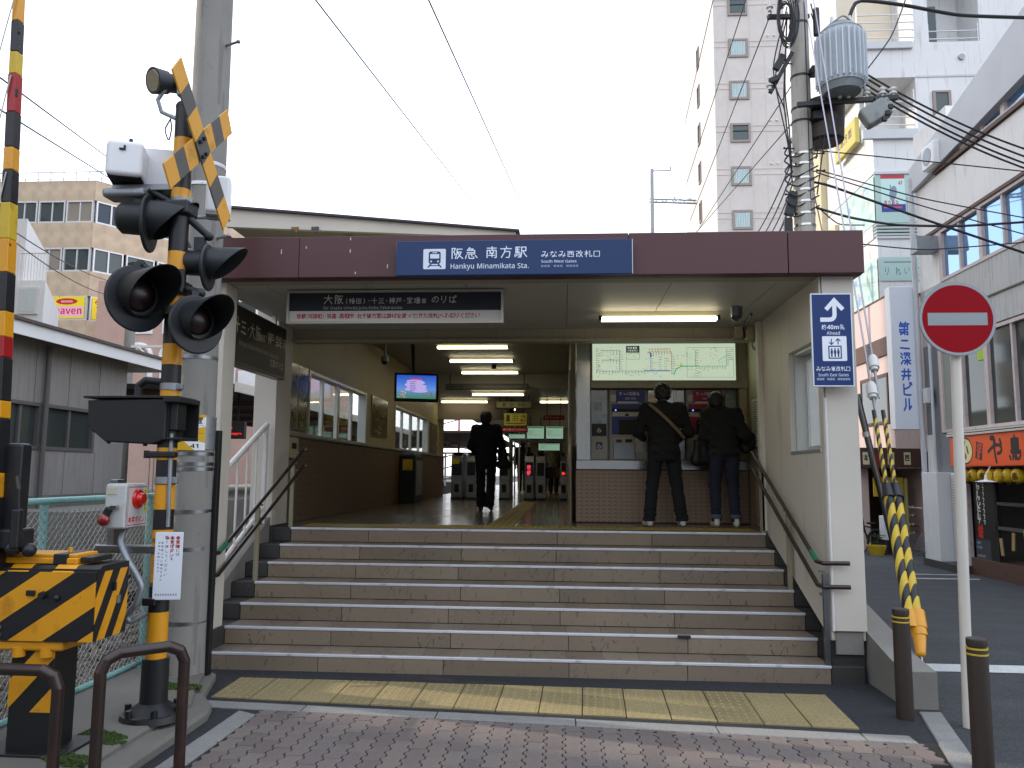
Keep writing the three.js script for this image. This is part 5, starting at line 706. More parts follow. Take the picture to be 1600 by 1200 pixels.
// fluorescent fittings: the tube glows and an area light of the same size hangs just below it
const tubeGlow = new THREE.MeshStandardMaterial({ color: 0xffffff, emissive: new THREE.Color(1, 0.9, 0.62), emissiveIntensity: 5.5 });
const fixM = mat('#cfc9b0', { rough: 0.5 });
function fluor(x, y, z, len, label, power = 2.3, two = true) {
  const t = thing('ceiling_light', label, 'ceiling light', [x, y, z], 'fluorescent fittings under the station ceiling');
  B().face([[x - len / 2, y], [x + len / 2, y], [x + len / 2, y - 0.035], [x + len / 2 - 0.01, y - 0.05], [x - len / 2 + 0.01, y - 0.05], [x - len / 2, y - 0.035]], z - 0.03, z + 0.03).build('housing', fixM, t);
  for (const q of [-1, 1]) B().bc(x + q * (len / 2 - 0.015), y - 0.07, z, 0.03, 0.05, 0.12, 0.004).build('lamp_holder', C.black, t);
  for (const q of two ? [-0.035, 0.035] : [0]) B().cyl([x - len / 2 + 0.03, y - 0.078, z + q], [x + len / 2 - 0.03, y - 0.078, z + q], 0.0165, 0.0165, 12).build('tube', tubeGlow, t);
  const l = new THREE.RectAreaLight(new THREE.Color(1, 0.86, 0.56), power, len - 0.08, 0.1); l.position.set(x, y - 0.1, z); l.rotation.x = -Math.PI / 2; scene.add(l); l.name = 'lamp_light';
}
fluor(0.985, 3.335, -8.12, 1.24, 'bright fluorescent fitting under the outer canopy soffit', 2.2);
fluor(-1.55, 3.86, -13.2, 1.26, 'nearest fluorescent fitting inside the hall, half behind the beam', 3); fluor(-1.57, 3.86, -14.85, 1.26, 'second fluorescent fitting inside the hall, with a glow on the ceiling'); fluor(-1.57, 3.86, -16.6, 1.26, 'third fluorescent fitting inside the hall, above the hanging letters');
fluor(-1.53, 3.56, -18.3, 1.26, 'fluorescent fitting just past the step in the hall ceiling'); fluor(-2.56, 3.56, -20.2, 1.26, 'left fluorescent fitting over the ticket gates', 1.6); fluor(-0.0, 3.56, -20.2, 1.26, 'right fluorescent fitting over the ticket gates, cut by the wall'); fluor(-1.6, 3.56, -22.6, 1.26, 'farthest fluorescent fitting above the yellow sign');
{ const t = thing('dome_camera', 'black dome camera under the canopy soffit beside the light fitting', 'camera', [1.73, 3.33, -7.9]); const [x, y, z] = [1.73, 3.335, -7.9]; B().cyl([x, y, z], [x, y - 0.09, z], 0.062, 0.058, 22).build('housing', C.steelDull, t); B().ball(x, y - 0.09, z, 0.056, 1, 1, 1, 20).build('dome', mat('#0c0c10', { rough: 0.08, clearcoat: 1 }), t); }
{ const t = thing('dome_camera', 'small dome camera on the hall ceiling left of the screen', 'camera', [-2.95, 3.5, -12.5]); B().cyl([-2.92, 3.86, -12.6], [-2.92, 3.52, -12.6], 0.02).cyl([-2.92, 3.54, -12.6], [-2.92, 3.46, -12.6], 0.06, 0.06, 16).build('housing', C.steelDull, t); B().ball(-2.92, 3.46, -12.6, 0.055).build('dome', C.lens, t); B().cyl([-1.42, 3.86, -15.9], [-1.42, 3.78, -15.9], 0.05).build('base', C.dark, t); }
{ const t = thing('wall_screen', 'tilted flat screen showing a bright advert on the left hall wall', 'screen', [-2.45, 3.05, -13]); const m = M4().makeRotationFromEuler(new THREE.Euler(0.16, 0.06, -0.02, 'YXZ')).setPosition(-2.46, 3.075, -13.0);
  B().add(new RoundedBoxGeometry(0.74, 0.48, 0.07, 1, 0.012), m.clone()).build('frame', C.rubber, t); const g = new THREE.PlaneGeometry(0.66, 0.39); const b = new MB(); b.keep = true; b.add(g, m.clone().multiply(M4().makeTranslation(0, 0.012, 0.0365))); b.build('display', P.tv, t); B().cyl([-2.5, 3.1, -13.05], [-2.6, 3.86, -13.3], 0.03).build('mount', C.dark, t); }
{ const t = thing('cable_box', 'pair of small cream cable boxes at the right end of the ceiling beam', 'box', [2.1, 3.2, -8.95]); B().box(1.93, 2.02, 3.2, 3.33, -8.9, -9.02, 0.006).build('case', C.beam, t); B().box(2.05, 2.13, 3.18, 3.33, -8.86, -8.98, 0.006).build('case', C.creamIn, t); B().tube([[2.11, 3.18, -8.92], [2.12, 3.1, -8.92], [2.2, 3.02, -8.95], [2.25, 2.9, -8.95]], 0.012, 7, 14).build('cable', C.zinc, t); B().tube([[2.05, 3.29, -8.92], [2.0, 3.318, -8.6], [1.95, 3.318, -8.2]], 0.014, 6, 14).build('conduit', C.zinc, t); }
tag(B().bc(1.02, 0.293, -6.955, 0.11, 0.022, 0.03, 0.006).build('rubber_scrap', C.rubber), 'small black scrap lying on the edge of the second step', 'scrap');
// fare map, vending wall and counter
{ const t = thing('fare_map', 'lit pale green fare map panel above the ticket machines', 'fare map', [1.27, 3.08, -10.1]);
  B().box(0.345, 2.2, 2.83, 3.345, -10.06, -10.2, 0.006).build('case', C.beam, t); B().quad([0.37, 2.85, -10.0585], [2.177, 2.85, -10.0585], [2.177, 3.322, -10.0585], [0.37, 3.322, -10.0585]).build('print', P.fare, t);
  const l = new THREE.RectAreaLight(new THREE.Color(0.8, 1, 0.78), 0.55, 1.8, 0.47); l.position.set(1.27, 3.086, -10.05); l.lookAt(1.27, 3.086, 0); scene.add(l); l.name = 'map_light'; }
{ const t = thing('ticket_wall', 'brown tiled ticket counter wall with stainless steel post and shelf', 'counter', [1.2, 1.05, -10.4]);
  B().box(0.165, 2.33, 1.05, 1.715, -10.118, -10.9).build('base', C.grout, t); B().box(0.16, 2.33, 1.715, 1.83, -10.08, -10.6, 0.006).build('shelf', C.steel, t); B().box(0.165, 0.345, 1.83, 3.86, -10.09, -10.9, 0.008).build('steel_post', C.steel, t); B().box(0.345, 2.33, 1.83, 3.86, -10.26, -10.9).build('back_panel', C.steelDull, t); B().box(0.345, 2.33, 2.75, 2.83, -10.05, -10.26, 0.006).box(2.2, 2.33, 2.83, 3.86, -10.1, -10.26).box(0.345, 2.33, 3.345, 3.86, -10.1, -10.26).build('header', C.beam, t); B().box(2.225, 2.325, 1.84, 2.75, -10.1, -10.2, 0.006).build('side_trim', C.creamIn, t);
  const g = uvBox(0.068, 0.046, 0.012), gs = uvBox(0.012, 0.046, 0.068), a = [], s = []; for (let r = 0; r < 13; r++) { for (let k = 0; k < 30; k++) a.push(M4().setPosition(0.202 + k * 0.0715, 1.085 + r * 0.0495, -10.114)); for (let k = 0; k < 11; k++) s.push(M4().setPosition(0.163, 1.085 + r * 0.0495, -10.15 - k * 0.0715)); }
  many('counter_tile', g, C.counterTile, t, a); many('counter_tile', gs, C.counterTile, t, s);
  for (const z of [0.36, 2.0]) 0; B().box(0.35, 0.56, 1.84, 2.73, -10.14, -10.26, 0.004).build('service_panel', C.steelDull, t); B().quad([0.36, 1.85, -10.1385], [0.55, 1.85, -10.1385], [0.55, 2.3, -10.1385], [0.36, 2.3, -10.1385]).build('print', P.panelHand, t); B().box(2.06, 2.2, 2.3, 2.68, -10.2, -10.26, 0.004).build('hatch', C.steelDull, t); B().bc(0.45, 2.52, -10.135, 0.09, 0.1, 0.01, 0.004).build('intercom', C.zinc, t); }
const tmach = (x, label, m) => { const t = thing('ticket_machine', label, 'ticket machine', [x, 1.83, -10.2]); const x0 = x - 0.24, x1 = x + 0.24; B().box(x0, x1, 1.832, 2.735, -10.13, -10.258, 0.006).build('body', C.beam, t); B().quad([x0 + 0.006, 1.838, -10.1285], [x1 - 0.006, 1.838, -10.1285], [x1 - 0.006, 2.728, -10.1285], [x0 + 0.006, 2.728, -10.1285]).build('front', m, t); B().box(x0 + 0.03, x1 - 0.03, 2.45, 2.49, -10.105, -10.13, 0.004).build('lamp_bar', C.rubber, t); for (const q of [-0.16, 0.16]) B().cyl([x + q, 2.47, -10.106], [x + q, 2.47, -10.1], 0.009).build('indicator', new THREE.MeshStandardMaterial({ color: 0x222244, emissive: 0x8080ff, emissiveIntensity: 2.2 }), t); B().box(x0 + 0.05, x1 - 0.16, 1.845, 2.06, -10.1, -10.13, 0.006).build('coin_unit', C.zinc, t); B().box(x0 + 0.12, x1 - 0.09, 2.16, 2.32, -10.12, -10.13, 0.004).build('screen_bezel', C.rubber, t); };
tmach(0.825, 'blue ticket machine behind the taller customer with the strap', P.machineBlue); tmach(1.80, 'red ticket machine behind the customer in jeans', P.machineRed);
{ const t = thing('steel_divider', 'stainless upright panel between the blue and red ticket machines', 'panel', [1.31, 1.83, -10.2]); B().box(1.08, 1.54, 1.832, 2.735, -10.15, -10.258, 0.006).build('panel', C.steel, t); B().box(1.4, 1.44, 1.84, 2.73, -10.12, -10.15, 0.004).build('strip', C.alu, t); }
const wallPoster = (name, label, m, a, b, y0, y1, X, th = 0.02) => { const t = thing(name, label, 'poster', [X, y0, a]), s = X < 0 ? 1 : -1; B().box(X, X + s * th, y0, y1, a, b, 0.004).build('frame', C.steelDull, t); const x = X + s * (th + 0.0015), g = 0.02; if (s > 0) B().quad([x, y0 + g, a - g], [x, y0 + g, b + g], [x, y1 - g, b + g], [x, y1 - g, a - g]).build('print', m, t); else B().quad([x, y0 + g, b + g], [x, y0 + g, a - g], [x, y1 - g, a - g], [x, y1 - g, b + g]).build('print', m, t); };
wallPoster('wall_poster', 'first framed poster on the left hall wall, nearest the pillar', P.poster1, -9.15, -9.5, 2.16, 2.98, -3.3); wallPoster('wall_poster', 'second framed poster on the left hall wall, next to the window', P.poster2, -9.51, -9.88, 2.16, 2.98, -3.3); wallPoster('wall_poster', 'glossy poster between the two left windows', P.poster2, -13.3, -14.5, 2.28, 2.98, -3.3); wallPoster('wall_poster', 'narrow poster beside the far left window', P.poster3, -19.3, -20.4, 2.14, 2.9, -3.3);
wallPoster('wall_notice', 'lit green notice on the right wall inside the pilaster', P.noticeGreen, -9.0, -9.14, 2.55, 3.1, 2.33); wallPoster('wall_notice', 'white notice on the right wall below the green one', P.notice, -9.0, -9.14, 2.05, 2.53, 2.33); wallPoster('wall_notice', 'large pale notice on the right wall beside the counter', P.notice, -9.3, -9.85, 1.98, 2.6, 2.33); wallPoster('wall_notice', 'white notice on the side wall of the ticket counter', P.notice, -10.95, -11.9, 2.2, 3.1, 0.1);
{ const t = thing('wall_panel', 'cream electric panel on the left wall by the handrail', 'panel', [-3.29, 1.8, -9.4]); B().box(-3.285, -3.22, 1.82, 2.07, -9.1, -9.42, 0.006).build('case', C.creamIn, t); B().box(-3.2185, -3.214, 1.93, 2.0, -9.18, -9.34, 0.002).build('display', C.dark, t); B().box(-3.285, -3.25, 1.46, 1.8, -9.12, -9.4, 0.004).build('lower_case', C.zinc, t); }
// brown tiles low on the right interior wall
{ const g = uvBox(0.014, 0.068, 0.218), ms = []; for (let r = 0; r < 13; r++) for (let k = 0; k < 6; k++) { const z = -8.93 - k * 0.222 - (r % 2) * 0.04; if (z < -10.02) continue; ms.push(M4().setPosition(2.322, 1.09 + r * 0.0725, z)); } many('wall_tile', g, C.counterTile, st, ms); }
// ticket gates
{ const mk = (x, z, label, w = 0.2) => { const t = thing('ticket_gate', label, 'ticket gate', [x, 1.05, z]), d = 1.5; B().side([[z, 1.06], [z, 1.93], [z - 0.05, 2.04], [z - 0.2, 2.1], [z - d + 0.2, 2.1], [z - d, 1.98], [z - d, 1.06]], x - w / 2, x + w / 2).build('body', C.steelDull, t); B().box(x - w / 2 - 0.006, x + w / 2 + 0.006, 1.05, 1.1, z + 0.006, z - d - 0.006).build('base', C.black, t); B().box(x - w / 2 + 0.02, x + w / 2 - 0.02, 1.6, 1.9, z + 0.008, z - 0.01, 0.003).build('front_display', C.rubber, t); B().box(x - w / 2 + 0.02, x + w / 2 - 0.02, 1.15, 1.5, z + 0.007, z - 0.01, 0.003).build('front_plate', C.zinc, t); B().box(x - 0.05, x + 0.05, 1.22, 1.4, z + 0.012, z + 0.0, 0.003).build('vent', C.dark, t); B().box(x - w / 2 + 0.02, x + w / 2 - 0.02, 2.1, 2.13, z - 0.1, z - 0.45, 0.008).build('card_reader', C.rubber, t); return t; };
  mk(-2.45, -18.1, 'leftmost free ticket gate with a yellow sticker', 0.26); mk(-2.12, -18.1, 'second ticket gate, directly left of the walking person', 0.22); mk(-1.36, -18.1, 'ticket gate directly right of the walking person', 0.22); const g4 = mk(-0.78, -18.0, 'ticket gate with a red lit display'); mk(-0.52, -18.0, 'slim ticket gate right of the red lit one'); const g6 = mk(0.0, -18.0, 'ticket gate with a red arrow beside the tiled wall', 0.14);
  B().box(-2.56, -2.4, 1.86, 1.98, -18.088, -18.1, 0.002).build('sticker', mat('#c8b820'), scene.children.find((o) => o.name === 'ticket_gate'));
  B().quad([-0.85, 1.6, -17.986], [-0.72, 1.6, -17.986], [-0.72, 1.86, -17.986], [-0.85, 1.86, -17.986]).build('led_display', P.ledGate, g4); B().quad([-0.05, 1.6, -17.986], [0.06, 1.6, -17.986], [0.06, 1.72, -17.986], [-0.05, 1.72, -17.986]).build('arrow_display', P.arrowGate, g6); B().box(-0.42, -0.07, 1.55, 1.78, -18.6, -18.63, 0.01).build('flap_door', C.brown, g6);
  const t = thing('fare_adjuster', 'tall dark machine standing against the left tiled wall', 'machine', [-3.05, 1.05, -16.6]); B().box(-3.27, -2.95, 1.05, 2.0, -15.6, -16.5, 0.02).build('body', C.black, t); B().box(-3.22, -2.99, 2.0, 2.05, -15.65, -16.45, 0.02).build('top', C.steelDull, t); B().box(-3.2, -3.0, 1.7, 1.92, -15.585, -15.6, 0.004).build('display', C.yellowOld, t); B().box(-2.948, -2.94, 1.2, 1.9, -15.7, -16.4, 0.004).build('front', C.zinc, t); }
// hanging signs deep in the hall
{ const hs = (name, label, m, x0, x1, y0, y1, z, top) => { const t = thing(name, label, 'sign', [(x0 + x1) / 2, y0, z]); B().box(x0, x1, y0, y1, z, z - 0.08, 0.004).build('case', C.dark, t); B().quad([x0 + 0.012, y0 + 0.012, z + 0.002], [x1 - 0.012, y0 + 0.012, z + 0.002], [x1 - 0.012, y1 - 0.012, z + 0.002], [x0 + 0.012, y1 - 0.012, z + 0.002]).build('print', m, t); if (top) B().box(x0 + 0.08, x0 + 0.1, y1, top, z - 0.03, z - 0.05).box(x1 - 0.1, x1 - 0.08, y1, top, z - 0.03, z - 0.05).build('hanger', C.dark, t); };
  hs('hanging_sign', 'dull yellow hanging sign with IC lettering over the gates', P.icSign, -1.64, -0.75, 3.21, 3.39, -18.9, 3.556); hs('hanging_sign', 'yellow hanging sign with black figures above the red one', P.yellowSign, -1.45, -0.88, 2.79, 3.11, -19.0, 3.55); hs('hanging_sign', 'red hanging sign directly below the yellow one', P.redSign, -1.5, -0.86, 2.64, 2.76, -18.95); hs('hanging_sign', 'row of pale cut letters hanging from the hall ceiling', P.dangle, -2.62, -0.78, 3.5, 3.63, -17.3, 3.85);
  hs('lit_sign', 'leftmost pale green lit sign over the gates', P.greenSign, -1.36, -0.94, 2.5, 2.63, -19.4, 3.05); hs('lit_sign', 'middle pale green lit sign over the gates', P.greenSign, -0.91, -0.47, 2.5, 2.82, -19.45, 3.05); hs('lit_sign', 'rightmost pale green lit sign over the gates', P.greenSign, -0.44, 0.0, 2.5, 2.82, -19.45, 3.05); hs('lit_sign', 'white lit sign with a red round emblem farther inside', P.greenSign, -0.72, -0.1, 2.3, 2.52, -22.5, 3.55); hs('hanging_sign', 'small dark red sign at the right over the gates', P.redSign, -0.5, 0.02, 2.98, 3.1, -19.6, 3.55); }
{ const t = thing('passage_portal', 'pale steel frame around the passage behind the gates', 'frame', [-0.6, 1.05, -19.6]); for (const x of [-1.38, -0.95, -0.02]) B().box(x - 0.025, x + 0.025, 1.05, 2.5, -20.3, -20.36).build('post', C.zinc, t); B().box(-1.4, 0.05, 2.46, 2.52, -20.3, -20.37).build('beam', C.zinc, t); for (let i = 0; i < 5; i++) B().box(-1.36 - 0.02, -1.34, 1.05, 3.2, -22 - i * 2.2, -22.06 - i * 2.2).build('post', C.whiteRail, t); }
// platform seen through the gap and windows
tag(B().box(-16, -7.6, 0.0, 1.0, -12, -70).build('platform', C.concrete), 'far side platform beyond the tracks', null, null, 'structure');
{ const t = thing('platform_canopy', 'dark platform canopy with a pale edge beyond the tracks', 'canopy', [-9, 3.5, -20]); B().box(-13, -7.4, 3.5, 3.62, -17.2, -60).build('roof', C.dark, t); B().box(-7.4, -7.34, 3.44, 3.66, -17.2, -60).build('edge', C.pillarWhite, t); for (let i = 0; i < 6; i++) B().box(-8.6, -8.45, 1, 3.5, -18 - i * 6, -18.15 - i * 6).build('column', C.cream, t); for (let i = 0; i < 12; i++) B().box(-12.8, -7.5, 3.38, 3.5, -17.4 - i * 3, -17.5 - i * 3).build('joist', C.brown, t); }
{ const t = thing('departure_board', 'black departure board with red lit characters beyond the left pillars', 'display', [-7.9, 2.5, -18.2]); B().box(-8.35, -7.55, 2.42, 2.82, -18.2, -18.35, 0.01).build('case', C.black, t); B().quad([-8.32, 2.45, -18.197], [-7.58, 2.45, -18.197], [-7.58, 2.78, -18.197], [-8.32, 2.78, -18.197]).build('display', P.board, t); B().box(-8.2, -8.17, 2.82, 3.5, -18.25, -18.28).box(-7.75, -7.72, 2.82, 3.5, -18.25, -18.28).build('hanger', C.dark, t); }
{ const t = thing('platform_fence', 'grey barred fence at the end of the far platform', 'fence', [-8.5, 1, -17]); B().tube([[-9, 1.95, -16.6], [-7.7, 1.95, -16.6]], 0.025, 8).tube([[-9, 1.1, -16.6], [-7.7, 1.1, -16.6]], 0.02, 8).build('rail', C.zinc, t); for (let i = 0; i < 14; i++) B().cyl([-8.95 + i * 0.095, 1, -16.6], [-8.95 + i * 0.095, 1.95, -16.6], 0.01, 0.01, 6).build('bar', C.zinc, t); }
{ const t = thing('vending_machine', 'pale machine with bright panels on the far platform', 'vending machine', [-9, 1, -24]); B().box(-9.2, -8.2, 1, 2.6, -24, -24.8, 0.02).build('body', C.beam, t); B().box(-9.1, -8.3, 1.7, 2.5, -23.985, -24, 0.004).build('window', mat('#c8ccc4', { rough: 0.2 }), t); B().box(-9.1, -8.3, 1.15, 1.5, -23.985, -24, 0.004).build('panel', mat('#3a4664'), t); }
{ const t = thing('overhead_portal', 'white lattice beam carrying the overhead line across the track', 'gantry', [-9, 5, -26]); const b = B(), y0 = 4.95, y1 = 5.55, z = -24; b.box(-16, -8.6, y0, y0 + 0.08, z, z - 0.1).box(-16, -8.6, y1, y1 + 0.08, z, z - 0.1); for (let i = 0; i < 12; i++) b.cyl([-16 + i * 0.62, i % 2 ? y0 : y1, z], [-16 + (i + 1) * 0.62, i % 2 ? y1 : y0, z], 0.035, 0.035, 6); b.build('lattice', C.whiteRail, t); B().cyl([-13.9, 0, z - 0.1], [-13.9, 7.6, z - 0.1], 0.18, 0.15, 14).build('post', C.poleConc, t); }
// ---------------------------------------------------------------- people: one smooth skin each, with hair and clothes over it
function fieldMesh(bones, N, o = {}) { // bones: [ax,ay,az, bx,by,bz, ra, rb], joined with a smooth minimum
  const lo = [9, 9, 9], hi = [-9, -9, -9]; for (const b of bones) for (let i = 0; i < 3; i++) { const r = Math.max(b[6], b[7]) + 0.035; lo[i] = Math.min(lo[i], b[i] - r, b[i + 3] - r); hi[i] = Math.max(hi[i], b[i] + r, b[i + 3] + r); }
  const mc = new MarchingCubes(N, new THREE.MeshBasicMaterial(), false, false, 260000); mc.isolation = 0; mc.reset();
  const h = N / 2, k = o.k ?? 0.022;
  const pre = bones.map((b) => { const dx = b[3] - b[0], dy = b[4] - b[1], dz = b[5] - b[2]; return [...b, dx, dy, dz, 1 / Math.max(1e-9, dx * dx + dy * dy + dz * dz)]; });
  for (let z = 0; z < N; z++) for (let y = 0; y < N; y++) for (let x = 0; x < N; x++) {
    const X = lo[0] + (hi[0] - lo[0]) * (x / N), Y = lo[1] + (hi[1] - lo[1]) * (y / N), Z = lo[2] + (hi[2] - lo[2]) * (z / N); let d = 9;
    for (const b of pre) { const px = X - b[0], py = Y - b[1], pz = Z - b[2]; let t = (px * b[8] + py * b[9] + pz * b[10]) * b[11]; t = t < 0 ? 0 : t > 1 ? 1 : t; const qx = px - b[8] * t, qy = py - b[9] * t, qz = pz - b[10] * t, q = Math.sqrt(qx * qx + qy * qy + qz * qz) - (b[6] + (b[7] - b[6]) * t); const e = Math.max(k - Math.abs(d - q), 0) / k; d = Math.min(d, q) - e * e * k * 0.25; }
    if (o.cut) d = Math.max(d, o.cut(X, Y, Z)); if (o.fold) d += o.fold(X, Y, Z);
    mc.field[z * N * N + y * N + x] = -d;
  }
  mc.update(); const n = mc.count ?? mc.geometry.drawRange.count; const p = new Float32Array(n * 3);
  for (let i = 0; i < n; i++) for (let c = 0; c < 3; c++) { const g = mc.positionArray[i * 3 + c] * h + h; p[i * 3 + c] = lo[c] + (hi[c] - lo[c]) * (g / N); }
  let g = new THREE.BufferGeometry(); g.setAttribute('position', new THREE.BufferAttribute(p, 3)); g = mergeVertices(g, 1e-4); g.computeVertexNormals();
  // faces must point outwards
  const a = g.attributes.position, ix = g.index, v = (i) => V(a.getX(ix.getX(i)), a.getY(ix.getX(i)), a.getZ(ix.getX(i))); let vol = 0; for (let i = 0; i < ix.count; i += 3) { const A = v(i), Bq = v(i + 1), Cq = v(i + 2); vol += A.dot(Bq.cross(Cq)); } if (vol < 0) { const arr = ix.array; for (let i = 0; i < arr.length; i += 3) { const t = arr[i]; arr[i] = arr[i + 1]; arr[i + 1] = t; } g.computeVertexNormals(); }
  const uv = new Float32Array(a.count * 2); for (let i = 0; i < a.count; i++) { uv[i * 2] = a.getX(i) + a.getZ(i); uv[i * 2 + 1] = a.getY(i); } g.setAttribute('uv', new THREE.BufferAttribute(uv, 2)); return g;
}
const skinM = mat('#b98a6c', { rough: 0.55 }), hairM = mat('#131110', { rough: 0.5, map: T.fine && null });
// Joints in metres, the person facing -z; each limb is two bones, the hand a palm with five fingers.
function hand(el, wr, s, curl) { // fingers continue the forearm's line and curl towards the front
  const d = V(wr[0] - el[0], wr[1] - el[1], wr[2] - el[2]).normalize(), side = V(1, 0, 0).addScaledVector(d, -d.x).normalize(), fr = d.clone().cross(side).multiplyScalar(-1); if (fr.z > 0) fr.negate();
  const b = [], w = V(...wr), p = w.clone().addScaledVector(d, 0.085); const P = (v) => [v.x, v.y, v.z];
  for (const q of [-0.024, 0, 0.024]) b.push([...P(w.clone().addScaledVector(side, q * 0.5)), ...P(p.clone().addScaledVector(side, q)), 0.019, 0.017]);
  [[-0.03, 0.03], [-0.01, 0.036], [0.011, 0.033], [0.031, 0.025]].forEach(([q, l]) => { let a = p.clone().addScaledVector(side, q), dir = d.clone(); for (let i = 0; i < 3; i++) { dir.addScaledVector(fr, curl * (0.4 + 0.3 * i)).normalize(); const e = a.clone().addScaledVector(dir, l * (1 - 0.18 * i)); b.push([...P(a), ...P(e), 0.0095 - 0.001 * i, 0.0088 - 0.001 * i]); a = e; } });
  let a = w.clone().addScaledVector(d, 0.03).addScaledVector(side, -s * 0.024), dir = d.clone().addScaledVector(side, -s * 0.8).addScaledVector(fr, 0.5).normalize(); for (let i = 0; i < 2; i++) { const e = a.clone().addScaledVector(dir, 0.036); b.push([...P(a), ...P(e), 0.0115, 0.0095]); a = e; dir.addScaledVector(d, 0.6).addScaledVector(fr, 0.3).normalize(); } return b;
}
function person(label, p, turn, o) {
  const t = thing('person', label, 'person', p); t.off = V(0, 0, 0); const H = o.h / 1.75, N = o.n ?? 84; const J = o.j, S = (b, gr = 0) => b.map((q) => [...q.slice(0, 6), q[6] + gr, q[7] + gr]);
  const hipY = 0.93, sh = J.sh ?? 0.185, hw = 0.092, tl = J.lean ?? [0, 0, 0]; // lean moves the chest
  const chest = [tl[0], 1.3 + tl[1], tl[2]], neck = [tl[0] * 1.2, 1.47 + tl[1], tl[2] * 1.25 + 0.005], head = [neck[0] + J.head[0], neck[1] + J.head[1], neck[2] + J.head[2]];
  const L = [chest[0] - sh, chest[1] + 0.1, chest[2] + 0.01], Rr = [chest[0] + sh, chest[1] + 0.1, chest[2] + 0.01];
  const torso = [[0, hipY + 0.02, 0, chest[0], chest[1] - 0.08, chest[2], 0.118, 0.125], [-0.07, hipY, 0.01, -0.1 + chest[0], chest[1], chest[2], 0.095, 0.09], [0.07, hipY, 0.01, 0.1 + chest[0], chest[1], chest[2], 0.095, 0.09], [...L, ...Rr, 0.062, 0.062], [chest[0], chest[1] + 0.06, chest[2], neck[0], neck[1] - 0.03, neck[2], 0.085, 0.055]];
  const arms = [[...L, ...J.le, 0.057, 0.043], [...J.le, ...J.lw, 0.043, 0.029], [...Rr, ...J.re, 0.057, 0.043], [...J.re, ...J.rw, 0.043, 0.029]];
  const legs = [[-hw, hipY - 0.02, 0.012, ...J.lk, 0.092, 0.058], [...J.lk, ...J.la, 0.056, 0.04], [hw, hipY - 0.02, 0.012, ...J.rk, 0.092, 0.058], [...J.rk, ...J.ra, 0.056, 0.04]];
  const hd = [[...head, head[0], head[1] - 0.012, head[2] - 0.02, 0.088, 0.083], [head[0], head[1] - 0.05, head[2] - 0.045, head[0], head[1] - 0.085, head[2] - 0.06, 0.058, 0.044], [...neck, head[0], head[1] - 0.05, head[2] + 0.01, 0.052, 0.05], [head[0], head[1] - 0.025, head[2] - 0.1, head[0], head[1] - 0.045, head[2] - 0.112, 0.011, 0.015], [head[0] - 0.088, head[1] - 0.02, head[2] + 0.005, head[0] - 0.091, head[1] - 0.055, head[2] - 0.004, 0.014, 0.011], [head[0] + 0.088, head[1] - 0.02, head[2] + 0.005, head[0] + 0.091, head[1] - 0.055, head[2] - 0.004, 0.014, 0.011]];
  const foot = (a, s) => [[a[0], 0.05, a[2] + 0.02, a[0] + s * 0.02, 0.035 + Math.max(0, a[1] - 0.09), a[2] - 0.15, 0.04, 0.034]];
  const wr = (b, gr) => S(b, gr);
  const hg = [...hand(J.le, J.lw, -1, J.curl ?? 0.7), ...hand(J.re, J.rw, 1, J.curl ?? 0.7)];
  const put = (g, name, m, par) => { g.scale(H, H, H); g.applyMatrix4(M4().makeRotationY(turn)); const q = new THREE.Mesh(g, m); q.name = name; q.castShadow = q.receiveShadow = true; par.add(q); return q; };
  const fine = [fieldMesh([...S(torso, -0.03), ...S(arms, -0.008), ...S(legs, -0.012)], N, {}), fieldMesh(hd, 64, { k: 0.03 }), fieldMesh(hand(J.le, J.lw, -1, J.curl ?? 0.7), 48, { k: 0.008 }), fieldMesh(hand(J.re, J.rw, 1, J.curl ?? 0.7), 48, { k: 0.008 })].map((g) => g.toNonIndexed());
  const body = put(mergeGeometries(fine), 'body', skinM, t);
  // face: eyes and lips
  { const b = B(); for (const s of [-1, 1]) b.ball(head[0] + s * 0.032, head[1] - 0.018, head[2] - 0.094, 0.011, 1.2, 0.7, 0.6, 8); b.ball(head[0], head[1] - 0.082, head[2] - 0.103, 0.018, 1.2, 0.3, 0.4, 8); put(b.geo(), 'face', mat('#5a2f28', { rough: 0.5 }), t); }
  const tousle = (x, y, z) => 0.007 * Math.sin(x * 95 + y * 40) * Math.sin(z * 80 + y * 60) * (o.tousle ?? 1);
  put(fieldMesh([[head[0], head[1] + 0.02, head[2] + 0.022, head[0], head[1] - 0.02, head[2] + 0.03, 0.1, 0.093], [head[0], head[1] + 0.035, head[2] - 0.03, head[0], head[1] + 0.03, head[2], 0.084, 0.09], ...(o.longHair ? [[head[0], head[1] - 0.02, head[2] + 0.04, head[0], head[1] - 0.09, head[2] + 0.045, 0.085, 0.06]] : [])], 52, { k: 0.03, fold: tousle, cut: (x, y, z) => Math.max(-(z - (head[2] - 0.055)) - (y - head[1]) * 1.1, (head[1] - (o.longHair ? 0.12 : 0.085)) - y) }), 'hair', hairM, t);
  const jf = (x, y, z) => 0.006 * Math.sin(y * 55 + x * 12 + z * 9) * Math.sin(x * 16 + z * 21 + 1) + 0.003 * Math.sin(y * 120 + x * 60);
  put(fieldMesh([...S(torso.slice(0, 4), 0.02), [chest[0], chest[1] + 0.06, chest[2], neck[0], neck[1] - 0.01, neck[2], 0.1, 0.066], [0, hipY - 0.09, 0.01, 0, hipY, 0.01, 0.135, 0.13], [-0.05, hipY - 0.1, 0.01, 0.05, hipY - 0.1, 0.01, 0.12, 0.12], ...S(arms, 0.019)], N, { k: 0.05, fold: jf, cut: (x, y, z) => hipY - (J.hem ?? 0.13) - y }), 'jacket', o.jacket, t);
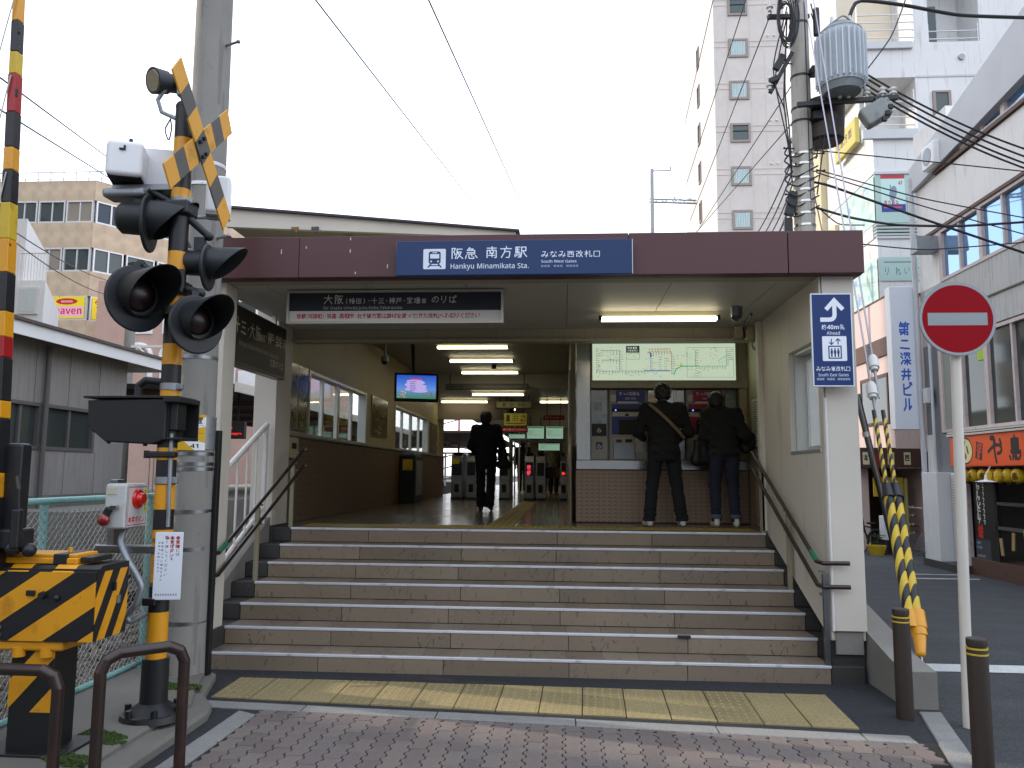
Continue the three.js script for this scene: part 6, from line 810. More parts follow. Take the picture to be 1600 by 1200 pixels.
  const pf = (x, y, z) => 0.005 * Math.sin(y * 48 + x * 20) * Math.sin(z * 18 + y * 12) + (y < 0.22 ? 0.005 * Math.sin(y * 130 + z * 20) : 0);
  const fl = o.flare ?? 0.014; put(fieldMesh([[-0.05, hipY, 0.01, 0.05, hipY, 0.01, 0.118, 0.118], [legs[0][0], legs[0][1], legs[0][2], ...J.lk, 0.102, 0.074], [...J.lk, J.la[0], J.la[1] - 0.02, J.la[2] + 0.004, 0.073, 0.052 + fl], [legs[2][0], legs[2][1], legs[2][2], ...J.rk, 0.102, 0.074], [...J.rk, J.ra[0], J.ra[1] - 0.02, J.ra[2] + 0.004, 0.073, 0.052 + fl]], N, { k: 0.02, fold: pf, cut: (x, y, z) => 0.062 - y }), 'trousers', o.trousers, t);
  for (const [a, s] of [[J.la, -1], [J.ra, 1]]) { const up = Math.max(0, a[1] - 0.09); const sole = put(fieldMesh([[a[0], 0.022 + up * 1.1, a[2] + 0.045, a[0] + s * 0.02, 0.02 + up * 0.2, a[2] - 0.16, 0.034, 0.036], [a[0], 0.06 + up, a[2] + 0.03, a[0] + s * 0.018, 0.04 + up * 0.25, a[2] - 0.14, 0.042, 0.034]], 36, { k: 0.02, cut: (x, y, z) => (up > 0.02 ? -1 : 0.001 - y) }), 'shoe', o.shoes, t); }
  if (o.cuffs) for (const a of [J.la, J.ra]) put(fieldMesh([[a[0], a[1] + 0.01, a[2] + 0.004, a[0], a[1] + 0.045, a[2] + 0.004, 0.073, 0.074]], 30, { cut: (x, y, z) => Math.abs(y - a[1] - 0.025) - 0.025 }), 'trouser_cuff', o.cuffs, t);
  t.place = (x, y, z) => V(x * H, y * H, z * H).applyMatrix4(M4().makeRotationY(turn).setPosition(...p)); t.H = H; return t;
}
const coat = mat('#0b0b0d', { rough: 0.85, map: T.cloth }), coat2 = mat('#0e0f12', { rough: 0.85, map: T.cloth }), denim = mat('#23293a', { rough: 0.9, map: T.cloth }), chino = mat('#191b1f', { rough: 0.9, map: T.cloth }), whiteShoe = mat('#c9c5bc', { rough: 0.6 }), darkShoe = mat('#15120f', { rough: 0.35 }), suit = mat('#13141a', { rough: 0.8, map: T.cloth });
const p1 = person('taller person in black jacket with tan diagonal strap standing at the blue ticket machine', [1.20, 1.05, -9.55], 0.08, { h: 1.74, jacket: coat, trousers: chino, shoes: whiteShoe, flare: 0.02, j: { head: [0.0, 0.13, -0.02], lean: [0, 0, -0.03], sh: 0.2, hem: 0.16, le: [-0.31, 1.12, -0.02], lw: [-0.2, 1.06, -0.28], re: [0.31, 1.12, -0.02], rw: [0.22, 1.04, -0.26], lk: [-0.14, 0.5, -0.03], la: [-0.19, 0.1, 0.02], rk: [0.15, 0.5, -0.03], ra: [0.2, 0.1, 0.02] } });
{ const b = B(); const pts = []; for (let i = 0; i <= 24; i++) { const s = i / 24; const x = -0.19 + 0.42 * s, y = 1.45 - 0.40 * s, w = 0.17 + 0.01 * Math.sin(s * 3); pts.push(p1.place(x, y, Math.sqrt(Math.max(0.0001, 0.032 - (x * 0.75) ** 2)) - 0.022)); } for (let i = 0; i + 1 < pts.length; i++) { const a = pts[i], q = pts[i + 1], c = a.clone().add(q).multiplyScalar(0.5), d = q.clone().sub(a), L = d.length(); d.normalize(); b.add(new THREE.BoxGeometry(L + 0.004, 0.038, 0.006), M4().makeRotationZ(Math.atan2(d.y, d.x)).setPosition(c.x, c.y, c.z + 0.012)); } tag(b.build('bag_strap', mat('#7a6650', { rough: 0.8, map: T.cloth })), 'tan shoulder strap across the taller person\'s back', 'strap'); }
const p2 = person('person in black top and dark jeans with rolled cuffs bending at the red ticket machine', [1.915, 1.05, -9.6], -0.05, { h: 1.68, longHair: false, tousle: 0.4, jacket: coat2, trousers: denim, shoes: whiteShoe, cuffs: mat('#5a6478', { rough: 0.9, map: T.cloth }), flare: 0.008, j: { head: [-0.06, 0.105, -0.05], lean: [-0.01, -0.01, -0.06], sh: 0.172, hem: 0.06, le: [-0.24, 1.1, -0.02], lw: [-0.21, 1.06, -0.26], re: [0.26, 1.12, 0.02], rw: [0.28, 0.98, -0.2], lk: [-0.11, 0.5, -0.05], la: [-0.11, 0.1, 0.02], rk: [0.105, 0.5, -0.05], ra: [0.125, 0.1, 0.03] } });
{ const bag = (label, p, w, h, d, rot) => { const t = thing('shoulder_bag', label, 'bag', p); const g = fieldMesh([[-w / 2, -h / 2, 0, w / 2, -h / 2, 0, d, d], [-w / 2.4, h / 2, 0, w / 2.4, h / 2, 0, d * 0.5, d * 0.5], [-w / 2, -h / 2, 0, -w / 2.4, h / 2, 0, d, d * 0.5], [w / 2, -h / 2, 0, w / 2.4, h / 2, 0, d, d * 0.5], [0, -h / 2, 0, 0, h / 2, 0, d, d * 0.6]], 44, { k: 0.05 }); g.applyMatrix4(M4().makeRotationFromEuler(new THREE.Euler(...rot))); const o = new THREE.Mesh(g, C.bagM ??= mat('#0f0f11', { rough: 0.6, map: T.cloth })); o.name = 'bag_body'; o.castShadow = o.receiveShadow = true; t.add(o); return t; };
  const a = bag('black bag hanging at the left hip of the person in jeans', [1.68, 1.93, -9.62], 0.2, 0.2, 0.06, [0, 0.3, 0]); B().tube([[1.6, 2.02, -9.62], [1.72, 2.25, -9.58], [1.8, 2.42, -9.62]], 0.01, 6).build('handle', C.rubber, a);
  const b = bag('black bag held under the right arm of the person in jeans', [2.2, 2.1, -9.7], 0.16, 0.2, 0.05, [0, 0.2, 0.6]); B().tube([[2.12, 2.2, -9.68], [2.08, 2.36, -9.62], [2.04, 2.44, -9.62]], 0.009, 6).build('handle', C.rubber, b); }
const p3 = person('person in a dark suit walking away across the hall towards the gates', [-1.27, 1.05, -12.95], 0.02, { h: 1.66, longHair: true, jacket: suit, trousers: mat('#1b1c22', { rough: 0.9, map: T.cloth }), shoes: darkShoe, flare: 0.03, n: 76, j: { head: [-0.01, 0.125, -0.02], sh: 0.18, hem: 0.14, le: [-0.27, 1.1, -0.03], lw: [-0.19, 0.98, -0.22], re: [0.28, 1.12, 0.03], rw: [0.24, 0.95, -0.12], lk: [-0.09, 0.5, -0.02], la: [-0.075, 0.09, 0.02], rk: [0.09, 0.52, 0.0], ra: [0.075, 0.14, 0.16] } });
{ const t = thing('shoulder_bag', 'black bag on the right side of the walking person', 'bag', [-0.98, 1.9, -12.95]); const g = fieldMesh([[-0.06, -0.1, 0, 0.06, -0.1, 0, 0.07, 0.07], [0, 0.12, 0, 0, -0.1, 0, 0.05, 0.07]], 36, { k: 0.04 }); const o = new THREE.Mesh(g, C.bagM); o.name = 'bag_body'; o.castShadow = true; t.add(o); B().tube([[-1.03, 2.0, -12.95], [-1.06, 2.25, -12.93], [-1.1, 2.42, -12.95]], 0.012, 6).build('handle', C.rubber, t); }
const farJ = { head: [0, 0.125, -0.02], sh: 0.18, hem: 0.14, le: [-0.25, 1.1, 0], lw: [-0.24, 0.88, -0.1], re: [0.25, 1.1, 0], rw: [0.24, 0.88, -0.05], lk: [-0.09, 0.5, -0.02], la: [-0.09, 0.09, 0.02], rk: [0.09, 0.52, 0], ra: [0.08, 0.12, 0.12] };
person('distant person in a dark suit walking beyond the gates', [-1.28, 1.05, -24.7], 0.1, { h: 1.68, jacket: suit, trousers: suit, shoes: darkShoe, n: 48, j: farJ });
person('distant person in a pale green coat beyond the gates, at the right', [-0.3, 1.05, -23.6], 0, { h: 1.75, jacket: mat('#7a8264', { rough: 0.9, map: T.cloth }), trousers: chino, shoes: darkShoe, n: 48, j: farJ });
person('distant person in dark clothes walking just ahead of the one in the pale coat', [-0.48, 1.05, -24.3], 0.05, { h: 1.8, jacket: coat, trousers: chino, shoes: darkShoe, n: 48, j: farJ });
// ---------------------------------------------------------------- buildings
const G = {
  hotel: mat('#cfc7c0', { rough: 0.7, map: T.plaster }), hotelTrim: mat('#c9c0b8', { rough: 0.7 }), hotelFrame: mat('#8a7f78', { rough: 0.5, metal: 0.3 }),
  white: mat('#dcdee0', { rough: 0.6, map: T.grime }), white2: mat('#c6c8cb', { rough: 0.6, map: T.plaster }), near: mat('#ecebea', { rough: 0.65, map: T.grime, bump: T.coarse, bs: 0.001 }), nearGrey: mat('#7b7e84', { rough: 0.7, map: T.grime }), weathered: (() => { const k = marks(90, 77, 0.35, 0.006, 0.08); return mat('#c2c2bf', { rough: 0.7, map: tex(512, 3.2, (u, v) => 0.86 + 0.16 * (fbm(u, v, 4, 5, 201) - 0.5) - 0.38 * k(u, v)) }); })(),
  beige: mat('#cdb79c', { rough: 0.6, map: T.stain }), beige2: mat('#b89f84', { rough: 0.6, map: T.stain }), pinkish: mat('#d6c0bb', { rough: 0.65, map: T.grime }), curtain: mat('#dbe4e8', { rough: 0.9 }), shop: mat('#77716a', { rough: 0.7, map: T.plaster }), greyPanel: mat('#979390', { rough: 0.6, map: T.panel }), greyTrim: mat('#5d5a58', { rough: 0.6 }),
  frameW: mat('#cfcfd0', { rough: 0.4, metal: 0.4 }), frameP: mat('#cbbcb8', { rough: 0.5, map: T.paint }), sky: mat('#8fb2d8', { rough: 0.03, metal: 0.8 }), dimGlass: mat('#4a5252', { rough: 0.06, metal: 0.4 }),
};
// tall pale hotel, one face to the tracks and one towards us
{ const t = thing('hotel_building', 'tall pale hotel with a column of small brown framed windows', 'building', [14, 0, -62]); const X = 11, Z = -55.5, TOP = 37.6;
  B().box(X, 22, 0, TOP, Z, -69).build('wall', G.hotel, t); B().box(X, 22, TOP, TOP + 0.4, Z, -69).build('parapet', G.hotel, t);
  for (let i = 0; i < 13; i++) { const y = 34.5 - i * 3.24 + 3.24; B().box(X + 0.02, 22, y - 1.7, y - 1.62, Z + 0.03, Z).box(X + 0.02, 22, y - 1.28, y - 1.22, Z + 0.03, Z).build('string_course', G.hotelTrim, t); }
  for (const x of [11.9, 13.6, 14.6, 15.6]) B().box(x + 2.2 * 0, x + 0.05, 0, TOP, Z + 0.02, Z).build('panel_joint', G.hotelTrim, t);
  for (let i = 0; i < 9; i++) { const y = 35.95 - i * 3.24, x = 12.05, w = 1.42, h = 1.42; if (y < 12) break; const f = B().box(x, x + w, y - h / 2, y - h / 2 + 0.16, Z + 0.1, Z).box(x, x + w, y + h / 2 - 0.16, y + h / 2, Z + 0.1, Z).box(x, x + 0.16, y - h / 2 + 0.16, y + h / 2 - 0.16, Z + 0.1, Z).box(x + w - 0.16, x + w, y - h / 2 + 0.16, y + h / 2 - 0.16, Z + 0.1, Z).build('window', G.hotelFrame, t);
    if (i === 0 || i === 3) B().box(x + 0.16, x + w - 0.16, y - h / 2 + 0.16, y + h / 2 - 0.16, Z + 0.03, Z).build('pane', G.dimGlass, f); else { const c = B(); for (let k = 0; k < 9; k++) c.cyl([x + 0.22 + k * 0.122, y - h / 2 + 0.16, Z + 0.01], [x + 0.22 + k * 0.122, y + h / 2 - 0.16, Z + 0.01], 0.055, 0.055, 8); c.build('curtain', G.curtain, f); B().box(x + 0.16, x + w - 0.16, y - h / 2 + 0.16, y + h / 2 - 0.16, Z + 0.075, Z + 0.07).build('pane', C.pane, f); }
    for (const q of [14.9, 15.35]) B().cyl([q, y + 0.9, Z], [q, y + 0.9, Z + 0.15], 0.07, 0.07, 8).build('vent', G.white, t);
    const s = B().box(X - 0.1, X, y - 1.3, y - 1.18, -61.5, -62.4).box(X - 0.1, X, y - 1.18, y + 0.4, -61.5, -61.6).box(X - 0.1, X, y + 0.28, y + 0.4, -61.6, -62.4).box(X - 0.1, X, y - 1.18, y + 0.28, -62.3, -62.4).build('window', G.hotelFrame, t); B().box(X - 0.03, X, y - 1.18, y + 0.28, -61.6, -62.3).build('pane', G.dimGlass, s); } }
// white mixed-use building with balconies and poster windows
{ const t = thing('white_building', 'white building with balconies, green poster windows and a pink lower storey', 'building', [11, -0.4, -27]); const X = 9.08, Z = -22.9, XR = 16;
  B().box(X + 0.02, XR, 8.55 - 1.9, 8.55, Z, -30).box(X + 1.3, XR, 8.55, 10.5, Z, -30).box(X + 0.3, X + 1.3, 8.55, 10.5, Z - 0.25, -30).box(X + 0.02, XR, 10.5, 11.78, Z, -30).box(X + 1.32, XR, 11.78, 13.42, Z, -30).box(X + 0.1, X + 1.32, 11.78, 13.42, Z - 1.1, -30).box(X - 0.1, 10.78, 13.42, 14.5, Z, -30).box(10.78, XR, 13.42, 14.5, Z, -30).box(10.4, 10.85, 14.5, 20, Z, -30).box(12.32, XR, 14.5, 20, Z, -30).box(8.7, 10.4, 14.5, 20, Z - 1.4, -30).box(10.85, 12.32, 14.5, 17.2, Z - 1.3, -30).box(10.85, 12.32, 17.2, 20, Z, -30).build('wall', G.white, t);
  B().box(X - 0.02, XR, 10.44, 10.52, Z + 0.05, Z + 0.002).box(X - 0.02, XR, 8.5, 8.57, Z + 0.05, Z + 0.002).box(10.42, XR, 13.4, 13.46, Z + 0.02, Z + 0.002).box(X, XR, 6.65, 6.72, Z + 0.04, Z + 0.002).build('ledge', G.white2, t);
  B().box(8.78, 10.36, 11.5, 11.78, Z + 0.12, Z + 0.002).build('balcony_front', G.white2, t); B().box(8.74, 10.34, 14.3, 14.5, Z + 0.1, Z + 0.002).build('balcony_front', G.white2, t);
  for (const [x0, x1, y, n, z] of [[8.9, 10.3, 11.8, 4, Z + 0.06], [8.76, 10.4, 14.52, 4, Z + 0.06], [10.86, 12.3, 14.5, 2, Z - 0.05]]) { const b = B(); for (let i = 0; i < n; i++) b.cyl([x0, y + 0.12 + i * 0.24, z], [x1, y + 0.12 + i * 0.24, z], 0.02, 0.02, 6); b.cyl([x0, y, z], [x0, y + 0.3 * n, z], 0.022, 0.022, 6).cyl([x1, y, z], [x1, y + 0.3 * n, z], 0.022, 0.022, 6); b.build('balcony_rail', G.frameW, t); }
  B().box(8.72, 10.38, 14.52, 18, Z - 1.38, Z - 1.39).build('balcony_back', mat('#d8ceba', { rough: 0.7, map: T.plaster }), t); B().box(11.0, 11.7, 14.5, 16.4, Z - 1.27, Z - 1.3).build('balcony_door', G.dimGlass, t); B().box(8.75, 8.9, 13.42, 14.3, Z + 0.1, Z - 0.3).build('pipe_box', G.white2, t);
  const f = B().box(10.86, 11.38, 11.86, 11.92, Z + 0.06, Z + 0.002).box(10.86, 11.38, 12.9, 12.96, Z + 0.06, Z + 0.002).box(10.86, 10.94, 11.92, 12.9, Z + 0.06, Z + 0.002).box(11.3, 11.38, 11.92, 12.9, Z + 0.06, Z + 0.002).build('window', G.hotelFrame, t); B().box(10.94, 11.3, 11.92, 12.9, Z + 0.03, Z + 0.002).build('pane', G.dimGlass, f); B().cyl([11.75, 14.0, Z], [11.75, 14.0, Z + 0.06], 0.09, 0.09, 12).build('vent', C.zinc, t);
  B().quad([X + 0.18, 9.3, Z + 0.012], [X + 0.86, 9.3, Z + 0.012], [X + 0.86, 10.42, Z + 0.012], [X + 0.18, 10.42, Z + 0.012]).build('poster', P.ad4f, t); B().box(X + 0.02, X + 1.3, 8.98, 10.44, Z + 0.008, Z - 0.24).build('glazing', mat('#9fbab4', { rough: 0.12 }), t); for (let i = 0; i < 4; i++) B().box(X, X + 1.3, 8.6 + i * 0.1, 8.66 + i * 0.1, Z + 0.03, Z - 0.2).build('louvre', mat('#a3b0ac', { rough: 0.5 }), t); B().box(X + 0.9, X + 1.25, 9.2, 9.75, Z + 0.02, Z - 0.2).build('window_unit', C.zinc, t);
  B().quad([X + 0.03, 7.25, Z + 0.03], [X + 1.4, 7.25, Z + 0.03], [X + 1.4, 8.05 - 0.1, Z + 0.03], [X + 0.03, 8.05 - 0.1, Z + 0.03]).build('poster', P.adHana, t);
  // side towards the tracks
  B().quad([X - 0.01, 8.98, -25.6], [X - 0.01, 8.98, Z - 0.02], [X - 0.01, 10.42, Z - 0.02], [X - 0.01, 10.42, -25.6]).build('poster', P.adSide, t); B().quad([X - 0.012, 6.7, -25.2], [X - 0.012, 6.7, Z - 0.02], [X - 0.012, 7.95, Z - 0.02], [X - 0.012, 7.95, -25.2]).build('poster', P.adSide, t); B().box(X, X + 0.3, 8.57, 10.44, Z - 0.25, -30).build('wall', G.white, t);
  B().box(8.95, 12, 1.87, 6.62, -21.95, -30).box(9.72, 12, -0.4, 1.87, -21.95, -30).box(7.9, 9.72, -0.4, 1.87, -25.2, -30).build('lower_storey', G.pinkish, t); B().box(8.93, 12, 6.62, 6.66, -21.9, -30).build('ledge', C.brown, t); B().box(8.90, 8.95, 5.0, 5.5, -22.0, -27).build('brown_band', C.brown, t);
  const w = B().box(8.91, 8.95, 3.1, 3.18, -22.2, -24.2).box(8.91, 8.95, 4.4, 4.5, -22.2, -24.2).box(8.91, 8.95, 3.18, 4.4, -22.2, -22.28).box(8.91, 8.95, 3.18, 4.4, -24.12, -24.2).box(8.91, 8.95, 3.18, 4.4, -23.15, -23.25).build('window', C.brown, t); B().box(8.925, 8.95, 3.18, 4.4, -22.28, -24.12).build('pane', G.dimGlass, w);
  B().box(8.9, 12.5, 9.9, 13, -27, -30.5).box(8.95, 9.4, 6, 9.9, -25.9, -30.5).build('wing', mat('#d3c6a4', { rough: 0.65, map: T.plaster }), t); }
{ const t = thing('projecting_sign', 'yellow projecting sign high on the white building', 'sign', [8.9, 11.9, -24.6]); B().box(8.86, 9.0, 11.75, 12.55, -23.6, -25.4, 0.02).build('case', mat('#c8b860', { rough: 0.6 }), t); B().quad([8.857, 11.8, -25.35], [8.857, 11.8, -23.65], [8.857, 12.5, -23.65], [8.857, 12.5, -25.35]).build('print', P.yellowAd, t); B().box(9, 9.08, 12.1, 12.2, -24, -24.1).box(9, 9.08, 12.1, 12.2, -25, -25.1).build('bracket', C.zinc, t); }
{ const t = thing('shop_awning', 'brown fascia board with pale square characters over the street level shop', 'awning', [9, 2, -22]); B().box(7.95, 9.62, 1.86, 2.42, -21.95, -22.6, 0.02).build('board', mat('#4a332a', { rough: 0.6, map: T.paint }), t); B().quad([7.97, 1.88, -21.947], [9.58, 1.88, -21.947], [9.58, 2.4, -21.947], [7.97, 2.4, -21.947]).build('print', P.brownBoard, t); }
{ const t = thing('small_shop', 'dark shop interior with a yellow curtain under the brown board', 'shop', [9, -0.4, -22.4]); B().box(7.95, 9.7, -0.4, 1.85, -25.0, -25.15).build('back', C.brown, t); B().box(7.9, 7.95, -0.4, 1.85, -22.65, -25.15).build('side_wall', G.pinkish, t); B().box(7.95, 9.68, 1.86, 1.95, -22.62, -25.15).build('ceiling', C.brown, t); B().box(8.45, 9.25, 1.1, 1.62, -22.3, -22.33, 0.01).build('curtain', C.yellowOld, t); B().box(9.25, 9.32, 0.2, 1.6, -22.2, -22.3, 0.01).build('banner', mat('#a8a060', { rough: 0.8 }), t); B().box(8.0, 8.4, -0.4, 1.9, -22.5, -22.62).build('wall', G.pinkish, t); for (let i = 0; i < 4; i++) for (let k = 0; k < 3; k++) B().cyl([9.32 + k * 0.09, 0.1 + i * 0.23, -22.4], [9.32 + k * 0.09, 0.16 + i * 0.23, -22.4], 0.035, 0.03, 8).build('dish', C.whiteRail, t); B().box(9.25, 9.62, 0.55, 0.57, -22.3, -22.5).box(9.25, 9.62, 0.3, 0.32, -22.3, -22.5).build('shelf', C.brown, t); }
{ const t = thing('green_pillar', 'dark pillar with green tile joints beside the shop', 'pillar', [9.7, -0.4, -21.6]); B().box(9.4, 9.6, -0.4, 2.3, -21.2, -21.5).build('core', C.dark, t); const g = uvBox(0.19, 0.1, 0.02), m = mat('#1d3a30', { rough: 0.3 }); for (let i = 0; i < 21; i++) piece(g, 'tile', m, t, [9.5, -0.3 + i * 0.125, -21.19]); }
{ const t = thing('lantern_sign', 'white standing lantern sign with black characters outside the shop', 'sign', [8.55, -0.38, -21.5]); B().box(8.33, 8.72, 0.0, 0.62, -21.4, -21.7, 0.01).build('case', C.white, t); B().quad([8.35, 0.02, -21.397], [8.7, 0.02, -21.397], [8.7, 0.6, -21.397], [8.35, 0.6, -21.397]).build('print', P.lamp, t); B().box(8.43, 8.62, -0.36, 0.0, -21.45, -21.65).box(8.3, 8.8, -0.38, -0.33, -21.38, -21.72).build('stand', C.black, t); }
{ const t = thing('bicycle', 'dark bicycle parked by the shop wall behind the station', 'bicycle', [8.0, -0.37, -21.5]); for (const x of [7.75, 8.2]) { B().add(new THREE.TorusGeometry(0.3, 0.022, 6, 24), M4().makeRotationY(0.5).setPosition(x, -0.05, -21.5 - (x - 7.75) * 0.3)).build('wheel', C.rubber, t); } B().tube([[7.75, -0.05, -21.5], [7.88, 0.35, -21.55], [8.1, 0.3, -21.6], [8.2, -0.05, -21.63]], 0.018, 6).tube([[8.1, 0.3, -21.6], [7.98, -0.1, -21.57], [7.88, 0.35, -21.55]], 0.018, 6).tube([[7.88, 0.35, -21.55], [7.86, 0.55, -21.55], [7.75, 0.6, -21.4]], 0.014, 6).build('frame', C.black, t); B().bc(8.08, 0.42, -21.6, 0.2, 0.05, 0.1, 0.02).build('saddle', C.rubber, t); B().bc(7.7, 0.4, -21.46, 0.25, 0.2, 0.25, 0.03).build('basket', C.black, t); }
{ const t = thing('flower_pot', 'squat yellow pot on the ground beside the lantern sign', 'pot', [8.05, -0.37, -21.2]); B().cyl([8.05, -0.37, -21.2], [8.05, -0.12, -21.2], 0.16, 0.24, 18).build('pot', C.yellowOld, t); const b = B(); for (let i = 0; i < 60; i++) { const a = rnd() * 6.3, r = rnd() * 0.22; b.bc(8.05 + r * Math.cos(a), -0.08 + rnd() * 0.25, -21.2 + r * Math.sin(a), 0.07, 0.012, 0.04, 0, [rnd() * 3, rnd() * 3, 0]); } b.build('leaves', mat('#26331c', { rough: 0.8 }), t); }
{ const t = thing('lattice_gate', 'folding lattice gate beside the shop', 'gate', [9.3, -0.4, -21.3]); const b = B(); for (let i = 0; i < 9; i++) { b.cyl([8.9 + i * 0.06, -0.36, -21.2], [8.9 + i * 0.06 + 0.3, 0.2, -21.2], 0.008, 0.008, 4).cyl([8.9 + i * 0.06 + 0.3, -0.36, -21.22], [8.9 + i * 0.06, 0.2, -21.22], 0.008, 0.008, 4); } b.build('lattice', C.zinc, t); }
// near building along the street on the right
{ const t = thing('corner_building', 'grey white building with long window bands along the street at right', 'building', [10, -0.4, -16]); const X = 8.6, ZA = -19.25, ZB = -9;
  B().side([[ZA, 9.15], [ZB, 11.5], [ZB, 9.6], [ZA, 8.55]], X - 0.12, X + 0.3).build('parapet', G.white2, t);
  B().side([[ZA, 7.32], [ZA, 8.55], [ZB, 8.62], [ZB, 7.32]], X, X + 0.3).build('wall', G.near, t); B().box(X - 0.05, X + 0.3, 7.26, 7.34, ZA + 0.5, ZB, 0.01).build('window_hood', C.brown, t);
  B().box(X - 0.06, X + 0.3, 8.6, 8.68, -18.2, ZB).build('ledge', C.brown, t);
  B().box(X, X + 0.3, 4.72, 6.06, ZA, ZB).build('wall', G.weathered, t); B().box(X - 0.03, X + 0.01, 5.28, 5.31, ZA + 0.6, ZB).build('panel_joint', C.concreteDark, t); B().box(X, X + 0.3, 6.06, 7.32, ZA, -18.2).build('wall', G.near, t); B().box(X, X + 0.3, 2.622, 4.72, ZA, -18.5).build('wall', G.nearGrey, t);
  B().box(X + 0.001, X + 0.3, 2.62 - 0.9, 2.62, ZA, ZB).build('wall', G.nearGrey, t); B().side([[ZA, 1.76], [ZA, 8.5], [ZB, 9.55], [ZB, 1.76]], X + 0.3, X + 8).box(X + 0.3, X + 8, -0.4, 1.755, ZA, -17.42).box(X + 0.3, X + 8, -0.4, -0.02, -17.4, ZB).box(X + 3.4, X + 8, -0.015, 1.755, -17.4, ZB).build('core', G.shop, t); for (let i = 0; i < 4; i++) B().box(X + 1.2, X + 1.7, -0.02, 0.7, -16.9 + i * 1.6, -16.0 + i * 1.6, 0.01).build('counter', C.brown, t); B().box(X + 0.02, X + 0.3, 8.6, 10, ZA, -17.6).build('wall', G.near, t);
  const band = (y0, y1, za, n, step, glass, fr) => { for (let i = 0; i < n; i++) { const a = za + i * step, b = a + step; const w = B().box(X - 0.02, X + 0.12, y0, y0 + 0.07, a, b).box(X - 0.02, X + 0.12, y1 - 0.07, y1, a, b).box(X - 0.02, X + 0.12, y0 + 0.07, y1 - 0.07, a, a + 0.14).box(X - 0.0, X + 0.1, y0 + 0.07, y1 - 0.07, a + step / 2, a + step / 2 + 0.06).build('window', fr, t); B().box(X + 0.05, X + 0.062, y0 + 0.07, y1 - 0.07, a + 0.14, a + step / 2).box(X + 0.07, X + 0.082, y0 + 0.07, y1 - 0.07, a + step / 2 + 0.06, b).build('pane', glass, w); } };
  band(6.06, 7.26, -18.2, 5, 1.72, G.sky, G.frameP); band(2.64, 4.68, -18.5, 5, 1.95, G.dimGlass, G.frameP); band(8.68, 9.3, -17.0, 4, 1.6, G.sky, G.frameP);
  const ty = 4.25; B().box(X + 0.02, X + 0.05, 2.7, 4.6, -18.35, -17.95).build('blind', mat('#8a8f88', { rough: 0.8 }), t); B().box(X - 0.015, X + 0.04, 4.05, 4.5, -16.8, -16.55).build('sticker', mat('#a8c83a'), t);
  B().cyl([X - 0.12, -0.3, ZA + 0.02], [X - 0.12, 8.9, ZA + 0.02], 0.06, 0.06, 10).cyl([X - 0.1, -0.3, ZA + 0.55], [X - 0.1, 6.0, ZA + 0.55], 0.035, 0.035, 8).box(X - 0.2, X - 0.04, 3.35, 3.7, ZA + 0.5, ZA + 0.3, 0.01).build('downpipe', G.white2, t);
  B().box(X - 0.3, X + 0.02, -0.35, 1.75, -19.0, -18.25, 0.01).build('white_pillar', G.white, t); B().box(X - 0.02, X + 0.3, -0.35, 2.62, ZA, -18.99).build('wall', G.near, t); B().box(X - 0.06, X + 0.02, -0.35, 1.75, -17.55, -17.45).build('door_post', G.frameP, t); B().box(X - 0.34, X + 0.3, -0.42, -0.2, -19.02, -17.4).build('step', C.darkStone, t);
  const sh = B().box(X + 0.0, X + 0.04, -0.2, 1.75, -18.25, -17.56).build('shutter', G.white2, t); const sg = uvBox(0.02, 0.05, 0.68); for (let i = 0; i < 32; i++) piece(sg, 'slat', G.white, sh, [X - 0.005, -0.16 + i * 0.06, -17.905], [0, 0, -0.25]);
  B().box(X - 0.06, X + 0.3, -0.4, -0.02, -17.4, ZB).build('plinth', C.brown, t); B().quad([X + 0.02, -0.05, -17.35], [X + 0.02, -0.05, -16.55], [X + 0.02, 1.65, -16.55], [X + 0.02, 1.65, -17.35]).build('shop_glass', P.shopGlass, t); for (let i = 0; i < 5; i++) B().box(X, X + 0.06, -0.02, 1.75, -16.5 + i * 1.1, -16.44 + i * 1.1).build('mullion', C.dark, t); B().box(X, X + 0.08, 1.1, 1.16, -16.5, ZB).box(X, X + 0.08, 0.62, 0.68, -16.5, ZB).build('transom', C.nearW ??= mat('#4a4a48'), t);
  const tg = uvBox(0.02, 0.34, 0.09), tm = mat('#a08858', { rough: 0.7 }); for (let i = 0; i < 9; i++) piece(tg, 'menu_strip', tm, t, [X + 0.01, 0.35 + rr(-0.25, 0.3), -16.35 + i * 0.42], [rr(-0.2, 0.2), 0, 0]);
  const ac = B().box(X - 0.25, X + 0.12, 8.7, 9.25, -18.3, -17.7, 0.03).build('air_conditioner', C.white, t); B().cyl([X - 0.26, 8.97, -18.02], [X - 0.245, 8.97, -18.02], 0.2, 0.2, 22).build('fan_grille', C.zinc, ac);
  const hood = B().side([[-18.55, 6.8], [-18.15, 6.8], [-18.2, 7.16], [-18.4, 7.2]], X - 0.5, X).build('vent_hood', C.zinc, t); }
{ const t = thing('blade_sign', 'tall white blade sign with blue vertical characters on the building corner', 'sign', [8.25, 2.8, -19.35]); const x0 = 7.9, x1 = 8.53, y0 = 2.76, y1 = 6.24, z = -19.32; B().box(x0, x1, y0, y1, z, z - 0.3, 0.015).build('case', C.white, t); B().quad([x0 + 0.015, y0 + 0.015, z + 0.002], [x1 - 0.015, y0 + 0.015, z + 0.002], [x1 - 0.015, y1 - 0.015, z + 0.002], [x0 + 0.015, y1 - 0.015, z + 0.002]).build('print', P.building, t); for (const y of [3.2, 5.9]) B().box(x1, 8.62, y, y + 0.08, z - 0.1, z - 0.2).build('bracket', C.zinc, t); }
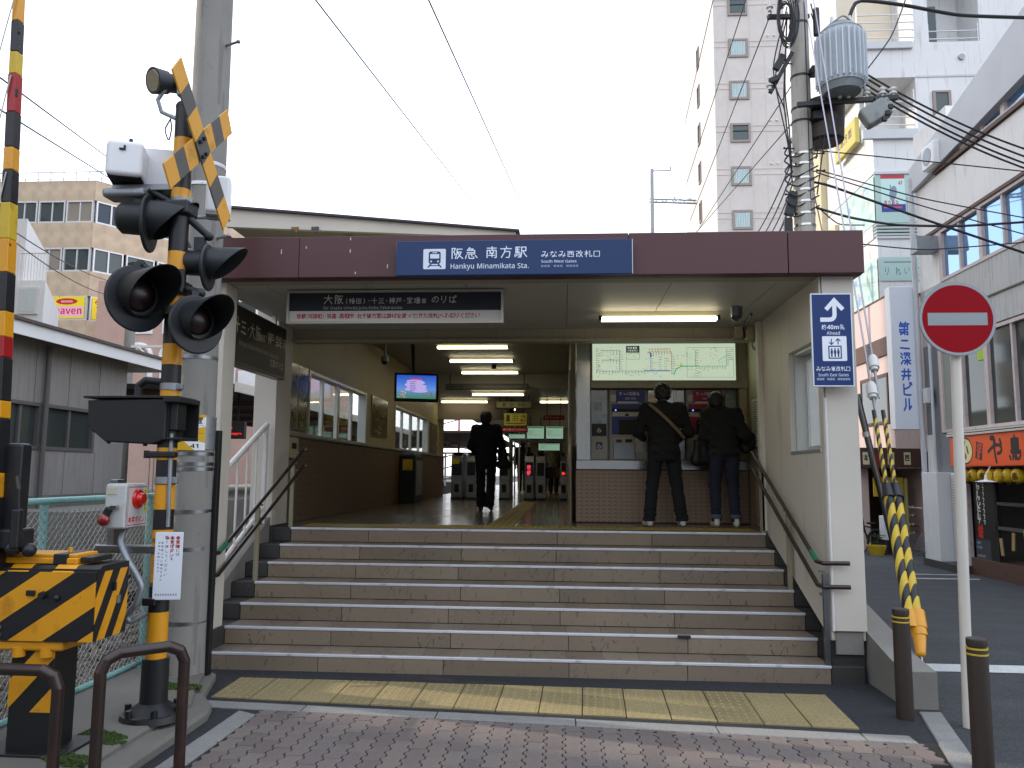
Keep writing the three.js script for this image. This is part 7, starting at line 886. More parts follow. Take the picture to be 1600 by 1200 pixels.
{ const t = thing('restaurant_sign', 'bright orange restaurant sign board with black brush characters', 'sign', [8.4, 1.95, -15]); B().box(8.24, 8.6, 1.86, 2.5, -17.45, -9.4, 0.015).build('case', mat('#ea5412', { rough: 0.5 }), t); B().quad([8.237, 1.88, -17.42], [8.237, 1.88, -14.75], [8.237, 2.48, -14.75], [8.237, 2.48, -17.42]).build('print', P.orange, t); B().box(8.2, 8.6, 2.5, 2.54, -17.5, -9.4).box(8.22, 8.6, 2.56, 2.59, -17.5, -9.4).build('trim', C.alu, t); }
{ const g0 = thing('paper_lantern', 'leftmost yellow paper lantern in the row under the orange sign', 'lantern', [8.38, 1.68, -17.05], 'yellow lanterns under the orange sign'); const pr = [[0.04, -0.13], [0.09, -0.115], [0.12, -0.06], [0.128, 0], [0.12, 0.06], [0.09, 0.115], [0.04, 0.13]].map(([a, b]) => new THREE.Vector2(a, b)); const b = new MB(); b.keep = true; b.add(new THREE.LatheGeometry(pr, 20), M4().setPosition(8.38, 1.68, -17.05)); b.build('shade', P.lantern, g0); B().cyl([8.38, 1.80, -17.05], [8.38, 1.84, -17.05], 0.05).cyl([8.38, 1.84, -17.05], [8.38, 1.925, -17.05], 0.006).build('cap', C.black, g0); B().cyl([8.38, 1.52, -17.05], [8.38, 1.56, -17.05], 0.05).build('cap', C.black, g0);
  const ord = ['second', 'third', 'fourth', 'fifth', 'sixth', 'seventh']; ord.forEach((o, i) => copyOf(g0, [8.38, 1.68, -17.05 + (i + 1) * 0.3 + (i > 0 ? 0.06 : 0)], `yellow paper lantern, ${o} from the left under the orange sign`, null, i * 0.7)); const t = thing('pendant_lamp', 'white saucer shaped lamp hanging between the yellow lanterns', 'lamp', [8.15, 1.6, -15.9]); B().cyl([8.15, 1.56, -15.9], [8.15, 1.6, -15.9], 0.2, 0.05, 20).cyl([8.15, 1.6, -15.9], [8.15, 1.7, -15.9], 0.03, 0.02).cyl([8.15, 1.7, -15.9], [8.3, 1.95, -15.9], 0.008).build('shade', C.white, t); }
// ---- left: grey panelled trackside building
{ const t = thing('trackside_building', 'low grey panelled trackside building with a pale eave', 'building', [-10, 0, -14]); const X = -9, Z1 = -15.6, Z0 = -6;
  const spans = []; const wn = [[-12.0, -12.98], [-13.05, -14.55]]; const b = B(); b.box(X, X - 0.12, 0, 2.02, Z0, Z1).box(X, X - 0.12, 2.78, 4.05, Z0, Z1).box(X, X - 0.12, 2.02, 2.78, Z0, wn[0][0]).box(X, X - 0.12, 2.02, 2.78, wn[0][1], wn[1][0]).box(X, X - 0.12, 2.02, 2.78, wn[1][1], Z1).box(X - 0.12, -14, 0, 4.05, Z1, Z1 + 0.12).build('wall', G.greyPanel, t);
  for (let i = 0; i < 10; i++) { const z = -15.55 + i * 0.93; B().box(X, X + 0.012, 1.2, 3.9, z - 0.004, z - 0.92).build === 0; B().box(X + 0.001, X + 0.01, 2.8, 3.85, z, z + 0.9).build('wall_panel', G.greyPanel, t); B().box(X + 0.001, X + 0.01, 0.3, 2.0, z, z + 0.9).build('wall_panel', G.greyPanel, t); }
  B().box(X, X + 0.06, 0, 1.22, Z0, Z1).build('base', C.concreteDark, t); B().cyl([X + 0.08, 0.4, -13.0], [X + 0.08, 3.8, -13.0], 0.045, 0.045, 10).build('downpipe', G.greyTrim, t);
  for (const [a, c] of wn) { const f = B().box(X - 0.08, X + 0.03, 2.0, 2.06, a, c).box(X - 0.08, X + 0.03, 2.74, 2.8, a, c).box(X - 0.08, X + 0.03, 2.06, 2.74, a, a - 0.07).box(X - 0.08, X + 0.03, 2.06, 2.74, c + 0.07, c).box(X - 0.06, X, 2.06, 2.74, (a + c) / 2 + 0.03, (a + c) / 2 - 0.03).build('window', G.greyTrim, t); B().box(X - 0.05, X - 0.04, 2.06, 2.74, a - 0.07, c + 0.07).build('pane', G.dimGlass, f); }
  B().box(X - 4.5, X + 0.45, 3.98, 4.0, Z0, -16.5).box(X + 0.42, X + 0.45, 3.78, 3.98, Z0, -16.5).box(-13, X + 0.42, 3.78, 3.98, -16.47, -16.5).build('eave', C.white, t); B().box(X - 4.5, X + 0.5, 4.0, 4.05, Z0, -16.55).build('roof', mat('#4a3f40', { rough: 0.6 }), t); B().box(X - 4, X + 0.42, 3.9, 3.92, Z0, -16.45).build('eave_underside', C.beam, t); }
// ---- far left: beige tiled block with window bands
{ const t = thing('beige_building', 'beige tiled building with white framed window bands and yellow adverts', 'building', [-36, 0, -52]);
  const Zf = -50, xa = -44, xb = -31.9, ang = 62 * R, L = 9, ux = Math.cos(ang) * 1, uz = -Math.sin(ang), u = (s) => [xb + Math.cos(0.95) * s, Zf - Math.sin(0.95) * s]; const Q = u(L);
  const lv = [[0, 6.6], [8.6, 11.65], [13.3, 15.0], [16.65, 18.4], [19.95, 21.3]]; const wb = [[6.6, 8.6], [11.65, 13.3], [15.0, 16.65], [18.4, 19.95]];
  const plan = [[xa, Zf], [xb, Zf], Q, [Q[0] + 6, Q[1] - 14], [xa, Q[1] - 14]]; for (const [a, b] of lv) B().prism(plan, a, b).build('wall', G.beige, t); const inn = [[xa + 0.3, Zf - 0.35], [xb - 0.2, Zf - 0.35], [Q[0] - 0.4, Q[1] - 0.1], [Q[0] + 5.5, Q[1] - 13.6], [xa + 0.3, Q[1] - 13.6]]; for (const [a, b] of wb) B().prism(inn, a, b).build('recess', C.dark, t);
  B().prism(plan.map(([x, z]) => [x, z]), 21.3, 21.36).build('coping', G.beige2, t); { const r = B(); for (let i = 0; i < 14; i++) r.cyl([xa + i * 0.92, 21.3, Zf - 0.8], [xa + i * 0.92, 22.3, Zf - 0.8], 0.03, 0.03, 5); r.cyl([xa, 22.3, Zf - 0.8], [xb, 22.3, Zf - 0.8], 0.035, 0.035, 5).cyl([xa, 21.8, Zf - 0.8], [xb, 21.8, Zf - 0.8], 0.025, 0.025, 5); r.build('roof_railing', C.zinc, t); } B().box(-33, -30.5, 21.3, 24.2, -54, -56.5).build('roof_tower', G.white2, t);
  const FW = G.frameW; for (const [bi, [a, b]] of wb.entries()) { for (let i = 0; i < 6; i++) { const x1 = xb - 0.1 - i * 1.98, x0 = x1 - 1.9; if (bi === 0) continue; const f = B().box(x0, x1, a, a + 0.1, Zf, Zf - 0.2).box(x0, x1, b - 0.1, b, Zf, Zf - 0.2).box(x0, x0 + 0.1, a + 0.1, b - 0.1, Zf, Zf - 0.2).box(x1 - 0.1, x1, a + 0.1, b - 0.1, Zf, Zf - 0.2).box((x0 + x1) / 2 - 0.04, (x0 + x1) / 2 + 0.04, a + 0.1, b - 0.1, Zf - 0.05, Zf - 0.2).build('window', FW, t); B().box(x0 + 0.1, x1 - 0.1, a + 0.1, b - 0.1, Zf - 0.12, Zf - 0.14).build('pane', (i + bi) % 3 ? G.dimGlass : mat('#8d8478', { rough: 0.1 }), f); }
    for (let i = 0; i < 4; i++) { const s0 = 0.15 + i * 2.2, s1 = s0 + 2.0, p = u(s0), q = u(s1), nx = Math.sin(0.95) * 0.05, nz = Math.cos(0.95) * 0.05; const bar = (m, s, e, y0, y1, k = 0) => { const A = u(s), Bq = u(e); m.prism([[A[0] - nx * (0 + k), A[1] - nz * k], [Bq[0] - nx * k, Bq[1] - nz * k], [Bq[0] - nx * (4 + k), Bq[1] - nz * (4 + k)], [A[0] - nx * (4 + k), A[1] - nz * (4 + k)]], y0, y1); return m; }; const m = B(); bar(m, s0, s1, a, a + 0.1); bar(m, s0, s1, b - 0.1, b); bar(m, s0, s0 + 0.1, a + 0.1, b - 0.1); bar(m, s1 - 0.1, s1, a + 0.1, b - 0.1); bar(m, (s0 + s1) / 2 - 0.05, (s0 + s1) / 2 + 0.05, a + 0.1, b - 0.1); const f = m.build('window', FW, t); bar(B(), s0 + 0.1, s1 - 0.1, a + 0.1, b - 0.1, 2).build('pane', bi === 3 ? mat('#1f3140', { rough: 0.05, specularIntensity: 1 }) : G.dimGlass, f); } }
  const y0 = 11.75, y1 = 13.25; const pl = (x0, x1, m) => B().quad([x0, y0, Zf + 0.03], [x1, y0, Zf + 0.03], [x1, y1, Zf + 0.03], [x0, y1, Zf + 0.03]).build('advert', m, t); pl(-34.9, -32.1, P.heaven); pl(-37.8, -35.1, P.heaven);
  const A = u(0.25), Bq = u(2.1), n = [-Math.sin(0.95) * -0.04, Math.cos(0.95) * 0.04]; B().quad([A[0] + n[0], y0, A[1] + n[1]], [Bq[0] + n[0], y0, Bq[1] + n[1]], [Bq[0] + n[0], y1, Bq[1] + n[1]], [A[0] + n[0], y1, A[1] + n[1]]).build('advert', P.ukeFront, t); }
{ const t = thing('white_house', 'bright white building with a small window at the far left edge', 'building', [-24, 0, -32]); B().prism([[-27, -30], [-21.0, -30], [-24.4, -36], [-27, -36]], 0, 9.3).build('wall', G.white, t); B().prism([[-27, -30.6], [-22.4, -30.6], [-25.2, -36], [-27, -36]], 9.3, 12.1).build('upper_wall', G.white, t); const w = B().box(-22.1, -21.2, 7.9, 9.0, -29.9, -30).build('window', G.frameW, t); B().box(-22.0, -21.68, 7.98, 8.92, -29.885, -29.9).box(-21.62, -21.3, 7.98, 8.92, -29.885, -29.9).build('pane', mat('#b8c4c4', { rough: 0.2 }), w); const r = B(); for (let i = 0; i < 10; i++) r.cyl([-22.3 + i * 0.13, 9.3, -30.2], [-22.3 + i * 0.13, 10.5, -30.2], 0.02, 0.02, 5); r.cyl([-22.3, 10.5, -30.2], [-21.1, 10.5, -30.2], 0.03, 0.03, 6); r.build('roof_railing', C.whiteRail, t); }
{ const t = thing('pink_building', 'pinkish building with white arched panels behind the platform canopy', 'building', [-24, 0, -46]); B().box(-27.5, -15, 0, 12.8, -44, -54).build('wall', mat('#c2a294', { rough: 0.7, map: T.plaster }), t); for (let i = 0; i < 5; i++) { const x = -25.5 + i * 2.1; B().box(x, x + 0.3, 5, 8.2, -43.9, -44).add(new THREE.TorusGeometry(0.75, 0.15, 8, 20, Math.PI), M4().setPosition(x + 0.75, 8.2, -43.95)).box(x + 1.35, x + 1.65, 5, 8.2, -43.9, -44).build('arch', C.white, t); const w = B().box(x, x + 1.5, 9.6, 11.6, -43.92, -44).build('window', C.white, t); B().box(x + 0.15, x + 1.35, 9.75, 11.45, -43.91, -43.92).build('pane', G.dimGlass, w); } B().box(-18.7, -17.5, 4.6, 7.4, -43.85, -44).build('banner', C.white, t); B().box(-18.7, -17.5, 4.6, 5.6, -43.8, -43.85).build('banner_foot', C.red, t); }
{ const t = thing('track_mast', 'red and white lattice mast beyond the ticket gates', 'mast', [-6.4, 1, -42]); const b = B(); for (const x of [-7.4, -6.6, -5.6]) b.cyl([x, 0, -42], [x, 7, -42], 0.06, 0.06, 6); for (let i = 0; i < 9; i++) b.cyl([-7.4, 1 + i * 0.6, -42], [-5.6, 1.5 + i * 0.6, -42], 0.035, 0.035, 5); b.build('lattice', mat('#b06a60', { rough: 0.6 }), t); const q = B(); for (let i = 0; i < 14; i++) q.box(-9 + i * 0.42, -8.9 + i * 0.42, 1.0, 2.6, -40, -40.05); q.box(-9, -3.4, 2.6, 2.7, -40, -40.06).box(-9, -3.4, 1.3, 1.36, -40, -40.06); q.build('barrier', C.whiteRail, t); B().box(-9, -3.6, 3.6, 3.7, -38, -60).build('roof', C.brown, t); }
{ const t = thing('antenna_pole', 'slim grey pole with a lattice arm behind the station roof', 'pole', [2.86, 0, -25]); B().cyl([2.84, 0, -25], [2.87, 11.55, -25], 0.075, 0.065, 10).build('pole', C.zinc, t); B().cyl([2.78, 10.45, -25], [4.3, 10.38, -25], 0.03, 0.03, 6).cyl([2.78, 10.55, -25], [4.3, 10.48, -25], 0.025, 0.025, 6).cyl([2.86, 11.5, -25], [3.47, 11.5, -25], 0.02, 0.02, 6).cyl([3.47, 11.5, -25], [3.47, 11.62, -25], 0.03, 0.03, 6).cyl([3.6, 10.5, -25], [3.6, 10.62, -25], 0.03, 0.03, 6).build('arm', C.zinc, t); const b = B(); for (let i = 0; i < 9; i++) b.cyl([2.8 + i * 0.16, i % 2 ? 10.45 : 10.55, -25], [2.96 + i * 0.16, i % 2 ? 10.55 : 10.43, -25], 0.012, 0.012, 5); b.build('lacing', C.zinc, t); }
// unseen blocks added to shade the forecourt; their gap shapes a streak of sun
{ const mk = (label, x0, x1, h, z0, z1, s0, s1) => { const t = thing('added_shade_block', label, 'building', [(x0 + x1) / 2, 0, (z0 + z1) / 2]); B().prism([[x0, z0 + s0], [x1, z0], [x1, z1], [x0, z1 + s1]], 0, h).build('wall', G.beige, t); for (let k = 0; k < 6; k++) for (let i = 0; i < 5; i++) { const z = z0 - 1 - i * (z0 - z1 - 2) / 5, y = 2 + k * 3; if (y + 1.5 > h) continue; B().box(x1, x1 + 0.06, y, y + 1.4, z, z - 1.2).build('window', G.frameW, t); } };
  mk('beige apartment block across the tracks, nearer of two by the narrow alley', -32, -19, 29, 6, -10.0, 0, -3.48); mk('beige apartment block across the tracks, farther of two by the narrow alley', -32, -19, 28, -11.3, -21.3, -3.48, 0); }
{ const t = thing('added_shade_tower', 'added unseen tower out of view to the left that shades the building at right', 'building', [-53, 0, -30]); B().prism([[-60, -23.6], [-46, -19.6], [-46, -37], [-60, -37]], 0, 58).build('wall', G.white2, t); for (let k = 0; k < 17; k++) for (let i = 0; i < 5; i++) B().box(-46, -45.94, 3 + k * 3.2, 4.6 + k * 3.2, -20.5 - i * 3.3, -22.5 - i * 3.3).build('window', G.dimGlass, t); }  // tower added out of view to keep sun off the corner building
// unseen blocks added behind the viewer to keep open sky off the forecourt
{ const mk = (label, x0, x1, h, z0) => { const t = thing('added_rear_block', label, 'building', [(x0 + x1) / 2, 0, z0]); B().box(x0, x1, 0, h, z0, z0 + 10).build('wall', G.white2, t); for (let k = 0; k * 3.1 + 3 < h; k++) for (let i = 0; i < 4; i++) { const x = x0 + 1 + i * (x1 - x0 - 1.5) / 4; B().box(x, x + 1.8, 1.2 + k * 3.1, 2.6 + k * 3.1, z0 - 0.06, z0).build('window', G.dimGlass, t); } };
  mk('pale block across the street behind the viewer, left', -22, -7, 9, 14); mk('pale block across the street behind the viewer, middle', -6.4, 7, 10, 15); mk('pale block across the street behind the viewer, right', 7.6, 22, 8.5, 14.5); }
// ---------------------------------------------------------------- utility pole, transformers, wires
{ const t = thing('utility_pole', 'concrete utility pole crowded with cables and clamps behind the fascia', 'utility pole', [4.0, -0.3, -13]);
  B().cyl([3.98, -0.4, -13], [4.03, 12, -13], 0.195, 0.14, 24).build('pole', mat('#bdb8ae', { rough: 0.85, map: T.streak }), t); const px = (y) => 3.98 + 0.004 * y, pr = (y) => 0.195 - 0.0044 * y;
  for (const y of [5.75, 5.95, 6.15, 6.35, 6.55, 6.8, 6.98, 7.55, 7.78, 8.35, 9.3]) B().cyl([px(y), y, -13], [px(y), y + 0.035, -13], pr(y) + 0.008, pr(y) + 0.008, 20).build('band', y < 7 ? C.steel : C.lampBlack, t);
  for (const [y, s] of [[6.3, -1], [6.7, 1], [7.1, -1], [7.45, 1], [8.6, -1], [7.0, 1]]) B().cyl([px(y) + s * 0.15, y, -12.95], [px(y) + s * 0.32, y, -12.92], 0.012, 0.012, 6).ball(px(y) + s * 0.32, y, -12.92, 0.02).build('step_bolt', C.lampBlack, t);
  B().bc(4.6, 7.72, -12.55, 1.55, 0.075, 0.075, 0.004, [0, -0.12, 0]).bc(4.35, 7.75, -12.78, 0.6, 0.06, 0.06, 0.004, [0, 1.1, 0]).build('cross_arm', C.lampBlack, t); B().bc(3.82, 9.42, -12.9, 0.75, 0.07, 0.07, 0.004, [0, 0.2, 0.1]).build('cross_arm', C.lampBlack, t); B().bc(3.66, 8.4, -12.86, 0.07, 0.8, 0.07, 0.004, [0, 0, -0.5]).build('cross_arm', C.lampBlack, t);
  for (const y of [7.6, 7.8, 8.4]) B().bc(px(y) + 0.22, y, -12.85, 0.2, 0.14, 0.2, 0.02).build('clamp', C.lampBlack, t);
  { const b = B(); for (const x of [4.48, 4.62, 4.9, 5.15, 5.32]) b.cyl([x, 7.75, -12.5], [x, 7.92, -12.5], 0.03, 0.03, 10).cyl([x, 7.8, -12.5], [x, 7.83, -12.5], 0.06, 0.06, 12).cyl([x, 7.87, -12.5], [x, 7.9, -12.5], 0.055, 0.055, 12); for (const [x, y] of [[3.5, 9.5], [3.7, 9.55], [3.95, 9.6], [3.46, 8.1]]) b.cyl([x, y, -12.85], [x, y + 0.16, -12.85], 0.035, 0.03, 10).cyl([x, y + 0.06, -12.85], [x, y + 0.09, -12.85], 0.06, 0.06, 12); b.build('insulator', C.whiteRail, t); }
  // looped spare cable, junction boxes
  const L = B(); for (let i = 0; i < 9; i++) { const r = 0.16 + 0.016 * i, q = []; for (let k = 0; k <= 14; k++) { const a = k / 14 * 6.283 + i; q.push([3.72 + r * Math.cos(a) * 0.6, 9.25 + r * 1.9 * Math.sin(a), -12.75 + 0.02 * i + 0.05 * Math.sin(a * 2 + i)]); } L.tube(q, 0.011, 5, 40); } for (let i = 0; i < 7; i++) { const y0 = 9.7 - rnd() * 0.5, y1 = 7.4 - rnd() * 1.3, s = i % 2 ? 1 : -1; L.tube([[px(y0) + s * 0.2, y0, -12.95], [px(8) + s * rr(0.28, 0.5), rr(7.9, 8.7), -12.8], [px(7.5) + s * rr(0.24, 0.4), rr(7.2, 7.7), -12.82], [px(y1) + s * 0.2, y1, -12.95]], 0.012, 5, 24); } for (let i = 0; i < 7; i++) { const y = 6.2 + i * 0.17; L.tube([[px(y) - 0.19, y, -12.95], [px(y) - 0.33, y - 0.14 - rnd() * 0.1, -12.9], [px(y) - 0.15, y - 0.3, -12.85], [px(y) + 0.2, y - 0.12, -12.85]], 0.014, 5, 18); } for (const s of [0.06]) L.tube([[px(6) + s, 5.5, -12.86], [px(7) + s, 7, -12.84], [px(9) + s, 9, -12.85], [px(10) + s, 10.4, -12.87]], 0.009, 5, 20); L.build('cable', C.wire, t);
  B().bc(3.52, 8.25, -12.82, 0.16, 0.1, 0.12, 0.02, [0, 0, 0.4]).bc(3.78, 6.15, -12.95, 0.16, 0.42, 0.1, 0.02, [0, 0, -0.25]).bc(3.72, 5.75, -12.95, 0.13, 0.3, 0.1, 0.02).bc(4.25, 9.25, -12.8, 0.1, 0.5, 0.1, 0.03).bc(3.62, 8.55, -12.8, 0.12, 0.3, 0.08, 0.02, [0, 0, -0.5]).build('splice_box', C.lampBlack, t); }
{ const mk = (x, yb, z, r, h, name, label) => { const t = thing(name, label, 'transformer', [x, yb, z]); B().cyl([x, yb, z], [x, yb + 0.12, z], r * 0.72, r * 0.8, 26).build('tank_end', mat('#7f868a', { rough: 0.5, map: T.paint }), t); B().cyl([x, yb + h - 0.04, z], [x, yb + h + 0.1, z], r * 0.86, r * 0.5, 26).build('tank_end', mat('#7f868a', { rough: 0.5, map: T.paint }), t); B().cyl([x, yb + 0.12, z], [x, yb + h - 0.04, z], r * 0.84, r * 0.84, 26).build('tank', mat('#b4bcc2', { rough: 0.5, map: T.paint }), t); const g = uvBox(0.02, h - 0.26, 0.07), m = mat('#c2cad0', { rough: 0.5 }); for (let i = 0; i < 26; i++) { const a = i / 26 * 6.283; piece(g, 'cooling_fin', m, t, [x + r * 0.9 * Math.sin(a), yb + h / 2 + 0.02, z + r * 0.9 * Math.cos(a)], [0, a, 0]); } for (const [p, q] of [[-0.15, 0.1], [0.12, 0.12], [0.02, -0.1]]) B().cyl([x + p, yb + h + 0.05, z + q], [x + p, yb + h + 0.2, z + q], 0.035, 0.025, 10).build('bushing', C.whiteRail, t); B().tube([[x - 0.2, yb + h + 0.05, z + 0.15], [x, yb + h + 0.16, z + 0.2], [x + 0.2, yb + h + 0.02, z + 0.15]], 0.014, 6, 20).build('handle', C.zinc, t); return t; };
  mk(4.48, 7.78, -12.4, 0.40, 1.05, 'transformer', 'ribbed grey transformer can mounted high on the utility pole'); const t = thing('transformer', 'dark round underside of the lower transformer behind the pole', 'transformer', [4.42, 7.3, -13]); B().cyl([4.42, 7.28, -13.1], [4.42, 7.95, -13.1], 0.3, 0.34, 24).build('tank', mat('#4a443e', { rough: 0.6, map: T.rust }), t); B().cyl([4.42, 7.24, -13.1], [4.42, 7.28, -13.1], 0.26, 0.3, 24).build('base', C.lampBlack, t);
  const s = thing('switch_box', 'small grey cut out switch hanging from the pole cross arm', 'switch', [4.95, 7.3, -12.3]); B().bc(4.94, 7.38, -12.3, 0.42, 0.32, 0.25, 0.05, [0, -0.2, 0.5]).bc(5.05, 7.5, -12.28, 0.2, 0.16, 0.2, 0.03, [0, 0, 0.5]).build('case', mat('#8d9390', { rough: 0.5, map: T.paint }), s); for (let i = 0; i < 3; i++) B().bc(5.12 - i * 0.05, 7.42 - i * 0.1, -12.15, 0.07, 0.08, 0.06, 0.01).build('terminal', C.black, s); B().cyl([5.0, 7.5, -12.3], [5.02, 7.72, -12.45], 0.02).build('hanger', C.lampBlack, s); }
const sagWire = (pts, r, sag = 0) => { if (pts.length === 2) { const [a, b] = pts, q = []; for (let i = 0; i <= 10; i++) { const t = i / 10; q.push(a.map((v, k) => v + (b[k] - v) * t - (k === 1 ? sag * 4 * t * (1 - t) : 0))); } pts = q; } return B().tube(pts, r, 5, Math.max(16, pts.length * 6)); };
const ORD = ['first', 'second', 'third', 'fourth', 'fifth', 'sixth', 'seventh'];
const wire = (label, pts, r, sag, group) => tag(sagWire(pts, r, sag).build('overhead_wire', C.wire), label, 'wire', group);
wire('left of the two wires crossing the open white sky', [[-2.55, 6.40, -7.00], [-2.23, 9.71, -26.00]], 0.0085, 0); wire('right of the two wires crossing the open white sky', [[-1.38, 6.36, -7.00], [-0.92, 9.60, -26.00]], 0.0085, 0);
wire('upper dark wire sloping down at the far left sky', [[-7.20, 6.65, -9.00], [-14.50, 11.54, -24.00]], 0.014, 0); wire('lower dark wire sloping down at the far left sky', [[-7.16, 6.21, -9.00], [-14.46, 10.93, -24.00]], 0.014, 0); wire('upper wire across the front of the beige building', [[-11.29, 6.54, -15.00], [-18.21, 9.23, -30.00]], 0.014, 0.15); wire('lower wire across the front of the beige building', [[-11.27, 6.33, -15.00], [-18.17, 8.65, -30.00]], 0.014, 0.2);
[[[3.41, 12.48, -17], [4.66, 14.94, -30]], [[3.67, 11.21, -15], [4.51, 12.09, -30]], [[3.62, 9.69, -13.2], [4.57, 10.79, -28]], [[3.88, 8.26, -13], [5.0, 10.75, -30]], [[3.88, 7.6, -13], [5.06, 10.9, -30]]].forEach((p, i) => wire(`${ORD[i]} thin wire from the top across the front of the pale hotel`, p, 0.011, 0));
[[6.98, 4.88], [6.79, 5.07], [6.59, 5.23], [6.42, 5.42], [6.26, 5.62]].forEach(([y, x], i) => wire(`${ORD[i]} cable from the top in the bundle left of the utility pole`, [[3.86, y, -13], [x, 7.7, -20]], i > 2 ? 0.022 : 0.014, 0.1));
wire(`${ORD[0]} from the top of the four parallel cables running right from the transformer`, [[4.90, 8.40, -12.80], [8.15, 7.21, -13.60]], 0.017, 0.12);
wire(`${ORD[1]} from the top of the four parallel cables running right from the transformer`, [[4.92, 8.31, -12.80], [8.14, 7.07, -13.60]], 0.017, 0.12);
wire(`${ORD[2]} from the top of the four parallel cables running right from the transformer`, [[4.91, 8.20, -12.80], [8.13, 6.95, -13.60]], 0.017, 0.12);
wire(`${ORD[3]} from the top of the four parallel cables running right from the transformer`, [[4.94, 8.09, -12.80], [8.13, 6.86, -13.60]], 0.017, 0.12);
wire('thick black cable curving along the top of the frame at right', [[4.67, 9.06, -12.60], [4.87, 9.48, -12.60], [5.68, 9.51, -12.80], [6.75, 9.48, -13.10], [8.31, 9.68, -13.60]], 0.032, 0);
wire('thin cable level across the white building, highest of the single ones', [[4.18, 7.09, -13.00], [6.08, 6.99, -13.30], [8.13, 6.86, -13.60]], 0.011, 0);
wire('dark cable falling steeply to the right behind the round sign', [[4.18, 6.53, -13.00], [4.47, 6.45, -13.00], [6.13, 5.94, -13.30], [8.03, 5.37, -13.60]], 0.022, 0);
wire('thick dark cable swinging low across the white building', [[4.20, 6.09, -13.00], [4.76, 5.91, -13.00], [5.57, 5.84, -13.20], [6.70, 5.87, -13.40], [8.07, 6.00, -13.60]], 0.022, 0);
wire('thin cable, upper of the near parallel pair at right', [[4.22, 6.75, -13.00], [6.05, 6.33, -13.30], [8.07, 6.02, -13.60]], 0.011, 0);
wire('thin cable, lower of the near parallel pair at right', [[4.22, 6.70, -13.00], [6.04, 6.20, -13.30], [8.05, 5.71, -13.60]], 0.011, 0);
wire('low thin cable just above the fascia end', [[4.90, 5.46, -13.00], [6.11, 5.44, -13.30], [8.05, 5.65, -13.60]], 0.011, 0);
wire('short slack cable loop beside the utility pole', [[4.20, 6.12, -13.00], [4.55, 5.81, -13.00], [4.97, 5.78, -13.00]], 0.011, 0);
wire('thin cable hanging beside the ribbed transformer', [[5.77, 9.72, -12.80], [5.40, 8.87, -12.70], [4.71, 7.95, -12.60]], 0.011, 0);
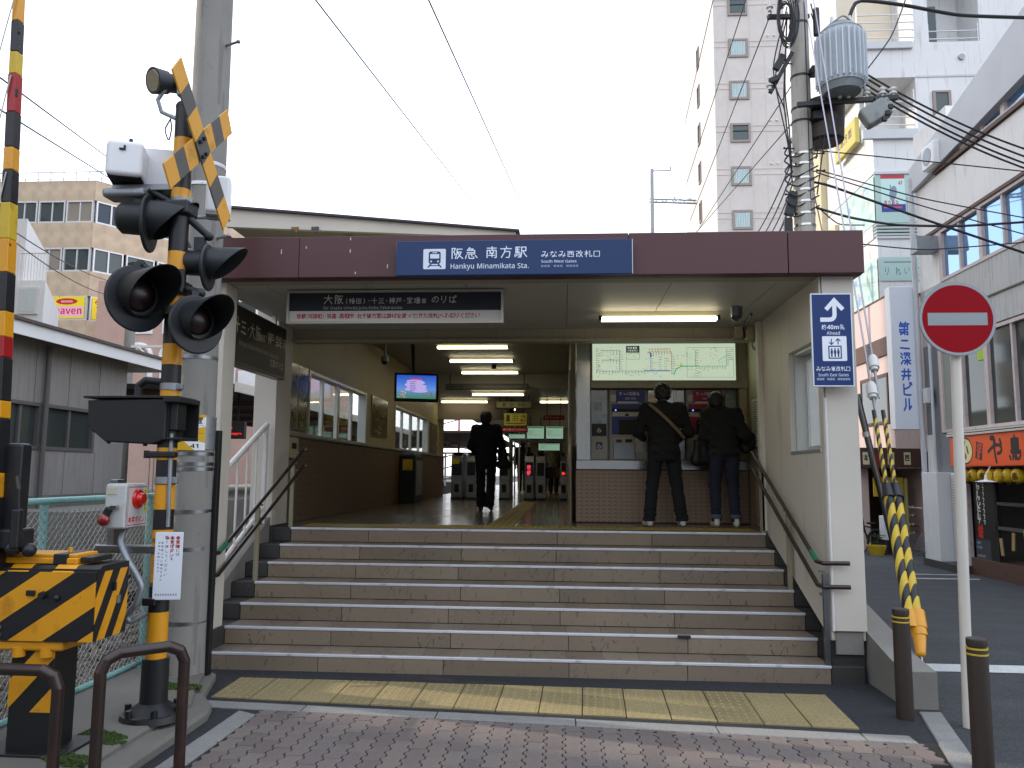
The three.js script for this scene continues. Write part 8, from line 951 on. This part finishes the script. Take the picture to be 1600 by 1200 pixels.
// ---- guy wires, insulators and striped guards anchored at the kerb
{ const A = [2.63, 0, -6.1], Bs = [[4.05, 9.8, -12.8], [4.2, 9.8, -12.8]], at = (Bq, t, d = 0) => A.map((v, i) => v + (Bq[i] - v) * t + (i ? 0 : d));
  Bs.forEach((Bq, k) => {
    const t = thing('guy_wire', k ? 'right guy wire with striped guard running up from the yellow foot' : 'left guy wire with striped guard running up from the yellow foot', 'guy wire', [...A]); const d = k ? 0.025 : -0.025;
    B().cyl(at(Bq, 0.26, d * 0.3), at(Bq, 1), 0.009, 0.009, 6).build('wire', mat('#a9a6b0', { rough: 0.5, metal: 0.6 }), t);
    const s = k ? 0.275 : 0.245; B().cyl(at(Bq, s + 0.003, d * 0.4), at(Bq, s + 0.013, d * 0.4), 0.05, 0.05, 14).cyl(at(Bq, s, d * 0.4), at(Bq, s + 0.016, d * 0.4), 0.036, 0.036, 14).build('insulator', C.whiteRail, t); B().cyl(at(Bq, s + 0.016, d * 0.4), at(Bq, s + 0.05, d * 0.4), 0.014, 0.008, 8).cyl(at(Bq, s - 0.03, d * 0.4), at(Bq, s, d * 0.4), 0.008, 0.016, 8).build('grip', C.zinc, t);
    // spiral striped sleeve: slanted rings, thin above, thick below
    const spiral = (t0, t1, r, pitch, name) => { const n = Math.round((t1 - t0) * 12 / pitch), a = V(...at(Bq, t0, d)), b = V(...at(Bq, t1, d)), [m, l] = basis(a, b), seg = 24, rows = n * 2; B().cyl(at(Bq, t0, d), at(Bq, t1, d), r * 0.985, r * 0.985, 24).build(name, C.black, t); { const c = 0; const P2 = (u, v) => { const q = u * 2 * Math.PI; return [r * Math.cos(q), (v + u * 1.0 * k * 0 + 0.9 * Math.sin(q + 0.6)) * pitch / 2 * 0.7, r * Math.sin(q)]; }; for (let i = -2; i < rows + 4; i++) { if ((i & 1) !== c) continue; const p = []; for (let j = 0; j < seg; j++) { const A1 = P2(j / seg, i), B1 = P2((j + 1) / seg, i), C1 = P2((j + 1) / seg, i + 1), D1 = P2(j / seg, i + 1); const f = (q) => [q[0], Math.max(-l / 2, Math.min(l / 2, q[1] - l / 2)), q[2]]; const [a1, b1, c1, d1] = [A1, B1, C1, D1].map(f); if (a1[1] === c1[1] && b1[1] === d1[1] && a1[1] === b1[1]) continue; p.push(...a1, ...c1, ...b1, ...a1, ...d1, ...c1); } if (!p.length) continue; const g = new THREE.BufferGeometry(); g.setAttribute('position', new THREE.Float32BufferAttribute(p, 3)); g.computeVertexNormals(); B().add(g, m).build('yellow_stripe', C.yellowOld, t); } } };
    spiral(0.155, 0.232, 0.019, 0.17, 'upper_sleeve'); spiral(0.055, 0.155, 0.040, 0.31, 'lower_sleeve');
    B().cyl(at(Bq, 0.150, d), at(Bq, 0.162, d), 0.056, 0.04, 14).build('collar', C.black, t);
    if (k) { B().cyl(at(Bq, 0.05, d), at(Bq, 0.062, d), 0.062, 0.062, 16).cyl(at(Bq, 0.045, d), at(Bq, 0.056, d * 0.6), 0.056, 0.06, 16).cyl(at(Bq, 0.034, d * 0.4), at(Bq, 0.046, d * 0.8), 0.036, 0.05, 14).ball(...at(Bq, 0.034, d * 0.4), 0.036).build('yellow_foot', C.yellow, t); B().cyl(A, at(Bq, 0.036, d * 0.4), 0.011, 0.011, 8).build('anchor_rod', C.steelDull, t); }
    else B().cyl(at(Bq, 0.05, d), at(Bq, 0.062, d), 0.058, 0.058, 16).build('yellow_foot', C.yellow, t);
  });
  const t = thing('guy_guard', 'slanted galvanised channel guard leaning behind the striped sleeves', 'guard', [5.4, -0.3, -13.4]); const a = [5.45, 0.1, -13.4], b = [4.84, 3.0, -13.3]; B().cyl(a, b, 0.055, 0.055, 4).build('channel', C.steelDull, t); B().cyl([5.53, -0.34, -13.4], a, 0.014, 0.014, 6).cyl(b, [4.1, 6.9, -13.05], 0.01, 0.01, 6).build('wire', C.zinc, t); B().cyl([4.98, 2.3, -13.33], [4.965, 2.38, -13.33], 0.062, 0.062, 8).build('clip', C.alu, t); }
renderer.render(scene, camera);
